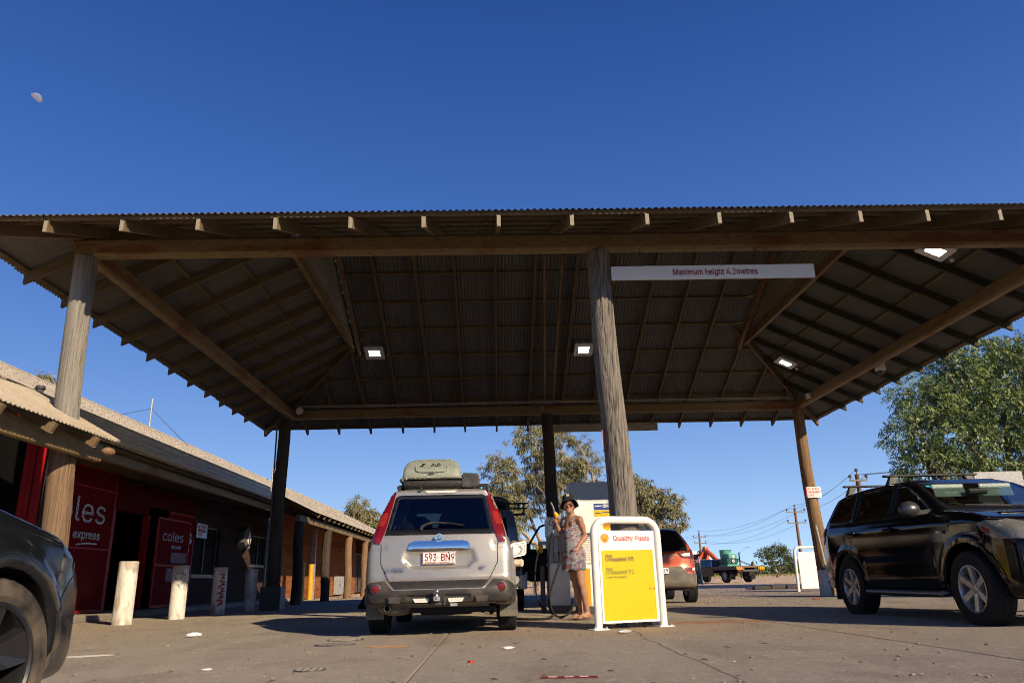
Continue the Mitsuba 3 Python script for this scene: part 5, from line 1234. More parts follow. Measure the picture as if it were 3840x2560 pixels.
# ============================================================ slate hatchback at the lower left
def build_slate():
    T = M4((-2.80, 0.38, 0.0), math.radians(-2.0))
    side = [(-0.65, 0.30), (-0.80, 0.45), (-0.80, 0.70), (-0.70, 0.98), (-0.35, 1.30), (0.1, 1.42), (0.8, 1.46), (1.4, 1.42), (1.75, 1.30), (2.45, 0.93), (2.75, 0.875), (3.10, 0.795), (3.36, 0.70), (3.50, 0.60), (3.555, 0.46), (3.52, 0.30), (3.35, 0.20), (2.0, 0.20), (0.0, 0.22)]
    front = [(0.0, 1.49), (0.40, 1.47), (0.56, 1.38), (0.70, 1.10), (0.79, 0.90), (0.84, 0.79), (0.88, 0.64), (0.885, 0.45), (0.85, 0.26), (0.75, 0.19), (0.0, 0.19)]
    plan = [(0.0, -0.85), (0.6, -0.82), (0.80, -0.6), (0.88, -0.1), (0.89, 1.5), (0.89, 2.75), (0.855, 3.05), (0.74, 3.36), (0.52, 3.54), (0.0, 3.62)]
    def extra(D, X, Y, Z):
        d = np.sqrt((Y-2.65)**2+(Z-0.31)**2)
        return D-0.020*np.exp(-((d-0.40)/0.05)**2)*(np.abs(X) > 0.72)*(Z > 0.33)-0.014*np.exp(-((np.abs(X)-0.74)/0.10)**2)*(Z > 0.7)*(Y > 2.3)
    body = sdf_body(side, front, plan, h=0.02, r=0.055, bulge=0.05, arches=[(0, 0.31, 0.36), (2.65, 0.31, 0.36)], arch_x=0.48, extra=extra)
    C = Caster(body)
    car = thing('parked_car', 'dark slate grey car nose and front wheel cut off by the lower left corner', 'car')
    P = bits(T, car)
    P('body', body, 'paint_slate', True)
    for s, v in ((1, 'right'), (-1, 'left')):
        P('side_window', C.patch([(0.2, 1.02), (0.3, 1.32), (1.45, 1.33), (2.15, 1.0)], v, 0.004, 0.05, maxdev=0.5), 'tint_glass', True)
        P('bumper_seam', C.line([(2.995, 0.47), (3.07, 0.55), (3.16, 0.62), (3.26, 0.655)], 0.008, v, 0.002), 'matt_black')
        P('bonnet_seam', C.line([(s*0.76, 2.3), (s*0.755, 2.9), (s*0.68, 3.25)], 0.008, 'top', 0.002), 'matt_black')
        P('headlight', C.patch([(s*0.46, 0.60), (s*0.72, 0.62), (s*0.78, 0.74), (s*0.62, 0.74), (s*0.5, 0.68)], 'front', 0.008, 0.03, maxdev=0.9), 'headlamp', True)
        P('arch_liner', xf(lathe([(0.362, -0.16), (0.370, -0.16), (0.370, 0.10), (0.362, 0.10)], 40, 'x'), M4((s*0.72, 2.65, 0.33))), 'matt_black', 40)
        P('arch_dirt', C.patch(Polygon([(2.65+0.395*math.cos(a), 0.33+0.395*math.sin(a)) for a in np.linspace(-0.32, 0.42, 12)]+[(2.65+0.376*math.cos(a), 0.33+0.376*math.sin(a)) for a in np.linspace(0.42, -0.32, 12)]), v, 0.008, 0.02, maxdev=0.3), 'dusty_rubber')
        P('wing_mirror', xf(trimesh.creation.icosphere(3, 0.1), np.array([[1.1, 0, 0, s*0.98], [0, 0.7, 0, 1.85], [0, 0, 0.8, 1.0], [0, 0, 0, 1.0]])), 'paint_slate', True)
    P('windscreen', C.patch([(-0.62, 1.0), (0.62, 1.0), (0.5, 1.36), (-0.5, 1.36)], 'front', 0.004, 0.05, maxdev=1.2), 'tint_glass', True)
    P('grille', C.patch([(-0.5, 0.32), (0.5, 0.32), (0.42, 0.55), (-0.42, 0.55)], 'front', 0.006, 0.04, maxdev=0.9), 'black_plastic')
    for sx in (-1, 1):
        for yy in (0.0, 2.65): wheel(car, T, sx*0.755, yy, 0.316, 0.225, 0.228, (5, 0.105, 0.155, 0.055), 'black_alloy', 'dusty_rubber', steer=-0.10 if yy > 1 else 0.0)
    P('underbody', bx(-0.6, 0.6, -0.6, 3.2, 0.20, 0.28), 'matt_black')
build_slate()

# ============================================================ orange wagon behind the sign
def build_orange():
    T = M4((3.52, 17.45, 0.0), math.radians(-2.0))
    side = [(-0.82, 0.32), (-0.90, 0.42), (-0.90, 0.66), (-0.86, 0.80), (-0.84, 1.02), (-0.72, 1.22), (-0.45, 1.50), (-0.30, 1.565), (0.2, 1.62), (0.9, 1.61), (1.4, 1.52), (2.25, 1.05), (3.0, 0.95), (3.35, 0.80), (3.5, 0.6), (3.48, 0.35), (3.2, 0.24), (0.0, 0.26)]
    front = [(0.0, 1.64), (0.40, 1.62), (0.56, 1.54), (0.68, 1.30), (0.78, 1.10), (0.86, 0.98), (0.905, 0.80), (0.92, 0.62), (0.91, 0.42), (0.86, 0.28), (0.0, 0.26)]
    plan = [(0.0, -0.96), (0.5, -0.93), (0.76, -0.78), (0.90, -0.38), (0.93, 0.2), (0.93, 2.6), (0.86, 3.1), (0.6, 3.48), (0.0, 3.56)]
    body = sdf_body(side, front, plan, h=0.028, r=0.07, bulge=0.05, arches=[(0, 0.34, 0.385), (2.63, 0.34, 0.385)])
    C = Caster(body)
    car = thing('parked_car', 'orange wagon half hidden behind the yellow fuel sign', 'car')
    P = bits(T, car)
    P('body', body, 'paint_orange', True)
    P('rear_window', C.patch([(-0.66, 1.07), (0.66, 1.07), (0.66, 1.16), (0.50, 1.50), (-0.50, 1.50), (-0.66, 1.16)], 'rear', 0.006, 0.04, maxdev=0.8), 'tint_glass', True)
    P('roof_spoiler', C.patch([(-0.52, 1.50), (0.52, 1.50), (0.48, 1.56), (-0.48, 1.56)], 'rear', 0.03, 0.03, maxdev=0.9), 'black_gloss', True)
    P('bumper', C.patch([(-0.91, 0.28), (-0.915, 0.60), (-0.62, 0.60), (-0.50, 0.75), (0.50, 0.75), (0.62, 0.60), (0.915, 0.60), (0.91, 0.28)], 'rear', 0.012, 0.03, maxdev=1.0), 'bumper_grey', 35)
    pl = P('number_plate', bx(-0.19, 0.19, -0.935, -0.927, 0.615, 0.735), 'plate_white', label='white number plate ending in 29')
    add('lettering', xf(stand(text('29', 0.075, 0.002, True, wid=0.12), (0.05, -0.9355, 0.64)), T), 'sign_blue', pl)
    for s, v in ((1, 'right'), (-1, 'left')):
        lens = affinity.scale(Polygon([(0.42, 1.03), (0.60, 1.06), (0.80, 1.12), (0.90, 1.02), (0.88, 0.90), (0.52, 0.93)]), s, 1, origin=(0, 0))
        k = P('tail_light', C.patch(lens, 'rear', 0.012, 0.025, maxdev=1.0), 'dark_red_lens', 30)
        m = C.patch(affinity.scale(Polygon([(0.50, 1.005), (0.70, 1.035), (0.70, 0.965), (0.54, 0.965)]), s, 1, origin=(0, 0)), 'rear', 0.016, 0.02, maxdev=1.0)
        if m is not None and k: add('clear_strip', xf(m, T), 'clear_lens', k)
        P('tail_light_side', C.patch([(-0.70, 1.12), (-0.42, 1.06), (-0.40, 0.98), (-0.62, 0.90)], v, 0.012, 0.03, maxdev=0.4), 'dark_red_lens', 30)
        P('bumper_side', C.patch([(-0.85, 0.28), (-0.85, 0.60), (-0.45, 0.60), (-0.38, 0.45), (-0.38, 0.28)], v, 0.012, 0.03, maxdev=0.6), 'bumper_grey', 35)
        k = P('low_reflector', C.patch(affinity.scale(Polygon([(0.54, 0.735), (0.86, 0.725), (0.85, 0.66), (0.60, 0.66)]), s, 1, origin=(0, 0)), 'rear', 0.02, 0.03, maxdev=1.0), 'red_lens', 30)
        m = C.patch(affinity.scale(Polygon([(0.72, 0.728), (0.80, 0.726), (0.80, 0.666), (0.72, 0.666)]), s, 1, origin=(0, 0)), 'rear', 0.024, 0.03, maxdev=1.0)
        if m is not None and k: add('clear_piece', xf(m, T), 'clear_lens', k)
        P('side_window', C.patch([(-0.30, 1.12), (-0.2, 1.42), (1.3, 1.45), (1.95, 1.08), (0.3, 1.08)], v, 0.004, 0.05, maxdev=0.5), 'tint_glass', True)
        P('seam', C.line([(s*0.66, 0.96), (s*0.70, 0.90), (s*0.69, 0.78), (s*0.60, 0.74)], 0.01, 'rear', 0.002), 'matt_black')
    P('tailgate_crease', C.line([(-0.68, 0.80), (0.68, 0.80)], 0.02, 'rear', 0.006), 'paint_orange')
    for sx in (-1, 1):
        for yy in (0.0, 2.63): wheel(car, T, sx*0.80, yy, 0.345, 0.225, 0.22, (5, 0.06, 0.08, 0.03), 'alloy')
    P('underbody', bx(-0.66, 0.66, -0.7, 3.0, 0.27, 0.33), 'matt_black')
    P('muffler', bx(-0.3, 0.45, -0.70, -0.42, 0.28, 0.40, 0.03), 'bumper_grey')
build_orange()

# ============================================================ blue grey van ahead of the silver wagon
def build_van():
    T = M4((-0.33, 15.3, 0.0), math.radians(-1.0))
    side = [(-0.60, 0.45), (-0.68, 0.55), (-0.66, 1.0), (-0.56, 1.55), (-0.44, 1.84), (-0.25, 1.90), (1.4, 1.93), (2.0, 1.86), (2.65, 1.22), (3.35, 1.10), (3.55, 0.9), (3.6, 0.5), (3.4, 0.36), (0.0, 0.42)]
    front = [(0.0, 1.96), (0.55, 1.94), (0.68, 1.87), (0.74, 1.70), (0.82, 1.15), (0.865, 1.05), (0.875, 0.70), (0.86, 0.45), (0.0, 0.40)]
    plan = [(0.0, -0.72), (0.70, -0.70), (0.82, -0.60), (0.88, -0.3), (0.88, 3.0), (0.78, 3.5), (0.0, 3.66)]
    body = sdf_body(side, front, plan, h=0.03, r=0.05, bulge=0.02, arches=[(0.15, 0.38, 0.44), (2.75, 0.38, 0.44)])
    C = Caster(body)
    car = thing('parked_van', 'blue grey van hidden behind the silver wagon with its front door open', 'van')
    P = bits(T, car)
    P('body', body, 'paint_van', True)
    P('rear_window', C.patch([(-0.62, 1.18), (0.62, 1.18), (0.56, 1.72), (-0.56, 1.72)], 'rear', 0.005, 0.05), 'tint_glass', True)
    for s, v in ((1, 'right'), (-1, 'left')):
        P('side_window', C.patch([(-0.40, 1.20), (-0.32, 1.70), (1.0, 1.72), (1.0, 1.18)], v, 0.004, 0.05), 'tint_glass', True)
        P('tail_light', C.patch([(s*0.70, 0.72), (s*0.85, 0.72), (s*0.85, 1.02), (s*0.70, 1.02)], 'rear', 0.012, 0.03, maxdev=0.6), 'dark_red_lens', 30)
    P('door_opening', C.patch([(1.25, 1.16), (1.30, 1.74), (1.95, 1.72), (2.5, 1.16), (2.5, 0.55), (1.25, 0.55)], 'right', 0.004, 0.05), 'matt_black')
    P('bumper', bx(-0.86, 0.86, -0.80, -0.66, 0.45, 0.64, 0.03), 'grey_metal')
    # bar work and ladder rack on the right rear corner
    P('wheel_carrier', cat([tube([(0.62, -0.78, 0.62), (0.86, -0.75, 0.42)], 0.022, 8), tube([(0.60, -0.78, 0.70), (0.60, -0.78, 0.42), (0.90, -0.74, 0.42), (0.92, -0.7, 0.70)], 0.022, 8), bx(0.80, 0.93, -0.84, -0.70, 0.40, 0.66, 0.02)]), 'grey_metal')
    P('roof_rack', cat([bx(-0.66, 1.02, 0.1, 0.15, 2.02, 2.05), bx(-0.66, 1.02, 1.2, 1.25, 2.02, 2.05), bx(0.90, 0.94, 0.1, 0.14, 1.82, 2.02), bx(0.80, 0.84, 0.1, 0.14, 1.90, 2.02), bx(0.68, 0.95, 0.08, 0.16, 1.80, 1.84), bx(-0.64, -0.60, 0.1, 1.25, 1.94, 2.02), bx(0.6, 0.64, 0.1, 1.25, 1.94, 2.02)]), 'matt_black')
    b = trimesh.creation.icosphere(3, 1.0); nz = meshkit.fbm(b.vertices*2.5, 3, 7)-0.5; b.vertices = b.vertices*(1+0.35*nz[:, None])*np.array([0.36, 0.55, 0.13])
    P('roof_load', b.apply_translation((0.28, 0.65, 2.10)), 'bag_cloth', 40)
    P('wing_mirror', xf(bx(-0.09, 0.09, -0.05, 0.05, -0.11, 0.11, 0.03), M4((1.02, 2.55, 1.25))), 'black_plastic')
    dk = P('front_door', None, None) or numbered(car+'__front_door')
    A = T @ M4((0.88, 2.55, 0), math.radians(52))     # hinge; the door runs from the hinge along -y when shut
    def D(name, m, mt, sm=False): add(name, xf(m, A), mt, dk, smooth=sm)
    prof = Polygon([(0.0, 0.62), (0.0, 1.18), (-0.2, 1.22), (-1.18, 1.22), (-1.20, 0.95), (-1.14, 0.70), (-0.98, 0.52), (-0.25, 0.52)])
    D('panel', stand(extr(prof.buffer(-0.02).buffer(0.02), 0.07), (0.0, 0, 0), (0, 1, 0), (0, 0, 1)), 'matt_black')
    D('trim', stand(extr(affinity.scale(prof, 0.8, 0.6), 0.02), (-0.02, 0, 0), (0, 1, 0), (0, 0, 1)), 'interior')
    D('window_frame', tube(smooth_path([(0.03, -0.12, 1.2), (0.02, -0.45, 1.60), (0.0, -0.62, 1.72), (0.0, -1.05, 1.75), (0.0, -1.16, 1.68), (0.03, -1.18, 1.2)], 5), 0.024, 8), 'matt_black', 40)
    for sx in (-1, 1):
        for yy in (0.15, 2.75): wheel(car, T, sx*0.76, yy, 0.39, 0.235, 0.21, (6, 0.06, 0.07, 0.02), 'grey_metal')
    P('underbody', bx(-0.6, 0.6, -0.6, 3.2, 0.38, 0.46), 'matt_black')
build_van()
# ============================================================ fuel sign in a white pipe frame
def fuel_sign():
    t = thing('fuel_sign', 'white and yellow Quality Fuels board in a white pipe frame', 'sign')
    o, d = np.array([1.176, 9.142, 0]), np.array([0.937, 0.349, 0])
    def F(s, z, n=0.0): return o+d*s+np.array([0, 0, z])+np.array([0.349, -0.937, 0])*n
    A = np.eye(4); A[:3, 0] = d; A[:3, 1] = (0, 0, 1); A[:3, 2] = (0.349, -0.937, 0); A[:3, 3] = o
    def flat(m, n): return xf(m.apply_translation((0, 0, n)), A)
    arc = [F(0, 0), F(0, 0.4), F(0, 0.8), F(0, 1.06)]+[F(0.17-0.17*math.cos(a), 1.06+0.17*math.sin(a)) for a in np.linspace(0.15, PI/2, 8)]
    arc += [F(0.70+0.17*math.sin(a), 1.06+0.17*math.cos(a)) for a in np.linspace(0, PI/2-0.15, 8)]+[F(0.87, 1.06), F(0.87, 0.8), F(0.87, 0.4), F(0.87, 0)]
    add('pipe_frame', tube(arc, 0.045, 20), 'white_paint', t, smooth=60)
    for s in (0, 0.87):
        add('foot_plate', flat(extr(rrect(s-0.10, s+0.10, -0.08, 0.08, 0.01), 0.012), 0).apply_transform(np.eye(4)) if False else xf(bx(-0.10, 0.10, -0.085, 0.085, 0, 0.012, 0.003), M4(F(s, 0), math.atan2(d[1], d[0]))), 'white_paint', t)
        for a in (-0.075, 0.075):
            add('bolt', lathe([(0.001, 0.035), (0.012, 0.034), (0.014, 0.012), (0.001, 0.012)], 8).apply_translation(F(s+a, 0.0, 0.05)), 'grey_metal', t)
    add('panel', flat(extr(rrect(0.055, 0.815, 0.065, 1.105, 0.012), 0.03), -0.015), 'sign_white', t)
    add('yellow_face', flat(extr(rrect(0.078, 0.782, 0.092, 0.880, 0.012), 0.002), 0.0155), 'sign_yellow', t)
    def W(s, h, x, z, wid, m, n=0.0155, b=True): add('lettering', flat(text(s, h, 0.002, b, wid=wid).apply_translation((x, z, 0)), n), m, t)
    W('Quality Fuels', 0.058, 0.243, 0.988, 0.505, 'sign_red')
    W('Shell', 0.034, 0.124, 0.796, 0.096, 'sign_purple', 0.018); W('Unleaded 95', 0.046, 0.122, 0.752, 0.382, 'sign_purple', 0.018)
    W('Shell', 0.032, 0.124, 0.650, 0.092, 'sign_green', 0.018); W('Unleaded 91', 0.046, 0.122, 0.606, 0.376, 'sign_green', 0.018); W('Low Aromatic', 0.026, 0.122, 0.562, 0.278, 'sign_green', 0.018)
    # scallop emblem
    c = np.array([0.135, 1.012])
    def shell(s):
        p = []
        for a in np.linspace(math.radians(-8), math.radians(188), 29):
            r = 0.050*s*(1+0.05*abs(math.cos((a-PI/2)*3.2)))
            p.append(c+[r*math.cos(a), 0.90*r*math.sin(a)+0.004])
        return Polygon(p+[c+[-0.030*s, -0.030*s], c+[-0.022*s, -0.030*s], c+[-0.022*s, -0.043*s], c+[0.022*s, -0.043*s], c+[0.022*s, -0.030*s], c+[0.030*s, -0.030*s]]).buffer(0.0008)
    add('emblem', flat(extr(shell(1.08), 0.002), 0.0155), 'sign_red', t); add('emblem_face', flat(extr(shell(0.90), 0.002), 0.0175), 'sign_yellow', t)
    rib = []
    for a in np.linspace(math.radians(28), math.radians(152), 6):
        rib.append(LineString([c+[0.012*math.cos(a), -0.024], c+[0.043*math.cos(a), 0.040*math.sin(a)]]).buffer(0.0022))
    add('emblem_rib', flat(extr(unary_union(rib), 0.0015), 0.0195), 'sign_red', t)
    add('scratch', flat(extr(unary_union([LineString([(0.70, 0.43), (0.71, 0.437)]).buffer(0.006), LineString([(0.725, 0.428), (0.772, 0.432), (0.778, 0.45)]).buffer(0.005)]), 0.001), 0.0185), 'brace_rust', t)
fuel_sign()
t = thing('conduit_box', 'small grey steel box on the ground behind the fuel sign', 'box')
add('body', bx(1.72, 2.02, 9.55, 9.75, 0, 0.11, 0.01), 'grey_metal', t); add('pipe', tube([(1.74, 9.5, 0.05), (1.86, 9.49, 0.05)], 0.03, 12), 'dark_metal', t, smooth=40)
t = thing('pipe_frame_sign', 'plain white board in a bent pipe frame behind the rear right post', 'sign')
fz = [(9.42, 24.3, 0), (9.43, 24.3, 0.7), (9.44, 24.3, 1.15), (9.48, 24.3, 1.26), (9.58, 24.32, 1.32), (10.1, 24.4, 1.32), (10.6, 24.5, 1.32), (10.72, 24.5, 1.26), (10.76, 24.5, 1.15), (10.78, 24.5, 0)]
add('pipe_frame', tube(smooth_path(fz, 5), 0.045, 12), 'white_paint', t, smooth=60)
add('panel', xf(bx(0.0, 1.12, -0.015, 0.015, 0.08, 1.19, 0.006), M4((9.54, 24.33, 0), 0.13)), 'sign_white', t)

# ============================================================ fuel pumps
def fuel_pump(x0, x1, y0, h, label, stickers):
    t = thing('fuel_pump', label, 'fuel pump'); d = 0.62; y1 = y0+d
    add('plinth', bx(x0+0.02, x1-0.02, y0+0.03, y1-0.03, 0.0, 0.11), 'bumper_grey', t)
    add('lower_cabinet', bx(x0+0.03, x1-0.03, y0+0.02, y1-0.02, 0.115, 0.80, 0.012), 'white_paint', t)
    add('lower_door', bx(x0+0.06, x1-0.05, y0+0.004, y0+0.02, 0.15, 0.78, 0.004), 'white_paint', t)
    add('ledge', bx(x0+0.01, x1-0.01, y0-0.01, y1+0.01, 0.803, 0.84, 0.01), 'white_paint', t)
    add('recess_back', bx(x0+0.06, x1-0.06, y0+0.12, y1-0.12, 0.84, 1.30), 'cream_trim', t)
    for i in range(13): add('louvre', bx(x0+0.12, x1-0.22, y0+0.10, y0+0.118, 0.88+i*0.032, 0.898+i*0.032), 'white_paint', t)
    for xx in (x0+0.03, x1-0.10): add('side_column', bx(xx, xx+0.07, y0+0.02, y1-0.02, 0.84, 1.30, 0.006), 'grey_metal', t)
    zt = 1.87 if h > 2 else h
    add('upper_cabinet', bx(x0, x1, y0, y1, 1.305, zt, 0.015), 'white_paint', t)
    if h > 2: add('header', bx(x0-0.05, x1+0.05, y0+0.05, y1-0.05, zt+0.002, h, 0.012), 'pump_grey', t)
    if stickers:
        k = add('sticker', bx(x0+0.36, x0+0.70, y0-0.004, y0-0.001, 1.69, 1.80), 'sign_blue', t); add('sticker_base', bx(x0+0.36, x0+0.70, y0-0.004, y0-0.001, 1.58, 1.685), 'sign_yellow', t)
        for i, (a, b, z) in enumerate(((0.38, 0.50, 1.75), (0.52, 0.68, 1.765), (0.52, 0.68, 1.735), (0.38, 0.48, 1.63), (0.50, 0.66, 1.64))): add('print_line', bx(x0+a, x0+b, y0-0.0065, y0-0.0045, z, z+0.016), 'sign_white' if i < 3 else 'sign_blue', t)
        P5 = Polygon([(0.50, 1.46), (0.65, 1.46), (0.65, 1.395), (0.575, 1.33), (0.50, 1.395)])
        add('stop_label', stand(extr(affinity.translate(P5, x0, 0), 0.003), (0, y0-0.001, 0)), 'sign_yellow', t)
        add('lettering', stand(text('STOP', 0.035, 0.002, True, center=True, wid=0.11), (x0+0.575, y0-0.0045, 1.395)), 'sign_red', t); add('lettering', stand(text('PUSH TO', 0.016, 0.002, True, center=True, wid=0.10), (x0+0.575, y0-0.0045, 1.437)), 'sign_red', t)
        add('stop_button', lathe([(0.001, 0.03), (0.022, 0.028), (0.026, 0), (0.001, 0)], 14, 'y').apply_transform(M4((x0+0.575, y0, 1.315), PI)), 'sign_red', t)
    else:
        add('sticker', bx(x0+0.24, x0+0.38, y0-0.004, y0-0.001, 1.50, 1.55), 'sign_blue', t); add('sticker_base', bx(x0+0.24, x0+0.38, y0-0.004, y0-0.001, 1.44, 1.497), 'sign_yellow', t); add('cover_strip', bx(x0+0.02, x1-0.02, y0-0.006, y0-0.001, 1.318, 1.33), 'grey_metal', t)
        add('hose_post', bx(x0-0.14, x0-0.06, y0+0.15, y0+0.25, 0, 0.80, 0.01), 'dark_metal', t)
        nz = add('parked_nozzle', cat([bx(x0-0.20, x0-0.08, y0+0.05, y0+0.12, 1.02, 1.16, 0.02)]), 'yellow_paint', t)
    return t
mat('pump_grey', (0.33, 0.34, 0.36), 0.5)
fuel_pump(1.37, 2.14, 13.25, 2.18, 'tall white fuel pump with grey header and STOP label behind the woman', True)
fuel_pump(0.95, 1.36, 13.95, 1.64, 'lower shaded fuel pump with louvres to the left of the tall one', False)
fuel_pump(10.15, 11.1, 15.6, 2.50, 'white topped fuel pump showing above the black wagon roof', False)
t = thing('guard_post', 'short yellow guard post behind the woman\'s legs', 'bollard')
add('post', bx(1.44, 1.58, 13.0, 13.1, 0.12, 0.72, 0.01), 'yellow_paint', t); add('base', bx(1.41, 1.62, 12.97, 13.14, 0, 0.118, 0.01), 'dark_metal', t)
t = thing('drink_can', 'small orange drink can on the pump ledge', 'can')
add('can', lathe([(0.001, 0.0), (0.028, 0.0), (0.033, 0.008), (0.033, 0.113), (0.027, 0.122), (0.001, 0.12)], 20).apply_translation((1.50, 13.255, 0.842)), 'orange_print', t, smooth=40)
add('label', lathe([(0.0335, 0.03), (0.0335, 0.075)], 20).apply_translation((1.50, 13.255, 0.842)), 'sign_white', t)
add('lid', lathe([(0.001, 0.1235), (0.026, 0.1235)], 20).apply_translation((1.50, 13.255, 0.842)), 'steel', t)
t = thing('signal_arm', 'white bracket arm standing behind the van door', 'bracket')
add('arm', bx(1.12, 1.36, 20.0, 20.06, 1.40, 1.50, 0.01), 'sign_white', t); add('post', bx(1.31, 1.36, 20.0, 20.06, 0, 1.395, 0.005), 'sign_white', t)

# ============================================================ people
def cap(P, a, b, ra, rb):
    a, b = np.asarray(a, float), np.asarray(b, float); ba = b-a
    t = np.clip(((P-a)@ba)/(ba@ba), 0, 1)
    return np.linalg.norm(P-a-t[..., None]*ba, axis=-1)-(ra+(rb-ra)*t)
def ell(P, c, r): 
    q = (P-np.asarray(c))/np.asarray(r); k = np.linalg.norm(q, axis=-1); return (k-1)*min(r)
def sdf_mesh(fn, lo, hi, h, smooth=2):
    ax = [np.arange(lo[i], hi[i], h) for i in range(3)]
    P = np.stack(np.meshgrid(*ax, indexing='ij'), -1)
    return surface_net(fn(P), lo, h, smooth)
def rot_z(v, a): c, s = math.cos(a), math.sin(a); return np.array([c*v[0]-s*v[1], s*v[0]+c*v[1], v[2]])
def ring_loft(rings, n=44, caps=(False, False)):
    """rings: list of (centre, half axis vector a, half axis vector b)"""
    ang = np.arange(n)*2*PI/n; v = []
    for c, a, b in rings: v.append(np.asarray(c)+np.cos(ang)[:, None]*np.asarray(a)+np.sin(ang)[:, None]*np.asarray(b))
    m = len(rings); v = np.vstack(v); f = []
    for i in range(m-1):
        for j in range(n):
            k = (j+1) % n; f += [[i*n+j, i*n+k, (i+1)*n+k], [i*n+j, (i+1)*n+k, (i+1)*n+j]]
    for e, (r, on) in enumerate(((0, caps[0]), (m-1, caps[1]))):
        if on:
            v = np.vstack([v, rings[r][0]]); c = len(v)-1
            for j in range(n):
                k = (j+1) % n; f.append([c, r*n+k, r*n+j] if e == 0 else [c, r*n+j, r*n+k])
    return tmesh(v, f)
mat('skin', proc(lambda p, n, uv: c3(0.36, 0.19, 0.125)*(0.9+0.2*fbm(p.x*20, p.y*20, p.z*20, 3))), 0.5, spec=0.35)
mat('lips', (0.42, 0.13, 0.11), 0.5)
mat('hair_brown', (0.09, 0.05, 0.03), 0.7)
mat('felt_black', (0.012, 0.012, 0.014), 0.95, sheen=0.3)
mat('shades_amber', (0.10, 0.028, 0.006), 0.05, coat=1.0)
mat('sandal', (0.10, 0.075, 0.055), 0.8)
def _print(p, n, uv):
    q = p.x+p.y*0.6
    wob = fbm(q*9, p.z*9, 1.0, 3)
    band = fbm(q*6, p.z*34+wob*3, 2.0, 3)
    v1, _, r1 = voronoi(q*34+wob*2, p.z*46); l = noise(q*50, p.z*60, 7.0)
    c = mix(c3(0.085, 0.10, 0.155), c3(0.20, 0.205, 0.24), smoothstep(0.35, 0.6, band))
    c = mix(c, c3(0.30, 0.07, 0.07), smoothstep(0.50, 0.34, v1)*smoothstep(0.45, 0.62, r1))
    leaf = smoothstep(0.055, 0.02, dr.abs(noise(q*16, p.z*20, 3.0)-0.5))
    c = mix(c, c3(0.36, 0.42, 0.40), dr.maximum(leaf*0.9, smoothstep(0.62, 0.75, l)*0.5))
    return c
mat('print_cloth', proc(_print), 0.9, sheen=0.3)
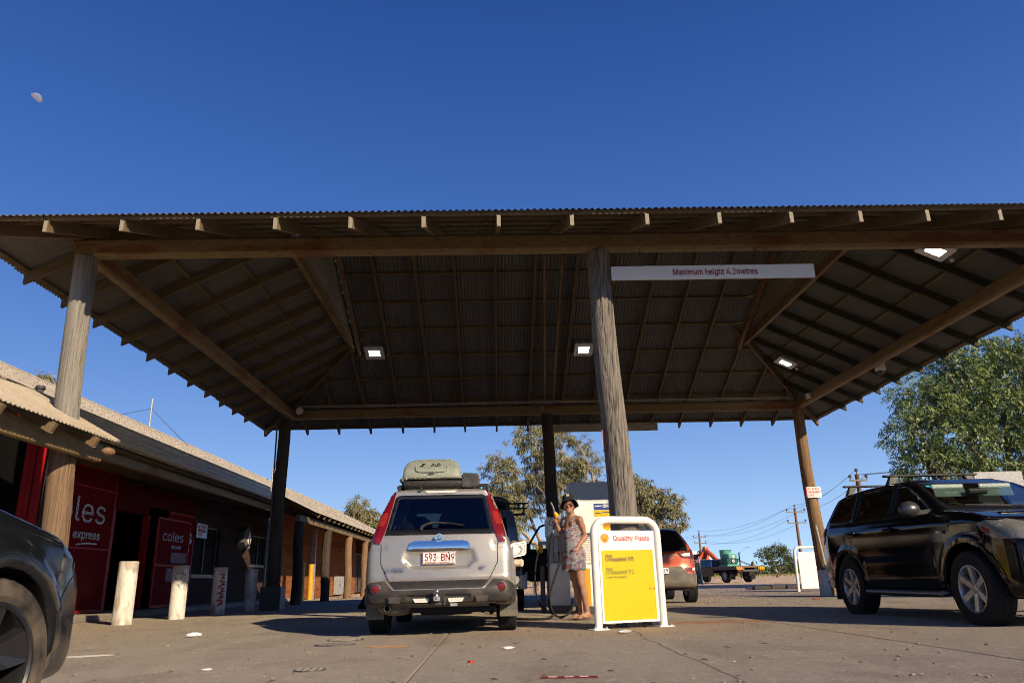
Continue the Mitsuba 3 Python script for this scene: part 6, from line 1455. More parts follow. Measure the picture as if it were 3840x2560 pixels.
def woman():
    t = thing('person', 'woman in a black bucket hat and patterned short dress holding a fuel nozzle', 'person')
    f, l = np.array([-0.75, -0.66, 0]), np.array([0.66, -0.75, 0])
    up = np.array([0, 0, 1.0])
    pel = np.array([1.165, 11.40, 0.92]); chest = np.array([1.145, 11.40, 1.27]); nb = np.array([1.15, 11.395, 1.445])
    shL, shR = np.array([1.258, 11.285, 1.40]), np.array([1.048, 11.515, 1.40])
    elL, wrL = np.array([1.338, 11.375, 1.15]), np.array([1.225, 11.262, 1.03]); haL = np.array([1.185, 11.245, 0.955])
    elR, wrR = np.array([1.005, 11.49, 1.185]), np.array([0.932, 11.41, 1.315]); haR = np.array([0.895, 11.375, 1.365])
    hL, hR = np.array([1.206, 11.350, 0.88]), np.array([1.112, 11.46, 0.88])
    kL, aL = np.array([1.238, 11.315, 0.495]), np.array([1.315, 11.375, 0.085])
    kR, aR = np.array([1.178, 11.455, 0.480]), np.array([1.238, 11.53, 0.085])
    head = np.array([1.112, 11.335, 1.60]); hf = np.array([-0.16, -0.987, 0]); hl = np.array([0.987, -0.16, 0])
    def foot(P, ank, toe, heel):
        ball = heel+(toe-heel)*0.70
        d = cap(P, heel+[0, 0, .035], ball+[0, 0, .028], 0.032, 0.030)
        d = smin(d, cap(P, ank, heel+(toe-heel)*0.45+[0, 0, .04], 0.034, 0.030), 0.03)
        side = np.cross(up, (toe-heel)/np.linalg.norm(toe-heel))
        for k, (o_, L_) in enumerate(((-.030, .06), (-.012, .062), (.004, .055), (.018, .046), (.03, .036))):
            b0 = ball+side*o_+[0, 0, .018]; d = smin(d, cap(P, b0, b0+(toe-heel)/np.linalg.norm(toe-heel)*L_+[0, 0, -.006], 0.013 if k else 0.016, 0.009), 0.008)
        return d
    toeL, heelL = np.array([1.135, 11.265, 0.018]), np.array([1.345, 11.405, 0.018]); toeR, heelR = np.array([1.085, 11.42, 0.018]), np.array([1.262, 11.56, 0.018])
    def body(P):
        d = cap(P, pel, chest, 0.115, 0.105)
        d = smin(d, cap(P, shL*0.8+shR*0.2, shR*0.8+shL*0.2, 0.055, 0.055), 0.07)
        d = smin(d, cap(P, chest+[0, 0, .02], nb, 0.09, 0.052), 0.06)
        d = smin(d, cap(P, nb-[0, 0, .02], head+[0.01, 0.01, -0.06], 0.050, 0.047), 0.03)
        for s, e, w_, r in ((shL, elL, wrL, 1), (shR, elR, wrR, 1)):
            a = smin(cap(P, s, s+(e-s)*0.35, 0.048, 0.047), cap(P, s+(e-s)*0.35, e, 0.047, 0.036), 0.02)
            a = smin(a, smin(cap(P, e, e+(w_-e)*0.3, 0.036, 0.039), cap(P, e+(w_-e)*0.3, w_, 0.039, 0.025), 0.015), 0.012)
            d = smin(d, a, 0.03)
        for h_, k_, an in ((hL, kL, aL), (hR, kR, aR)):
            g = smin(cap(P, h_, h_+(k_-h_)*0.4, 0.092, 0.078), cap(P, h_+(k_-h_)*0.4, k_, 0.078, 0.053), 0.03)
            calf = k_+(an-k_)*0.32-f*0.012
            g = smin(g, smin(cap(P, k_, calf, 0.050, 0.054), cap(P, calf, an, 0.054, 0.031), 0.03), 0.02)
            d = smin(d, g, 0.012)
        d = smin(d, foot(P, aL, toeL, heelL), 0.012); d = smin(d, foot(P, aR, toeR, heelR), 0.012)
        # head
        q = P-head
        loc = np.stack([q@hl, q@hf, q[..., 2]], -1)
        hd = ell(loc, (0, -0.012, 0.03), (0.074, 0.094, 0.095)); hd = smin(hd, ell(loc, (0, 0.022, -0.045), (0.056, 0.066, 0.070)), 0.035)
        hd = smin(hd, ell(loc, (0, 0.055, -0.088), (0.026, 0.026, 0.022)), 0.03)
        hd = smin(hd, cap(loc, (0, 0.082, 0.005), (0, 0.104, -0.028), 0.009, 0.013), 0.014)
        hd = smin(hd, cap(loc, (-0.016, 0.078, -0.062), (0.016, 0.078, -0.062), 0.008, 0.008), 0.010)
        for s in (-1, 1):
            hd = smin(hd, ell(loc, (s*0.037, 0.055, -0.025), (0.022, 0.022, 0.018)), 0.02)
            hd = smin(hd, ell(loc, (s*0.076, -0.012, -0.012), (0.010, 0.020, 0.030)), 0.008)
        return smin(d, hd, 0.015)
    # hands: palm, four fingers curled, thumb
    def hand(P, w_, c, fd, curl, spread, th):
        fd = fd/np.linalg.norm(fd); sp = spread/np.linalg.norm(spread); cu = curl/np.linalg.norm(curl)
        d = cap(P, w_, c-fd*0.01, 0.024, 0.024); d = smin(d, cap(P, c-sp*0.022, c+sp*0.022, 0.018, 0.018), 0.015)
        for k, L_ in enumerate((0.038, 0.043, 0.040, 0.032)):
            b = c+fd*0.018+sp*(0.027-0.018*k); m1 = b+fd*L_*0.75+cu*0.012; m2 = m1+cu*0.028+fd*0.004; m3 = m2+cu*0.010-fd*0.018
            d = smin(d, np.minimum(np.minimum(cap(P, b, m1, 0.010, 0.009), cap(P, m1, m2, 0.009, 0.008)), cap(P, m2, m3, 0.008, 0.007)), 0.004)
        b = c+sp*0.03-fd*0.02; d = smin(d, np.minimum(cap(P, b, b+sp*0.022+th*0.02, 0.012, 0.010), cap(P, b+sp*0.022+th*0.02, b+sp*0.022+th*0.05-sp*0.006, 0.010, 0.008)), 0.006)
        return d
    B = sdf_mesh(body, (0.80, 11.08, -0.03), (1.52, 11.75, 1.78), 0.0115, 2)
    add('body', B, 'skin', t, smooth=True)
    hr = sdf_mesh(lambda P: hand(P, wrR, haR, np.array([-0.45, -0.75, 0.25]), np.array([0.85, -0.45, -0.2]), np.array([-0.2, -0.15, 0.95]), np.array([0.4, -0.8, 0.1])), haR-0.13, haR+0.13, 0.004, 2)
    hl_ = sdf_mesh(lambda P: hand(P, wrL, haL, np.array([-0.35, 0.05, -0.9]), np.array([0.2, 0.9, -0.1]), np.array([-0.8, -0.5, 0.2]), np.array([-0.3, -0.3, -0.8])), haL-0.13, haL+0.13, 0.004, 2)
    add('right_hand', hr, 'skin', t, smooth=True); add('left_hand', hl_, 'skin', t, smooth=True)
    # dress
    lev = [(0.685, (1.148, 11.385), .186, .154), (0.74, (1.152, 11.388), .185, .153), (0.80, (1.158, 11.39), .184, .152), (0.88, (1.164, 11.393), .182, .152), (0.95, (1.164, 11.398), .174, .148), (1.02, (1.150, 11.40), .150, .130), (1.09, (1.138, 11.40), .137, .120),
           (1.15, (1.132, 11.40), .136, .121), (1.21, (1.130, 11.395), .142, .132), (1.27, (1.132, 11.395), .145, .132), (1.315, (1.138, 11.40), .138, .115), (1.345, (1.142, 11.40), .128, .100)]
    rings = []
    n = 56; ang = np.arange(n)*2*PI/n
    v = []
    for i, (z, c, a, b) in enumerate(lev):
        fold = 1+(0.035*max(0, (0.95-z)/0.26))*np.sin(ang*9+z*7)+0.012*np.sin(ang*5+z*31)
        zz = z+0.010*np.sin(ang*6+1)*(i == 0)-(0.10*np.maximum(0, np.sin(ang))**4 + 0.03*np.abs(np.cos(ang))**6)*(i == len(lev)-1)-(0.055*np.maximum(0, np.sin(ang))**4)*(i == len(lev)-2)
        v.append(np.stack([c[0]+(a*np.cos(ang)*l[0]+b*np.sin(ang)*f[0])*fold, c[1]+(a*np.cos(ang)*l[1]+b*np.sin(ang)*f[1])*fold, zz], -1))
    m = len(lev); v = np.vstack(v); fc = []
    for i in range(m-1):
        for j in range(n):
            k = (j+1) % n; fc += [[i*n+j, i*n+k, (i+1)*n+k], [i*n+j, (i+1)*n+k, (i+1)*n+j]]
    dr_ = tmesh(v, fc)
    dk = add('dress', dr_, 'print_cloth', t, smooth=True)
    for s, sh in ((1, shL), (-1, shR)):
        mid = sh+(nb-sh)*0.42
        p = smooth_path([chest+l*s*0.085+f*0.098+[0, 0, .03], chest+l*s*0.082+f*0.085+[0, 0, .10], np.array([mid[0], mid[1], 1.452]), chest+l*s*0.075-f*0.095+[0, 0, .09], chest+l*s*0.085-f*0.10+[0, 0, .03]], 6)
        add('strap', cat([tube(p+np.array([o_*l[0], o_*l[1], 0]), 0.007, 6) for o_ in (-0.014, -0.007, 0, 0.007, 0.014)]), 'print_cloth', dk, smooth=40)
    pk = np.array([1.19, 11.25, 0.99]); add('pocket_edge', tube([pk+[0.03, 0.0, 0.02], pk+[0.045, 0.015, -0.05], pk+[0.05, 0.025, -0.12]], 0.006, 6), 'matt_black', dk)
    # hat
    H = np.eye(4); H[:3, 0] = hl; H[:3, 1] = hf; H[:3, 2] = (0, 0, 1); H[:3, 3] = head+[0, 0, 0.062]
    a = math.radians(20); Rx = np.array([[1, 0, 0, 0], [0, math.cos(a), math.sin(-a), 0], [0, math.sin(a), math.cos(a), 0], [0, 0, 0, 1.0]])
    Ry = np.array([[math.cos(.10), 0, -math.sin(.10), 0], [0, 1, 0, 0], [math.sin(.10), 0, math.cos(.10), 0], [0, 0, 0, 1.0]])
    hat = lathe([(0.001, 0.098), (0.060, 0.097), (0.080, 0.090), (0.086, 0.078), (0.094, 0.02), (0.098, 0.0), (0.125, -0.04), (0.142, -0.075), (0.139, -0.078), (0.120, -0.044), (0.096, -0.006), (0.092, 0.0)], 40)
    hv = hat.vertices; r_ = np.hypot(hv[:, 0], hv[:, 1]); th_ = np.arctan2(hv[:, 1], hv[:, 0]); out = np.clip((r_-0.1)/0.04, 0, 1)
    hv[:, 2] += out*(0.05*np.maximum(0, np.sin(th_))**2-0.012*np.cos(th_*4)); hat.vertices = hv
    hk = add('bucket_hat', xf(hat, H @ Rx @ Ry), 'felt_black', t, smooth=50)
    add('patch', xf(bx(-0.022, 0.022, 0.083, 0.090, 0.045, 0.078), H @ Rx @ Ry), 'patch_print', hk)
    # sunglasses, mouth, hair, necklace, sandals
    G = np.eye(4); G[:3, 0] = hl; G[:3, 1] = hf; G[:3, 2] = (0, 0, 1); G[:3, 3] = head
    sk_ = numbered(t+'__sunglasses')
    for s in (-1, 1):
        add('lens', xf(lathe([(0.001, 0.008), (0.022, 0.006), (0.030, 0.0)], 20, 'y').apply_translation((s*0.034, 0.090, 0.002)), G), 'shades_amber', sk_, smooth=True)
        add('rim', xf(tube([(s*0.033+0.031*math.cos(q), 0.090, 0.002+0.030*math.sin(q)) for q in np.arange(20)*2*PI/20], 0.003, 6, closed=True), G), 'matt_black', sk_)
        add('temple', xf(tube([(s*0.060, 0.086, 0.012), (s*0.074, 0.06, 0.012), (s*0.080, -0.015, 0.008)], 0.003, 6), G), 'matt_black', sk_)
    add('bridge', xf(tube([(-0.010, 0.092, 0.010), (0.010, 0.092, 0.010)], 0.003, 6), G), 'matt_black', sk_)
    add('lips', xf(trimesh.creation.icosphere(2, 1.0).apply_transform(np.array([[0.020, 0, 0, 0], [0, 0.007, 0, 0.083], [0, 0, 0.007, -0.062], [0, 0, 0, 1.0]])), G), 'lips', t, smooth=True)
    add('hair', xf(ring_loft([((0, -0.015, 0.06), (0.080, 0, 0), (0, 0.088, 0)), ((0, -0.030, 0.0), (0.079, 0, 0), (0, 0.075, 0)), ((0, -0.042, -0.06), (0.066, 0, 0), (0, 0.055, 0)), ((0, -0.05, -0.095), (0.04, 0, 0), (0, 0.035, 0))], 24, (True, True)), G), 'hair_brown', t, smooth=True)
    nk = smooth_path([nb+l*0.05-f*0.02+[0, 0, .02], nb+l*0.035+f*0.055-[0, 0, .035], nb+f*0.098-[0, 0, .085], nb-l*0.035+f*0.055-[0, 0, .035], nb-l*0.05-f*0.02+[0, 0, .02]], 5)
    add('necklace', tube(nk, 0.0028, 5), 'steel', t); add('pendant', trimesh.creation.icosphere(2, 0.013).apply_translation(nb+f*0.102-[0, 0, .095]), 'steel', t)
    for toe, heel in ((toeL, heelL), (toeR, heelR)):
        fd = (toe-heel)/np.linalg.norm(toe-heel); fd[2] = 0; sd_ = np.cross(up, fd)
        o_ = (toe+heel)/2
        sole = extr(Polygon([(0.135, -0.03), (0.145, 0.0), (0.12, 0.035), (0.04, 0.045), (-0.06, 0.034), (-0.12, 0.03), (-0.132, 0.0), (-0.12, -0.03), (-0.04, -0.03), (0.06, -0.042)]).buffer(0.004), 0.012)
        A = np.eye(4); A[:3, 0] = fd; A[:3, 1] = sd_; A[:3, 2] = up; A[:3, 3] = (o_[0]+fd[0]*0.0, o_[1]+fd[1]*0.0, 0.001)
        k = add('sandal', xf(sole, A), 'sandal', t)
        add('thong', cat([xf(tube(smooth_path([(0.095, -0.008, 0.015), (0.085, -0.008, 0.045), (0.04, 0.03*s, 0.055), (-0.02, 0.042*s, 0.02)], 5), 0.006, 6), A) for s in (-1, 1)]), 'sandal', k)
mat('patch_print', (0.45, 0.40, 0.30), 0.8)
woman()
def walker():
    t = thing('person', 'person in dark trousers walking beyond the silver wagon with one leg showing', 'person')
    B_ = np.array([-2.62, 18.45, 0])
    J = lambda x, y, z: B_+np.array([x, y, z])
    def body(P):
        d = cap(P, J(0, 0, .98), J(.05, 0, 1.32), 0.14, 0.14); d = smin(d, cap(P, J(.05, -.16, 1.42), J(.05, .16, 1.42), 0.07, 0.07), 0.08)
        d = smin(d, cap(P, J(.06, 0, 1.42), J(.09, 0, 1.56), 0.06, 0.055), 0.03); d = smin(d, ell(P, J(.10, 0, 1.66), (0.095, 0.078, 0.115)), 0.02)
        for s, ex, wx in ((-1, .16, .30), (1, -.08, -.10)):
            e, w_ = J(.05+ex*.6, s*.20, 1.14), J(.05+wx, s*.19, .92)
            d = smin(d, smin(cap(P, J(.05, s*.17, 1.40), e, 0.055, 0.042), cap(P, e, w_, 0.042, 0.03), 0.02), 0.03); d = smin(d, cap(P, w_, w_+[.02, 0, -.10], 0.03, 0.02), 0.015)
            for k in range(4): d = smin(d, cap(P, w_+[.01-.012*k+.01, 0.0, -.09], w_+[.012-.014*k+.02, 0, -.16+.008*k], 0.010, 0.007), 0.006)
        for s, kx, ax_ in ((-1, .24, .30), (1, -.28, -.50)):
            k_, a_ = J(kx, s*.09, .50), J(ax_, s*.09, .11 if s < 0 else .13)
            d = smin(d, smin(cap(P, J(0, s*.09, .92), k_, 0.105, 0.07), cap(P, k_, a_, 0.07, 0.045), 0.03), 0.02)
        return d
    add('body', sdf_mesh(body, B_+[-0.75, -0.45, 0.0], B_+[0.65, 0.45, 1.85], 0.016, 2), 'dark_cloth', t, smooth=True)
    for x, s, tz in ((.30, -1, 0.0), (-.50, 1, 0.0)):
        sh = sdf_mesh(lambda P: smin(cap(P, J(x-.05, s*.09, .055), J(x+.17, s*.09, .045), 0.045, 0.036), cap(P, J(x, s*.09, .12), J(x, s*.09, .06), 0.045, 0.045), 0.03), J(x-.2, s*.09-.12, -0.005), J(x+.3, s*.09+.12, .22), 0.01, 1)
        add('shoe', sh, 'matt_black', t, smooth=True)
mat('dark_cloth', (0.02, 0.02, 0.026), 0.9)
walker()

# ============================================================ nozzle and hose
t = thing('fuel_nozzle', 'yellow and black fuel nozzle with steel spout held up by the woman', 'nozzle')
add('spout', tube(smooth_path([(0.840, 11.30, 1.655), (0.862, 11.31, 1.615), (0.880, 11.32, 1.57), (0.890, 11.33, 1.51)], 6), [0.012]*6+[0.013]*6+[0.015]*7, 12), 'steel', t, smooth=40)
nb_ = [((0.893, 11.335, 1.515), .022), ((0.905, 11.34, 1.485), .032), ((0.925, 11.35, 1.455), .042), ((0.935, 11.355, 1.42), .042), ((0.918, 11.36, 1.385), .034)]
add('body', tube([a for a, b in nb_], [b for a, b in nb_], 16), 'yellow_paint', t, smooth=40)
add('handle', tube(smooth_path([(0.92, 11.36, 1.40), (0.905, 11.368, 1.36), (0.888, 11.375, 1.30), (0.872, 11.38, 1.255)], 4), 0.020, 12), 'matt_black', t, smooth=40)
add('trigger_guard', tube(smooth_path([(0.90, 11.345, 1.45), (0.85, 11.352, 1.435), (0.815, 11.36, 1.37), (0.82, 11.365, 1.335), (0.87, 11.375, 1.315)], 5), 0.009, 8), 'matt_black', t, smooth=40)
add('trigger', tube([(0.90, 11.35, 1.41), (0.865, 11.36, 1.38), (0.86, 11.365, 1.345)], 0.007, 8), 'dark_metal', t)
add('badge', lathe([(0.001, .006), (0.022, .004), (0.024, 0)], 18, 'y').apply_transform(M4((0.958, 11.30, 1.425), PI)), 'steel', t)
add('swivel', tube([(0.872, 11.38, 1.262), (0.860, 11.38, 1.215)], 0.021, 12), 'steel', t, smooth=40)
t = thing('fuel_hose', 'black rubber fuel hose hanging from the raised nozzle and looping over the ground', 'hose')
hp = smooth_path([(0.862, 11.38, 1.225), (0.846, 11.385, 1.17), (0.812, 11.40, 1.009), (0.790, 11.45, 0.748), (0.783, 11.5, 0.439), (0.800, 11.58, 0.204), (0.86, 11.66, 0.075), (0.95, 11.75, 0.03), (1.06, 11.92, 0.05), (1.16, 12.1, 0.13), (1.25, 12.35, 0.32), (1.30, 12.7, 0.62), (1.32, 13.1, 0.95), (1.30, 13.5, 1.15), (1.28, 13.9, 1.2)], 7)
add('hose', tube(hp, 0.016, 10), 'rubber', t, smooth=50); add('hose_sleeve', tube([(0.861, 11.381, 1.222), (0.842, 11.388, 1.16), (0.825, 11.395, 1.09)], 0.020, 10), 'matt_black', t, smooth=40)
t = thing('fuel_hose', 'second black hose running from the lower pump down to the ground beside the woman', 'hose')
add('hose', tube(smooth_path([(1.14, 13.9, 1.02), (1.08, 12.9, 0.86), (0.96, 12.4, 0.64), (0.85, 12.1, 0.40), (0.80, 11.9, 0.2), (0.84, 11.8, 0.06), (0.75, 11.62, 0.022), (0.6, 11.55, 0.02), (0.35, 11.7, 0.02), (0.2, 12.0, 0.02)], 7), 0.018, 10), 'rubber', t, smooth=50)
t = thing('fuel_hose', 'thin dark hose hanging in a curve from the dark hose post of the lower pump', 'hose')
add('hose', tube(smooth_path([(0.80, 14.0, 1.1), (0.72, 13.9, 0.8), (0.70, 13.85, 0.45), (0.76, 13.9, 0.18), (0.90, 13.93, 0.05)], 7), 0.014, 8), 'rubber', t, smooth=50)

# ============================================================ covers and litter on the slabs
def cover(x, y, r, label, slots):
    t = thing('drain_cover', label, 'drain cover')
    add('ring', lathe([(r-0.015, 0.001), (r-0.015, 0.006), (r, 0.006), (r+0.002, 0.001)], 40).apply_translation((x, y, 0)), 'dark_metal', t)
    add('plate', lathe([(0.001, 0.003), (r-0.016, 0.003)], 40).apply_translation((x, y, 0)), 'cover_iron', t)
    for i in range(slots):
        a = (i+0.5)/slots*2-1; L = r*math.sqrt(max(0.05, 1-a*a))*0.86
        add('rib', xf(bx(a*r*0.9-r/slots*0.45, a*r*0.9+r/slots*0.45, -L, L, 0.0035, 0.010), M4((x, y, 0), 0.5 if slots > 8 else 0.05)), 'cover_rib', t)
mat('cover_iron', (0.10, 0.09, 0.08), 0.8); mat('cover_rib', proc(lambda p, n, uv: c3(0.26, 0.23, 0.195)*(0.7+0.6*noise(p.x*40, p.y*40))), 0.8)
cover(-1.61, 8.04, 0.20, 'ribbed round drain cover nearer the camera', 11)
cover(-1.62, 8.67, 0.19, 'round drain cover just behind the ribbed one', 8)
cover(-1.32, 5.76, 0.11, 'small round cover alone in the foreground slab', 4)
def litter(label, cat_, m, mat_, smooth=False, name='litter'):
    t = thing(name, label, cat_); add('piece', m, mat_, t, smooth=smooth); return t
def crumple(x, y, sx, sy, sz, seed, rz=0.0):
    m = trimesh.creation.icosphere(3, 1.0); nz = meshkit.noise(m.vertices*2.2+seed, seed)-0.5
    v = m.vertices*(1+0.6*nz[:, None])*np.array([sx, sy, sz]); m.vertices = v
    m = xf(m, M4((x, y, 0), rz)); m.apply_translation((0, 0, -m.bounds[0][2]+0.0005)); return m
litter('crushed white cup lid lying on the slab in front of the bollards', 'litter', crumple(-3.68, 9.84, .085, .05, .024, 3, .3), 'sign_white')
litter('torn white paper scrap on the slab at the lower left', 'litter', crumple(-2.10, 5.94, .035, .02, .007, 4, .4), 'sign_white')
litter('red plastic bottle cap lying on the foreground slab', 'bottle cap', lathe([(0.001, .012), (0.022, .012), (0.026, 0.0), (0.001, 0.0)], 16).apply_translation((-0.19, 5.98, 0.0)), 'sign_red', name='bottle_cap')
litter('small pale wrapper in the middle of the foreground', 'litter', crumple(0.10, 7.0, .05, .02, .010, 6, .1), 'sign_white')
t = litter('flat red and green snack wrapper at the bottom edge of the picture', 'wrapper', xf(bx(-.17, .17, -.035, .035, 0.0015, .006), M4((0.44, 4.93, 0), -.12)), 'notice_red', name='wrapper')
for a in (-.10, .0, .09): add('print', xf(bx(a-.03, a+.025, -.018, .02, .0061, .0075), M4((0.44, 4.93, 0), -.12)), 'patch_print', t)
litter('crumpled silver foil lying in front of the sign feet', 'litter', crumple(1.36, 8.47, .07, .025, .018, 7, .2), 'foil')
mat('foil', (0.6, 0.6, 0.6), 0.35, metal=0.8)
litter('red and white scrap in the light strip left of the black wagon', 'litter', crumple(7.06, 17.3, .10, .03, .014, 8, .1), 'spray_red')
rg = random.Random(11); gv = []
for i in range(260):
    y = 4.4+rg.random()**1.6*14; x = rg.uniform(-0.55, 0.62)*y
    s = rg.uniform(0.004, 0.012)*(1+0.04*y); gv.append(xf(trimesh.creation.icosahedron(), M4((x, y, s*0.4), rg.uniform(0, 6)) @ np.diag([s*rg.uniform(0.8, 1.8), s, s*0.5, 1])))
add('grit', cat(gv), 'grit_mix', None); labels['grit'] = {'label': 'scattered grit and pebbles on the concrete slabs', 'category': 'grit', 'kind': 'stuff'}
mat('grit_mix', proc(lambda p, n, uv: mix(c3(0.12, 0.10, 0.08), c3(0.38, 0.33, 0.27), cell_rand(p.x*7, p.y*7))), 0.9)
tw = []
for i in range(46):
    y = 4.5+rg.random()**1.5*12; x = rg.uniform(-0.5, 0.6)*y; a = rg.uniform(0, PI); L = rg.uniform(0.025, 0.055)
    tw.append(xf(trimesh.convex.convex_hull(np.array([(-L, 0, .002), (L, 0, .002), (0, .012, .003), (0, -.010, .003), (0, 0, .010)])), M4((x, y, 0), a)))
add('leaf_litter', cat(tw), 'dry_leaf', None); labels['leaf_litter'] = {'label': 'dry leaves and twigs blown over the slabs', 'category': 'leaf litter', 'kind': 'stuff'}
mat('dry_leaf', (0.10, 0.06, 0.035), 0.9)
pm = extr(Polygon([(-4.05, 7.35), (-3.75, 7.40), (-3.55, 7.52), (-3.62, 7.56), (-3.9, 7.47), (-4.1, 7.42)]).buffer(0.02), 0.003).apply_translation((0, 0, 0.001))
mat('worn_paint', (0.46, 0.43, 0.38), 0.8)
struct('floor_marking', pm, 'worn_paint', 'worn dab of white paint on the slab')
od = extr(Polygon([(-1.15, 7.55), (-0.95, 7.5), (-0.85, 7.6), (-1.0, 7.68), (-1.2, 7.65)]).buffer(0.03), 0.002).apply_translation((0, 0, 0.001))
struct('floor_marking', od, 'spray_orange', 'small orange spray mark on the slab')
mat('spray_orange', (0.30, 0.17, 0.09), 0.9)
# ============================================================ trees, poles, truck, far things
def _leafmat(name, a, b, thick=0.35):
    def fn(p, n, uv):
        g = noise(p.x*2.3, p.y*2.3, p.z*2.3); h = cell_rand(p.x*9, p.y*9, p.z*9)
        return mix(c3(*a), c3(*b), 0.55*g+0.45*h)
    scene[name] = {'type': 'principledthin', 'base_color': proc(fn), 'roughness': 0.5, 'diff_trans': thick*2, 'spec_trans': 0.0, 'specular': 0.35} if False else {'type': 'twosided', 'bsdf': {'type': 'principled', 'base_color': proc(fn), 'roughness': 0.45, 'specular': 0.35}}
_leafmat('leaf_gum', (0.115, 0.12, 0.055), (0.29, 0.265, 0.13))
_leafmat('leaf_neem', (0.075, 0.125, 0.035), (0.24, 0.29, 0.10))
_leafmat('leaf_scrub', (0.05, 0.075, 0.022), (0.12, 0.15, 0.045))
mat('bark_pale', proc(_log((0.46, 0.37, 0.29), (0.22, 0.16, 0.12), 1.0)), 0.85)
mat('bark_dark', proc(_log((0.12, 0.095, 0.075), (0.05, 0.04, 0.03), 2.0)), 0.9)
def leaf_quads(base, dirs, L, Wd, rng, droop=0.0):
    """thin leaf blades (two triangles, bent across the middle) from base points along dirs"""
    n = len(base); side = np.cross(dirs, rng.normal(size=(n, 3))); side /= np.linalg.norm(side, axis=1, keepdims=True)+1e-9
    L = L[:, None]; w = Wd[:, None]
    mid = base+dirs*L*0.5+np.array([0, 0, -1.0])*L*droop*0.12; tip = base+dirs*L+np.array([0, 0, -1.0])*L*droop*0.35
    v = np.stack([base, mid+side*w, tip, mid-side*w], 1).reshape(-1, 3)
    q = np.arange(n)[:, None]*4
    return v, np.vstack([q+[0, 1, 2], q+[0, 2, 3]])
def grow(t, base, blobs, r0, seed, bark, leaf, n_twig, n_leaf, L, Wd, kind='gum', fork=0.4, lean=(0, 0)):
    rng = np.random.default_rng(seed); base = np.array(base, float)
    C = np.array([b[0] for b in blobs], float); R = np.array([b[1] for b in blobs], float)
    top = C.mean(0); f0 = base+(top-base)*fork+np.array([lean[0], lean[1], 0])
    limbs = [tube(smooth_path([base, base+(f0-base)*0.5+rng.normal(size=3)*r0*0.6*[1, 1, 0], f0], 5), np.linspace(r0, r0*0.62, 11), 12)]
    segs = []
    for c, r in zip(C, R):
        m = f0+(c-f0)*0.5+rng.normal(size=3)*0.16*np.linalg.norm(c-f0)*np.array([1, 1, 0.6])
        p = smooth_path([f0, m, c+[0, 0, -0.1*r[2]], c+[0, 0, r[2]*0.5]], 5); limbs.append(tube(p, np.linspace(r0*0.45, r0*0.07, len(p)), 8)); segs.append(p)
        for _ in range(5):
            q = p[rng.integers(4, len(p)-2)]; e = c+rng.normal(size=3)*r*0.42
            pp = smooth_path([q, (q+e)/2+rng.normal(size=3)*0.12*np.linalg.norm(e-q), e], 4); limbs.append(tube(pp, np.linspace(r0*0.13, r0*0.03, len(pp)), 6))
    add('trunk', cat(limbs), bark, t, smooth=50)
    vol = R.prod(1); pick = rng.choice(len(C), n_twig, p=vol/vol.sum())
    u = rng.normal(size=(n_twig, 3)); u /= np.linalg.norm(u, axis=1, keepdims=True)
    rad = rng.uniform(0.35, 1.0, n_twig)**0.6
    nz = meshkit.noise(u*2.4+pick[:, None]*7.7, seed)
    tw = C[pick]+u*R[pick]*(rad*(0.60+0.75*nz))[:, None]
    keep = meshkit.noise(tw*(0.55 if kind != 'neem' else 0.7)*3.0/np.mean(R)+seed, seed+1) > 0.36
    tw, u = tw[keep], u[keep]; n = len(tw)
    if kind == 'gum':
        k = n_leaf; b = np.repeat(tw, k, 0)+rng.normal(size=(n*k, 3))*np.array([0.22, 0.22, 0.16])*L*2.2
        d = np.repeat(u*0.35, k, 0)+rng.normal(size=(n*k, 3))*0.45+np.array([0, 0, -0.75])
    elif kind == 'neem':
        k = n_leaf; ax = u*0.8+rng.normal(size=(n, 3))*0.5+np.array([0, 0, -0.15]); ax /= np.linalg.norm(ax, axis=1, keepdims=True)
        s = np.linspace(0.05, 1, k); b = (tw[:, None]+ax[:, None]*(s*L*3.2)[None, :, None]+np.array([0, 0, -1.0])*(s*s*L*1.0)[None, :, None]).reshape(-1, 3)
        sd_ = np.cross(ax, rng.normal(size=(n, 3))); sd_ /= np.linalg.norm(sd_, axis=1, keepdims=True)
        sg = np.where(np.arange(k) % 2 == 0, 1.0, -1.0)
        d = (sd_[:, None]*sg[None, :, None]*0.9+ax[:, None]*0.55+np.array([0, 0, -0.25])).reshape(-1, 3)
    else:
        k = n_leaf; b = np.repeat(tw, k, 0)+rng.normal(size=(n*k, 3))*L*0.8
        d = np.repeat(u*0.8, k, 0)+rng.normal(size=(n*k, 3))*0.6
    d /= np.linalg.norm(d, axis=1, keepdims=True)+1e-9
    m = len(b)
    v, f = leaf_quads(b, d, L*rng.uniform(0.6, 1.25, m), Wd*rng.uniform(0.7, 1.3, m), rng, 0.6 if kind != 'scrub' else 0.1)
    add('crown', tmesh(v, f), leaf, t)
def tree(name, label, *a, **k):
    t = thing(name, label, 'tree'); grow(t, *a, **k); return t
E_ = lambda x, y, z, rx, ry, rz: ((x, y, z), (rx, ry, rz))
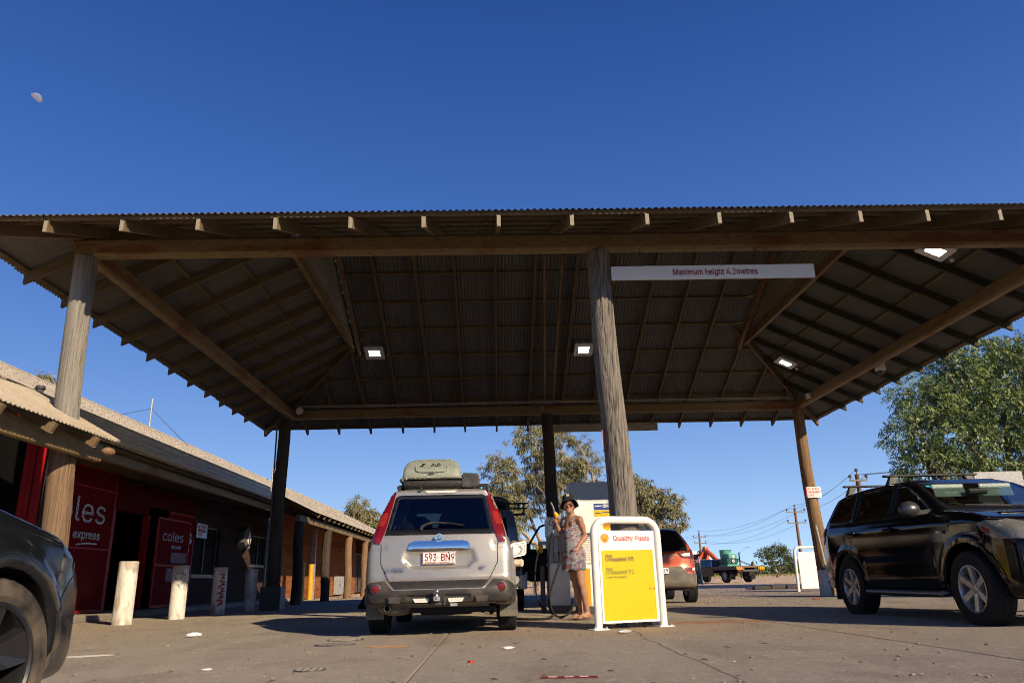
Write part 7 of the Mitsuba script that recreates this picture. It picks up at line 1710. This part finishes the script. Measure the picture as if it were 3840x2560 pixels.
tree('gum_tree', 'large pale barked gum tree seen through the middle of the canopy', (2.6, 46, -0.05), [E_(0.5, 46, 6.6, 1.3, 1.4, 1.6), E_(0.2, 45.6, 4.6, 1.4, 1.4, 1.3), E_(1.9, 46.5, 5.2, 1.2, 1.3, 1.5), E_(2.6, 46, 8.8, 1.5, 1.5, 1.4), E_(4.4, 46.3, 8.0, 1.6, 1.5, 1.7), E_(5.6, 46, 6.3, 1.4, 1.4, 1.5), E_(3.9, 45.7, 5.6, 1.3, 1.3, 1.3), E_(0.7, 45.7, 3.0, 1.1, 1.0, 0.9), E_(4.9, 46.4, 3.6, 1.2, 1.1, 1.0), E_(2.7, 46.2, 6.9, 1.1, 1.1, 1.2)],
     0.30, 31, 'bark_pale', 'leaf_gum', 1450, 24, 0.26, 0.026, lean=(0.5, 0), fork=0.30)
tree('gum_tree', 'gum tree with ragged crown to the right of the middle log post', (10.6, 52, -0.05), [E_(9.6, 52, 6.3, 1.4, 1.4, 1.2), E_(10.9, 52.4, 5.6, 1.3, 1.3, 1.1), E_(12.0, 52, 5.1, 1.2, 1.2, 1.0), E_(12.3, 51.8, 4.1, 0.8, 0.9, 0.8), E_(9.2, 51.8, 4.2, 1.2, 1.1, 1.0), E_(10.6, 52, 4.0, 1.1, 1.1, 0.8), E_(8.2, 52.3, 5.4, 1.2, 1.2, 1.4), E_(7.2, 52, 4.4, 1.0, 1, 1.1)],
     0.22, 37, 'bark_pale', 'leaf_gum', 950, 24, 0.26, 0.028)
tree('gum_tree', 'small round gum tree beyond the far end of the store', (-10.4, 62, -0.05), [E_(-10.9, 62, 6.3, 1.2, 1.2, 1.0), E_(-10.2, 62, 5.2, 1.5, 1.4, 1.1), E_(-11.6, 62, 4.9, 1.2, 1.2, 1.0), E_(-9.4, 62, 4.4, 1.0, 1.0, 1.2), E_(-10.6, 62, 3.6, 1.6, 1.4, 0.9)],
     0.18, 41, 'bark_pale', 'leaf_gum', 750, 24, 0.26, 0.030)
tree('gum_tree', 'gum tree top peeping over the near end of the store roof', (-28.0, 45, -0.05), [E_(-28.4, 45, 12.2, 1.0, 1.1, 0.9), E_(-27.6, 45, 12.5, 1.0, 1.0, 0.9), E_(-26.9, 45, 11.6, 1.0, 1.0, 0.9), E_(-29.2, 45, 11.2, 1.2, 1.2, 1.0), E_(-27.8, 45, 10.2, 2.4, 1.9, 1.4), E_(-27.5, 45, 8, 2.2, 1.9, 1.5)],
     0.28, 43, 'bark_pale', 'leaf_gum', 800, 24, 0.30, 0.032)
tree('neem_tree', 'big dense green neem tree filling the right edge', (21.0, 30, -0.05), [E_(16.9, 29, 5.9, 1.1, 1.3, 0.9), E_(17.6, 29.5, 7.1, 1.2, 1.3, 0.9), E_(18.9, 29.5, 8.2, 1.3, 1.4, 0.9), E_(20.6, 30, 9.0, 1.5, 1.6, 0.9), E_(22.5, 30, 8.7, 1.8, 1.8, 1.2), E_(24.6, 30, 7.6, 2.0, 2.0, 1.6), E_(16.9, 28.8, 4.3, 1.2, 1.4, 0.9), E_(18.4, 28.6, 5.4, 1.4, 1.4, 1.1), E_(20.3, 28.8, 6.4, 1.7, 1.6, 1.3), E_(22.6, 29, 6.0, 1.9, 1.7, 1.4), E_(17.0, 29, 2.9, 1.2, 1.3, 0.8), E_(19.2, 28.6, 3.6, 1.5, 1.5, 1.0), E_(21.6, 28.6, 3.9, 1.8, 1.6, 1.1), E_(24.5, 29, 4.4, 2.0, 1.8, 1.4), E_(20.0, 30.6, 7.4, 1.5, 1.4, 1.2)],
     0.34, 47, 'bark_dark', 'leaf_neem', 12500, 13, 0.135, 0.026, kind='neem', fork=0.35)
tree('scrub_tree', 'dark bushy small tree standing alone on the far dirt', (39.8, 110, -0.05), [E_(38.4, 110, 3.0, 1.1, 1.1, 0.9), E_(40.2, 110, 3.7, 1.3, 1.2, 0.8), E_(41.3, 110, 3.3, 0.9, 1, 0.8), E_(39.4, 110, 2.3, 1.2, 1.1, 0.7), E_(41.8, 110, 1.9, 1.1, 1, 0.8), E_(42.6, 110, 1.2, 1.0, 1, 0.7)],
     0.16, 53, 'bark_dark', 'leaf_scrub', 520, 16, 0.20, 0.06, kind='scrub', fork=0.2)
tree('shrub', 'grey green shrub behind the open van door', (1.6, 32, -0.05), [E_(1.6, 32, 1.4, 0.5, 0.5, 0.7), E_(2.0, 32, 1.0, 0.5, 0.5, 0.5), E_(1.2, 32, 0.9, 0.4, 0.5, 0.5)], 0.04, 59, 'bark_dark', 'leaf_neem', 160, 13, 0.09, 0.016, kind='neem')
# far scrub line and grass
rng_ = np.random.default_rng(3); vv, ff, o_ = [], [], 0
for i in range(900):
    a = rng_.uniform(math.radians(52), math.radians(110)); r = rng_.uniform(190, 420); c = np.array([r*math.cos(a), r*math.sin(a), 0.0]); s = rng_.uniform(0.6, 1.9)*(0.6+r/420)
    b = c+rng_.normal(size=(46, 3))*np.array([s*1.3, s, s*0.42])+[0, 0, s*0.55]; b[:, 2] = np.abs(b[:, 2])
    d = rng_.normal(size=(46, 3)); d /= np.linalg.norm(d, axis=1, keepdims=True)
    v, f = leaf_quads(b, d, np.full(46, 0.7*s), np.full(46, 0.25*s), rng_); vv.append(v); ff.append(f+o_); o_ += len(v)
struct('scrub_line', tmesh(np.vstack(vv), np.vstack(ff)), 'leaf_scrub', 'low dark scrub along the far horizon', kind='stuff'); labels['scrub_line']['category'] = 'scrub'
b = np.stack([rng_.uniform(30, 95, 9000), rng_.uniform(150, 215, 9000), np.zeros(9000)-0.03], -1); d = rng_.normal(size=(9000, 3))*0.35+[0, 0, 1]; d /= np.linalg.norm(d, axis=1, keepdims=True)
v, f = leaf_quads(b, d, rng_.uniform(0.2, 0.55, 9000), np.full(9000, 0.05), rng_)
struct('dry_grass', tmesh(v, f), 'grass_dry', 'dry yellow grass at the edge of the far dirt', kind='stuff'); labels['dry_grass']['category'] = 'grass'
mat('grass_dry', (0.30, 0.25, 0.11), 0.9)
# kerbed island of black rubble at the edge of the forecourt
def island():
    rng = random.Random(4)
    k = struct('island', bx(9.7, 14.5, 28.9, 30.4, 0.0, 0.05), 'red_dirt', 'low dirt island edged with dark blocks at the rear of the forecourt')
    x = 9.5
    while x < 14.4:
        L = rng.uniform(0.55, 0.95)
        add('kerb_block', xf(bx(0, L-0.03, -0.14, 0.14, 0, rng.uniform(0.12, 0.19), 0.02), M4((x, 28.85+rng.uniform(-.05, .05), 0.0), rng.uniform(-.07, .07))), 'kerb_dark', k); x += L
    struct('dirt_patch', bx(8.6, 15, 28.0, 28.7, 0.001, 0.004), 'joint_dirt', 'dark damp strip beside the island') if False else None
mat('kerb_dark', proc(lambda p, n, uv: c3(0.06, 0.055, 0.05)*(0.6+0.8*fbm(p.x*8, p.y*8, p.z*8, 3))), 0.95)
island()
# power poles and wires
def power_pole(x, y, h, arms, label, tops=True):
    t = thing('power_pole', label, 'pole')
    add('pole', tube([(x, y, -0.05), (x, y, h)], [0.17, 0.12], 10), 'pole_wood', t, smooth=50)
    for z, w in arms:
        add('crossarm', bx(x-w, x+w, y-0.16, y-0.06, z-0.05, z+0.05), 'pole_grey', t)
        for s in (-0.92, 0.92):
            add('insulator', lathe([(0.001, 0), (0.03, 0), (0.03, 0.10), (0.10, 0.12), (0.11, 0.16), (0.05, 0.17), (0.09, 0.24), (0.04, 0.27), (0.001, 0.27)], 12).apply_translation((x+s*w, y-0.11, z+0.05)), 'insulator_dark', t, smooth=40)
    if tops: add('insulator', lathe([(0.001, 0), (0.03, 0), (0.03, 0.15), (0.10, 0.17), (0.11, 0.22), (0.05, 0.23), (0.09, 0.30), (0.001, 0.33)], 12).apply_translation((x, y, h)), 'insulator_dark', t, smooth=40)
    return t
mat('pole_wood', proc(_log((0.24, 0.135, 0.085), (0.12, 0.07, 0.045), 4.0)), 0.9); mat('pole_grey', (0.22, 0.20, 0.18), 0.8); mat('insulator_dark', (0.12, 0.11, 0.11), 0.3)
power_pole(29.75, 75, 6.65, ((6.25, 0.95), (5.2, 0.95)), 'brown power pole with two crossarms left of the rear right post')
power_pole(29.3, 110, 6.3, ((5.65, 0.95), (4.85, 0.9)), 'distant power pole with two crossarms above the crane truck')
power_pole(20.45, 42, 5.75, ((5.40, 0.50),), 'power pole rising behind the black wagon roof')
t = thing('power_pole', 'plain rusty pole standing in the right hand gum tree', 'pole'); add('pole', tube([(13.1, 60, -0.05), (13.1, 60, 5.7)], [0.13, 0.11], 10), 'pole_wood', t, smooth=50)
_wl = iter(['lowest left power line between the two distant poles', 'left power line under the crossarms of the two distant poles', 'right hand power line on the upper crossarms of the distant poles', 'right power line on the lower crossarms of the distant poles', 'topmost power line joining the tips of the two distant poles', 'power line from the near pole left arm to the brown pole', 'left power line running on beyond the crane truck pole', 'power line from the near pole right arm to the brown pole', 'right power line running on beyond the crane truck pole', 'power line from the near pole tip to the brown pole', 'power line leaving the near pole towards the right behind the neem tree', 'second power line leaving the near pole towards the right'])
def wire(p, q, sag, label):
    label = next(_wl)
    s = np.linspace(0, 1, 17); P_ = np.outer(1-s, p)+np.outer(s, q); P_[:, 2] -= sag*4*s*(1-s)
    t = thing('power_line', label, 'power line', 'power lines strung between the distant poles'); add('wire', tube(P_, 0.013, 4, caps=False), 'wire_grey', t)
mat('wire_grey', (0.16, 0.17, 0.19), 0.7)
L_ = 'thin power line sagging between the distant poles on the right'
for dx in (-0.9, 0.9): wire((29.75+dx, 74.9, 6.55), (29.3+dx, 109.9, 5.95), 0.9, L_); wire((29.75+dx, 74.9, 5.5), (29.3+dx, 109.9, 5.15), 1.1, L_)
wire((29.75, 74.9, 6.95), (29.3, 109.9, 6.6), 0.8, L_)
for dx in (-0.46, 0.46): wire((20.45+dx, 41.9, 5.7), (29.75+dx*2, 74.9, 6.55), 0.5, L_); wire((29.3+dx*2, 109.9, 5.9), (14, 190, 6.0), 1.2, L_)
wire((20.45, 41.9, 6.05), (29.75, 74.9, 6.95), 0.5, L_); wire((20.2, 41.9, 5.7), (32, 20, 6.2), 0.5, L_); wire((20.7, 41.9, 5.7), (32.5, 20, 6.2), 0.5, L_)
def street_lamp(x, y, h, dx, label):
    t = thing('street_lamp', label, 'street lamp', 'far street lamps behind the crane truck')
    add('pole', tube([(x, y, -0.05), (x, y, h)], 0.11, 8), 'matt_black', t); add('arm', tube(smooth_path([(x, y, h-0.3), (x+dx*0.4, y, h+0.3), (x+dx, y, h+0.75)], 4), 0.035, 6), 'grey_metal', t); add('lamp_head', bx(x+dx-0.1, x+dx+0.5, y-0.1, y+0.1, h+0.70, h+0.82, 0.03), 'grey_metal', t)
street_lamp(37.9, 120, 3.75, 1.3, 'black street lamp pole just right of the teal machine'); street_lamp(46.0, 170, 3.8, 1.5, 'farthest faint street lamp above the truck tray')
# mesh fence
t = thing('mesh_fence', 'green shade mesh fence with steel posts left of the crane truck', 'fence')
fa, fb = np.array([9.2, 46.6, 0]), np.array([12.2, 46.0, 0])
add('screen', bar(fa+[0, 0, .04], fb+[0, 0, .04], 0.012, 1.22, base=True), 'mesh_green', t)
for p in (fa, (fa+fb)/2, fb): add('post', tube([p, p+[-0.12, 0, 1.62]], 0.035, 8), 'grey_metal', t)
add('rail', tube([fa+[0, 0, 1.28], fb+[0, 0, 1.28]], 0.025, 8), 'grey_metal', t)
mat('mesh_green', proc(lambda p, n, uv: c3(0.065, 0.085, 0.075)*(0.6+0.8*noise((p.x+p.z)*26, (p.x-p.z)*26))), 0.8)
t = thing('picket_fence', 'dark picket fence above and behind the green mesh', 'fence')
for i in range(15):
    x = 8.6+i*0.25; add('picket', bx(x, x+0.10, 50.0, 50.04, 0, 1.35+0.12*math.sin(i*2.1)), 'matt_black', t)
for z in (0.4, 1.1): add('rail', bx(8.5, 12.3, 50.045, 50.09, z, z+0.08), 'matt_black', t)
# crane truck: local y towards its nose, origin between the rear wheels on the ground
def truck():
    T = M4((17.25, 55.6, 0), math.radians(19))
    t = thing('crane_truck', 'flat tray truck with folded orange crane parked on the far dirt', 'truck'); P = bits(T, t)
    P('tray', bx(-1.15, 1.15, -1.6, 4.1, 0.98, 1.10, 0.01), 'tray_timber'); P('chassis', cat([bx(-0.45, -0.3, -1.3, 6.3, 0.66, 0.92), bx(0.3, 0.45, -1.3, 6.3, 0.66, 0.92)]), 'matt_black')
    for k, x in enumerate((-1.0, -0.5, 0.5, 1.0)): P('cross_member', bx(x-0.05, x+0.05, -1.55, 4.0, 0.86, 0.975), 'dark_metal')
    for s in (-1, 1):
        k = P('hazard_board', bx(s*0.9-0.27, s*0.9+0.27, -1.66, -1.61, 0.84, 1.02), 'sign_yellow')
        for i in range(3): add('stripe', xf(stand(extr(Polygon([(s*0.9-0.25+i*0.18, 0.845), (s*0.9-0.17+i*0.18, 0.845), (s*0.9-0.09+i*0.18, 1.015), (s*0.9-0.17+i*0.18, 1.015)]), 0.004), (0, -1.661, 0)), T), 'spray_red', k)
        P('tail_light', bx(s*0.9-0.16, s*0.9+0.16, -1.65, -1.60, 0.70, 0.82), 'red_lens')
        P('side_rail', tube(smooth_path([(s*1.1, 1.4, 1.1), (s*1.1, 1.4, 1.52), (s*1.1, 1.55, 1.62), (s*1.1, 3.6, 1.62), (s*1.1, 3.75, 1.5), (s*1.1, 3.75, 1.1)], 4), 0.025, 6), 'sign_white')
        P('side_skirt', bx(s*1.05-0.03, s*1.05+0.03, 1.3, 3.6, 0.45, 0.95), 'tray_timber'); P('mud_flap', bx(s*0.85-0.25, s*0.85+0.25, -0.62, -0.60, 0.2, 0.8), 'rubber')
    P('light_bar', bx(-0.62, 0.62, -1.64, -1.60, 0.72, 0.84), 'dark_metal'); P('tow_coupling', bx(-0.2, 0.2, -1.7, -1.5, 0.45, 0.70, 0.03), 'matt_black')
    P('spare_wheel', xf(tyre_mesh(0.42, 0.24, 0.24, 30), np.array([[0, 0, 1, 0.35], [0, 1, 0, -0.9], [-1, 0, 0, 0.5], [0, 0, 0, 1.0]])), 'rubber', 30)
    for x in (-0.92, 0.92):
        for yy in (0.0, 5.1): wheel(t, T, x, yy, 0.45, 0.30, 0.26, (6, 0.08, 0.09, 0.02), 'grey_metal')
    cab = sdf_body([(4.35, 0.75), (4.35, 2.25), (4.6, 2.36), (5.4, 2.36), (5.9, 2.15), (6.25, 1.55), (6.35, 1.0), (6.3, 0.6), (4.5, 0.6)], [(0, 2.4), (0.85, 2.36), (1.02, 1.9), (1.1, 1.4), (1.1, 0.62), (0, 0.55)], [(0, 4.3), (1.05, 4.3), (1.12, 4.6), (1.12, 6.0), (0.95, 6.4), (0, 6.45)], h=0.05, r=0.06)
    CC = Caster(cab); P('cab', cab, 'sign_white', True)
    P('rear_window', CC.patch(rrect(-0.6, 0.6, 1.55, 2.1, 0.08), 'rear', 0.01, 0.06), 'tint_glass'); 
    for v in ('right', 'left'): P('side_window', CC.patch([(4.75, 1.5), (4.8, 2.12), (5.5, 2.12), (5.95, 1.5)], v, 0.008, 0.06, maxdev=0.5), 'tint_glass')
    P('windscreen', CC.patch([(-0.9, 1.5), (0.9, 1.5), (0.8, 2.15), (-0.8, 2.15)], 'front', 0.01, 0.08, maxdev=0.9), 'tint_glass')
    k = P('crane_column', xf(bx(-0.16, 0.16, -0.16, 0.16, 0, 1.35, 0.04), M4((0.25, 3.9, 1.1))), 'crane_orange')
    P('crane_arm', bar((0.25, 3.9, 2.40), (0.10, 2.35, 1.55), 0.24, 0.26, c=0.03), 'crane_orange'); P('crane_arm', bar((0.30, 4.0, 2.45), (-0.75, 3.85, 1.35), 0.20, 0.22, c=0.03), 'crane_orange')
    P('crane_head', trimesh.convex.convex_hull(np.array([(0.05, 3.7, 2.25), (0.45, 3.7, 2.25), (0.05, 4.15, 2.25), (0.45, 4.15, 2.25), (0.12, 3.8, 2.62), (0.40, 3.8, 2.62), (0.12, 4.1, 2.62), (0.40, 4.1, 2.62)])), 'crane_orange')
    P('arm_label', bar((0.235, 3.35, 2.16), (0.16, 2.7, 1.80), 0.27, 0.12), 'sign_yellow'); P('crane_ram', tube([(0.0, 3.8, 1.6), (0.02, 2.6, 1.55)], 0.06, 10), 'steel'); P('crane_box', bx(-0.5, 0.6, 1.9, 2.5, 1.35, 1.58, 0.03), 'crane_tan')
    P('crane_base', bx(-0.9, 0.9, 3.7, 4.2, 0.95, 1.3, 0.03), 'matt_black'); P('hoses', cat([tube(smooth_path([(0.3-0.1*i, 4.1, 1.3), (0.6-0.25*i, 4.15, 2.0+0.1*i), (0.2, 4.1, 2.3)], 5), 0.035, 6) for i in range(4)]), 'matt_black')
    P('cab_guard', bx(-1.0, -0.85, 4.2, 4.3, 1.1, 2.3), 'grey_metal')
    def on(name, label, cat_, parts):
        k = thing(name, label, cat_); Q = bits(T, k)
        for nm, m, mt in parts: Q(nm, m, mt, 30)
    for i, (y0, lb) in enumerate(((1.45, 'blue plastic crate nearer the tray end'), (2.15, 'blue plastic crate nearer the truck cab'))):
        rb = [bx(-1.08, -1.06, y0+0.06+j*0.12, y0+0.09+j*0.12, 1.12, 1.52) for j in range(5)]
        on('blue_crate', lb, 'crate', [('box', bx(-1.06, -0.45, y0, y0+0.64, 1.102, 1.54, 0.02), 'crate_blue'), ('rib', cat(rb), 'crate_blue'), ('lid', bx(-1.09, -0.42, y0-0.02, y0+0.66, 1.542, 1.60, 0.015), 'crate_blue')])
    on('pump_machine', 'teal green round topped machine strapped on the tray end', 'machine', [('base', bx(-0.95, 0.05, -0.35, 0.75, 1.102, 1.22, 0.02), 'teal_paint'), ('housing', trimesh.convex.convex_hull(np.array([(-0.85, -0.25, 1.22), (-0.05, -0.25, 1.22), (-0.85, 0.65, 1.22), (-0.05, 0.65, 1.22), (-0.95, -0.35, 1.62), (0.05, -0.35, 1.62), (-0.95, 0.75, 1.62), (0.05, 0.75, 1.62)])), 'teal_dark'), ('gear_case', bx(-0.8, -0.1, -0.38, 0.2, 1.625, 1.95, 0.03), 'teal_paint'), ('drum', lathe([(0.001, 0.62), (0.42, 0.62), (0.46, 0.58), (0.42, 0.55), (0.40, 0), (0.001, 0)], 28).apply_translation((-0.42, 0.5, 1.63)), 'teal_paint'),
        ('flange', lathe([(0.001, .06), (0.10, .06), (0.10, 0), (0.001, 0)], 20, 'y').apply_transform(M4((-0.45, -0.38, 1.75), PI)), 'sign_white'), ('port', lathe([(0.05, .05), (0.11, .05), (0.11, 0), (0.05, 0)], 20, 'y').apply_transform(M4((-0.45, -0.33, 1.45), PI)), 'sign_white')])
    on('tool_bin', 'dark grey bin between the blue crates and the teal machine', 'bin', [('bin', bx(-0.9, -0.4, 0.85, 1.35, 1.102, 1.5, 0.03), 'bag_cloth'), ('cloth', bx(-0.95, -0.45, 0.88, 1.32, 1.502, 1.56, 0.02), 'badge_blue')])
    on('load_strap', 'dark straps running down from the teal machine to the tray', 'strap', [('strap', cat([tube([(-0.1, -0.3, 1.6), (0.7, -0.9, 1.11)], 0.02, 5), tube([(0.0, 0.2, 1.6), (0.8, -0.6, 1.11)], 0.02, 5)]), 'matt_black')])
mat('tray_timber', proc(lambda p, n, uv: c3(0.20, 0.13, 0.085)*(0.6+0.8*fbm(p.x*4, p.y*4, p.z*4, 3))), 0.9)
mat('crane_orange', (0.55, 0.085, 0.018), 0.4); mat('crane_tan', (0.50, 0.30, 0.10), 0.6); mat('crate_blue', (0.045, 0.17, 0.36), 0.5); mat('teal_paint', (0.09, 0.33, 0.26), 0.45); mat('teal_dark', (0.02, 0.10, 0.08), 0.5)
truck()
# moon: the sunlit part of a far sphere
md = np.array([-0.4909, 0.7059, 0.5105]); md /= np.linalg.norm(md); mr = 9000*math.radians(0.345)
mc = md*9000+[0, 0, CAMZ]
g = trimesh.creation.icosphere(5, mr); 
la = np.array([0.42, 0.10, 0.62]); la = la-md*(la@md); la /= np.linalg.norm(la); ld = la*0.97-md*0.24
nn = g.vertices/mr; keep = (nn[g.faces].mean(1)@ld > -0.02) & (nn[g.faces].mean(1)@(-md) > -0.05)
gv_ = g.vertices-np.outer(g.vertices@md, md)*0.75
g = tmesh(gv_+mc, g.faces[keep]); g.remove_unreferenced_vertices()
scene['moon_rock'] = {'type': 'twosided', 'bsdf': {'type': 'diffuse', 'reflectance': rgb(0.20, 0.22, 0.34)}}
t = thing('moon', 'pale half moon high in the blue sky at the upper left', 'moon'); add('disc', g, 'moon_rock', t, smooth=True)
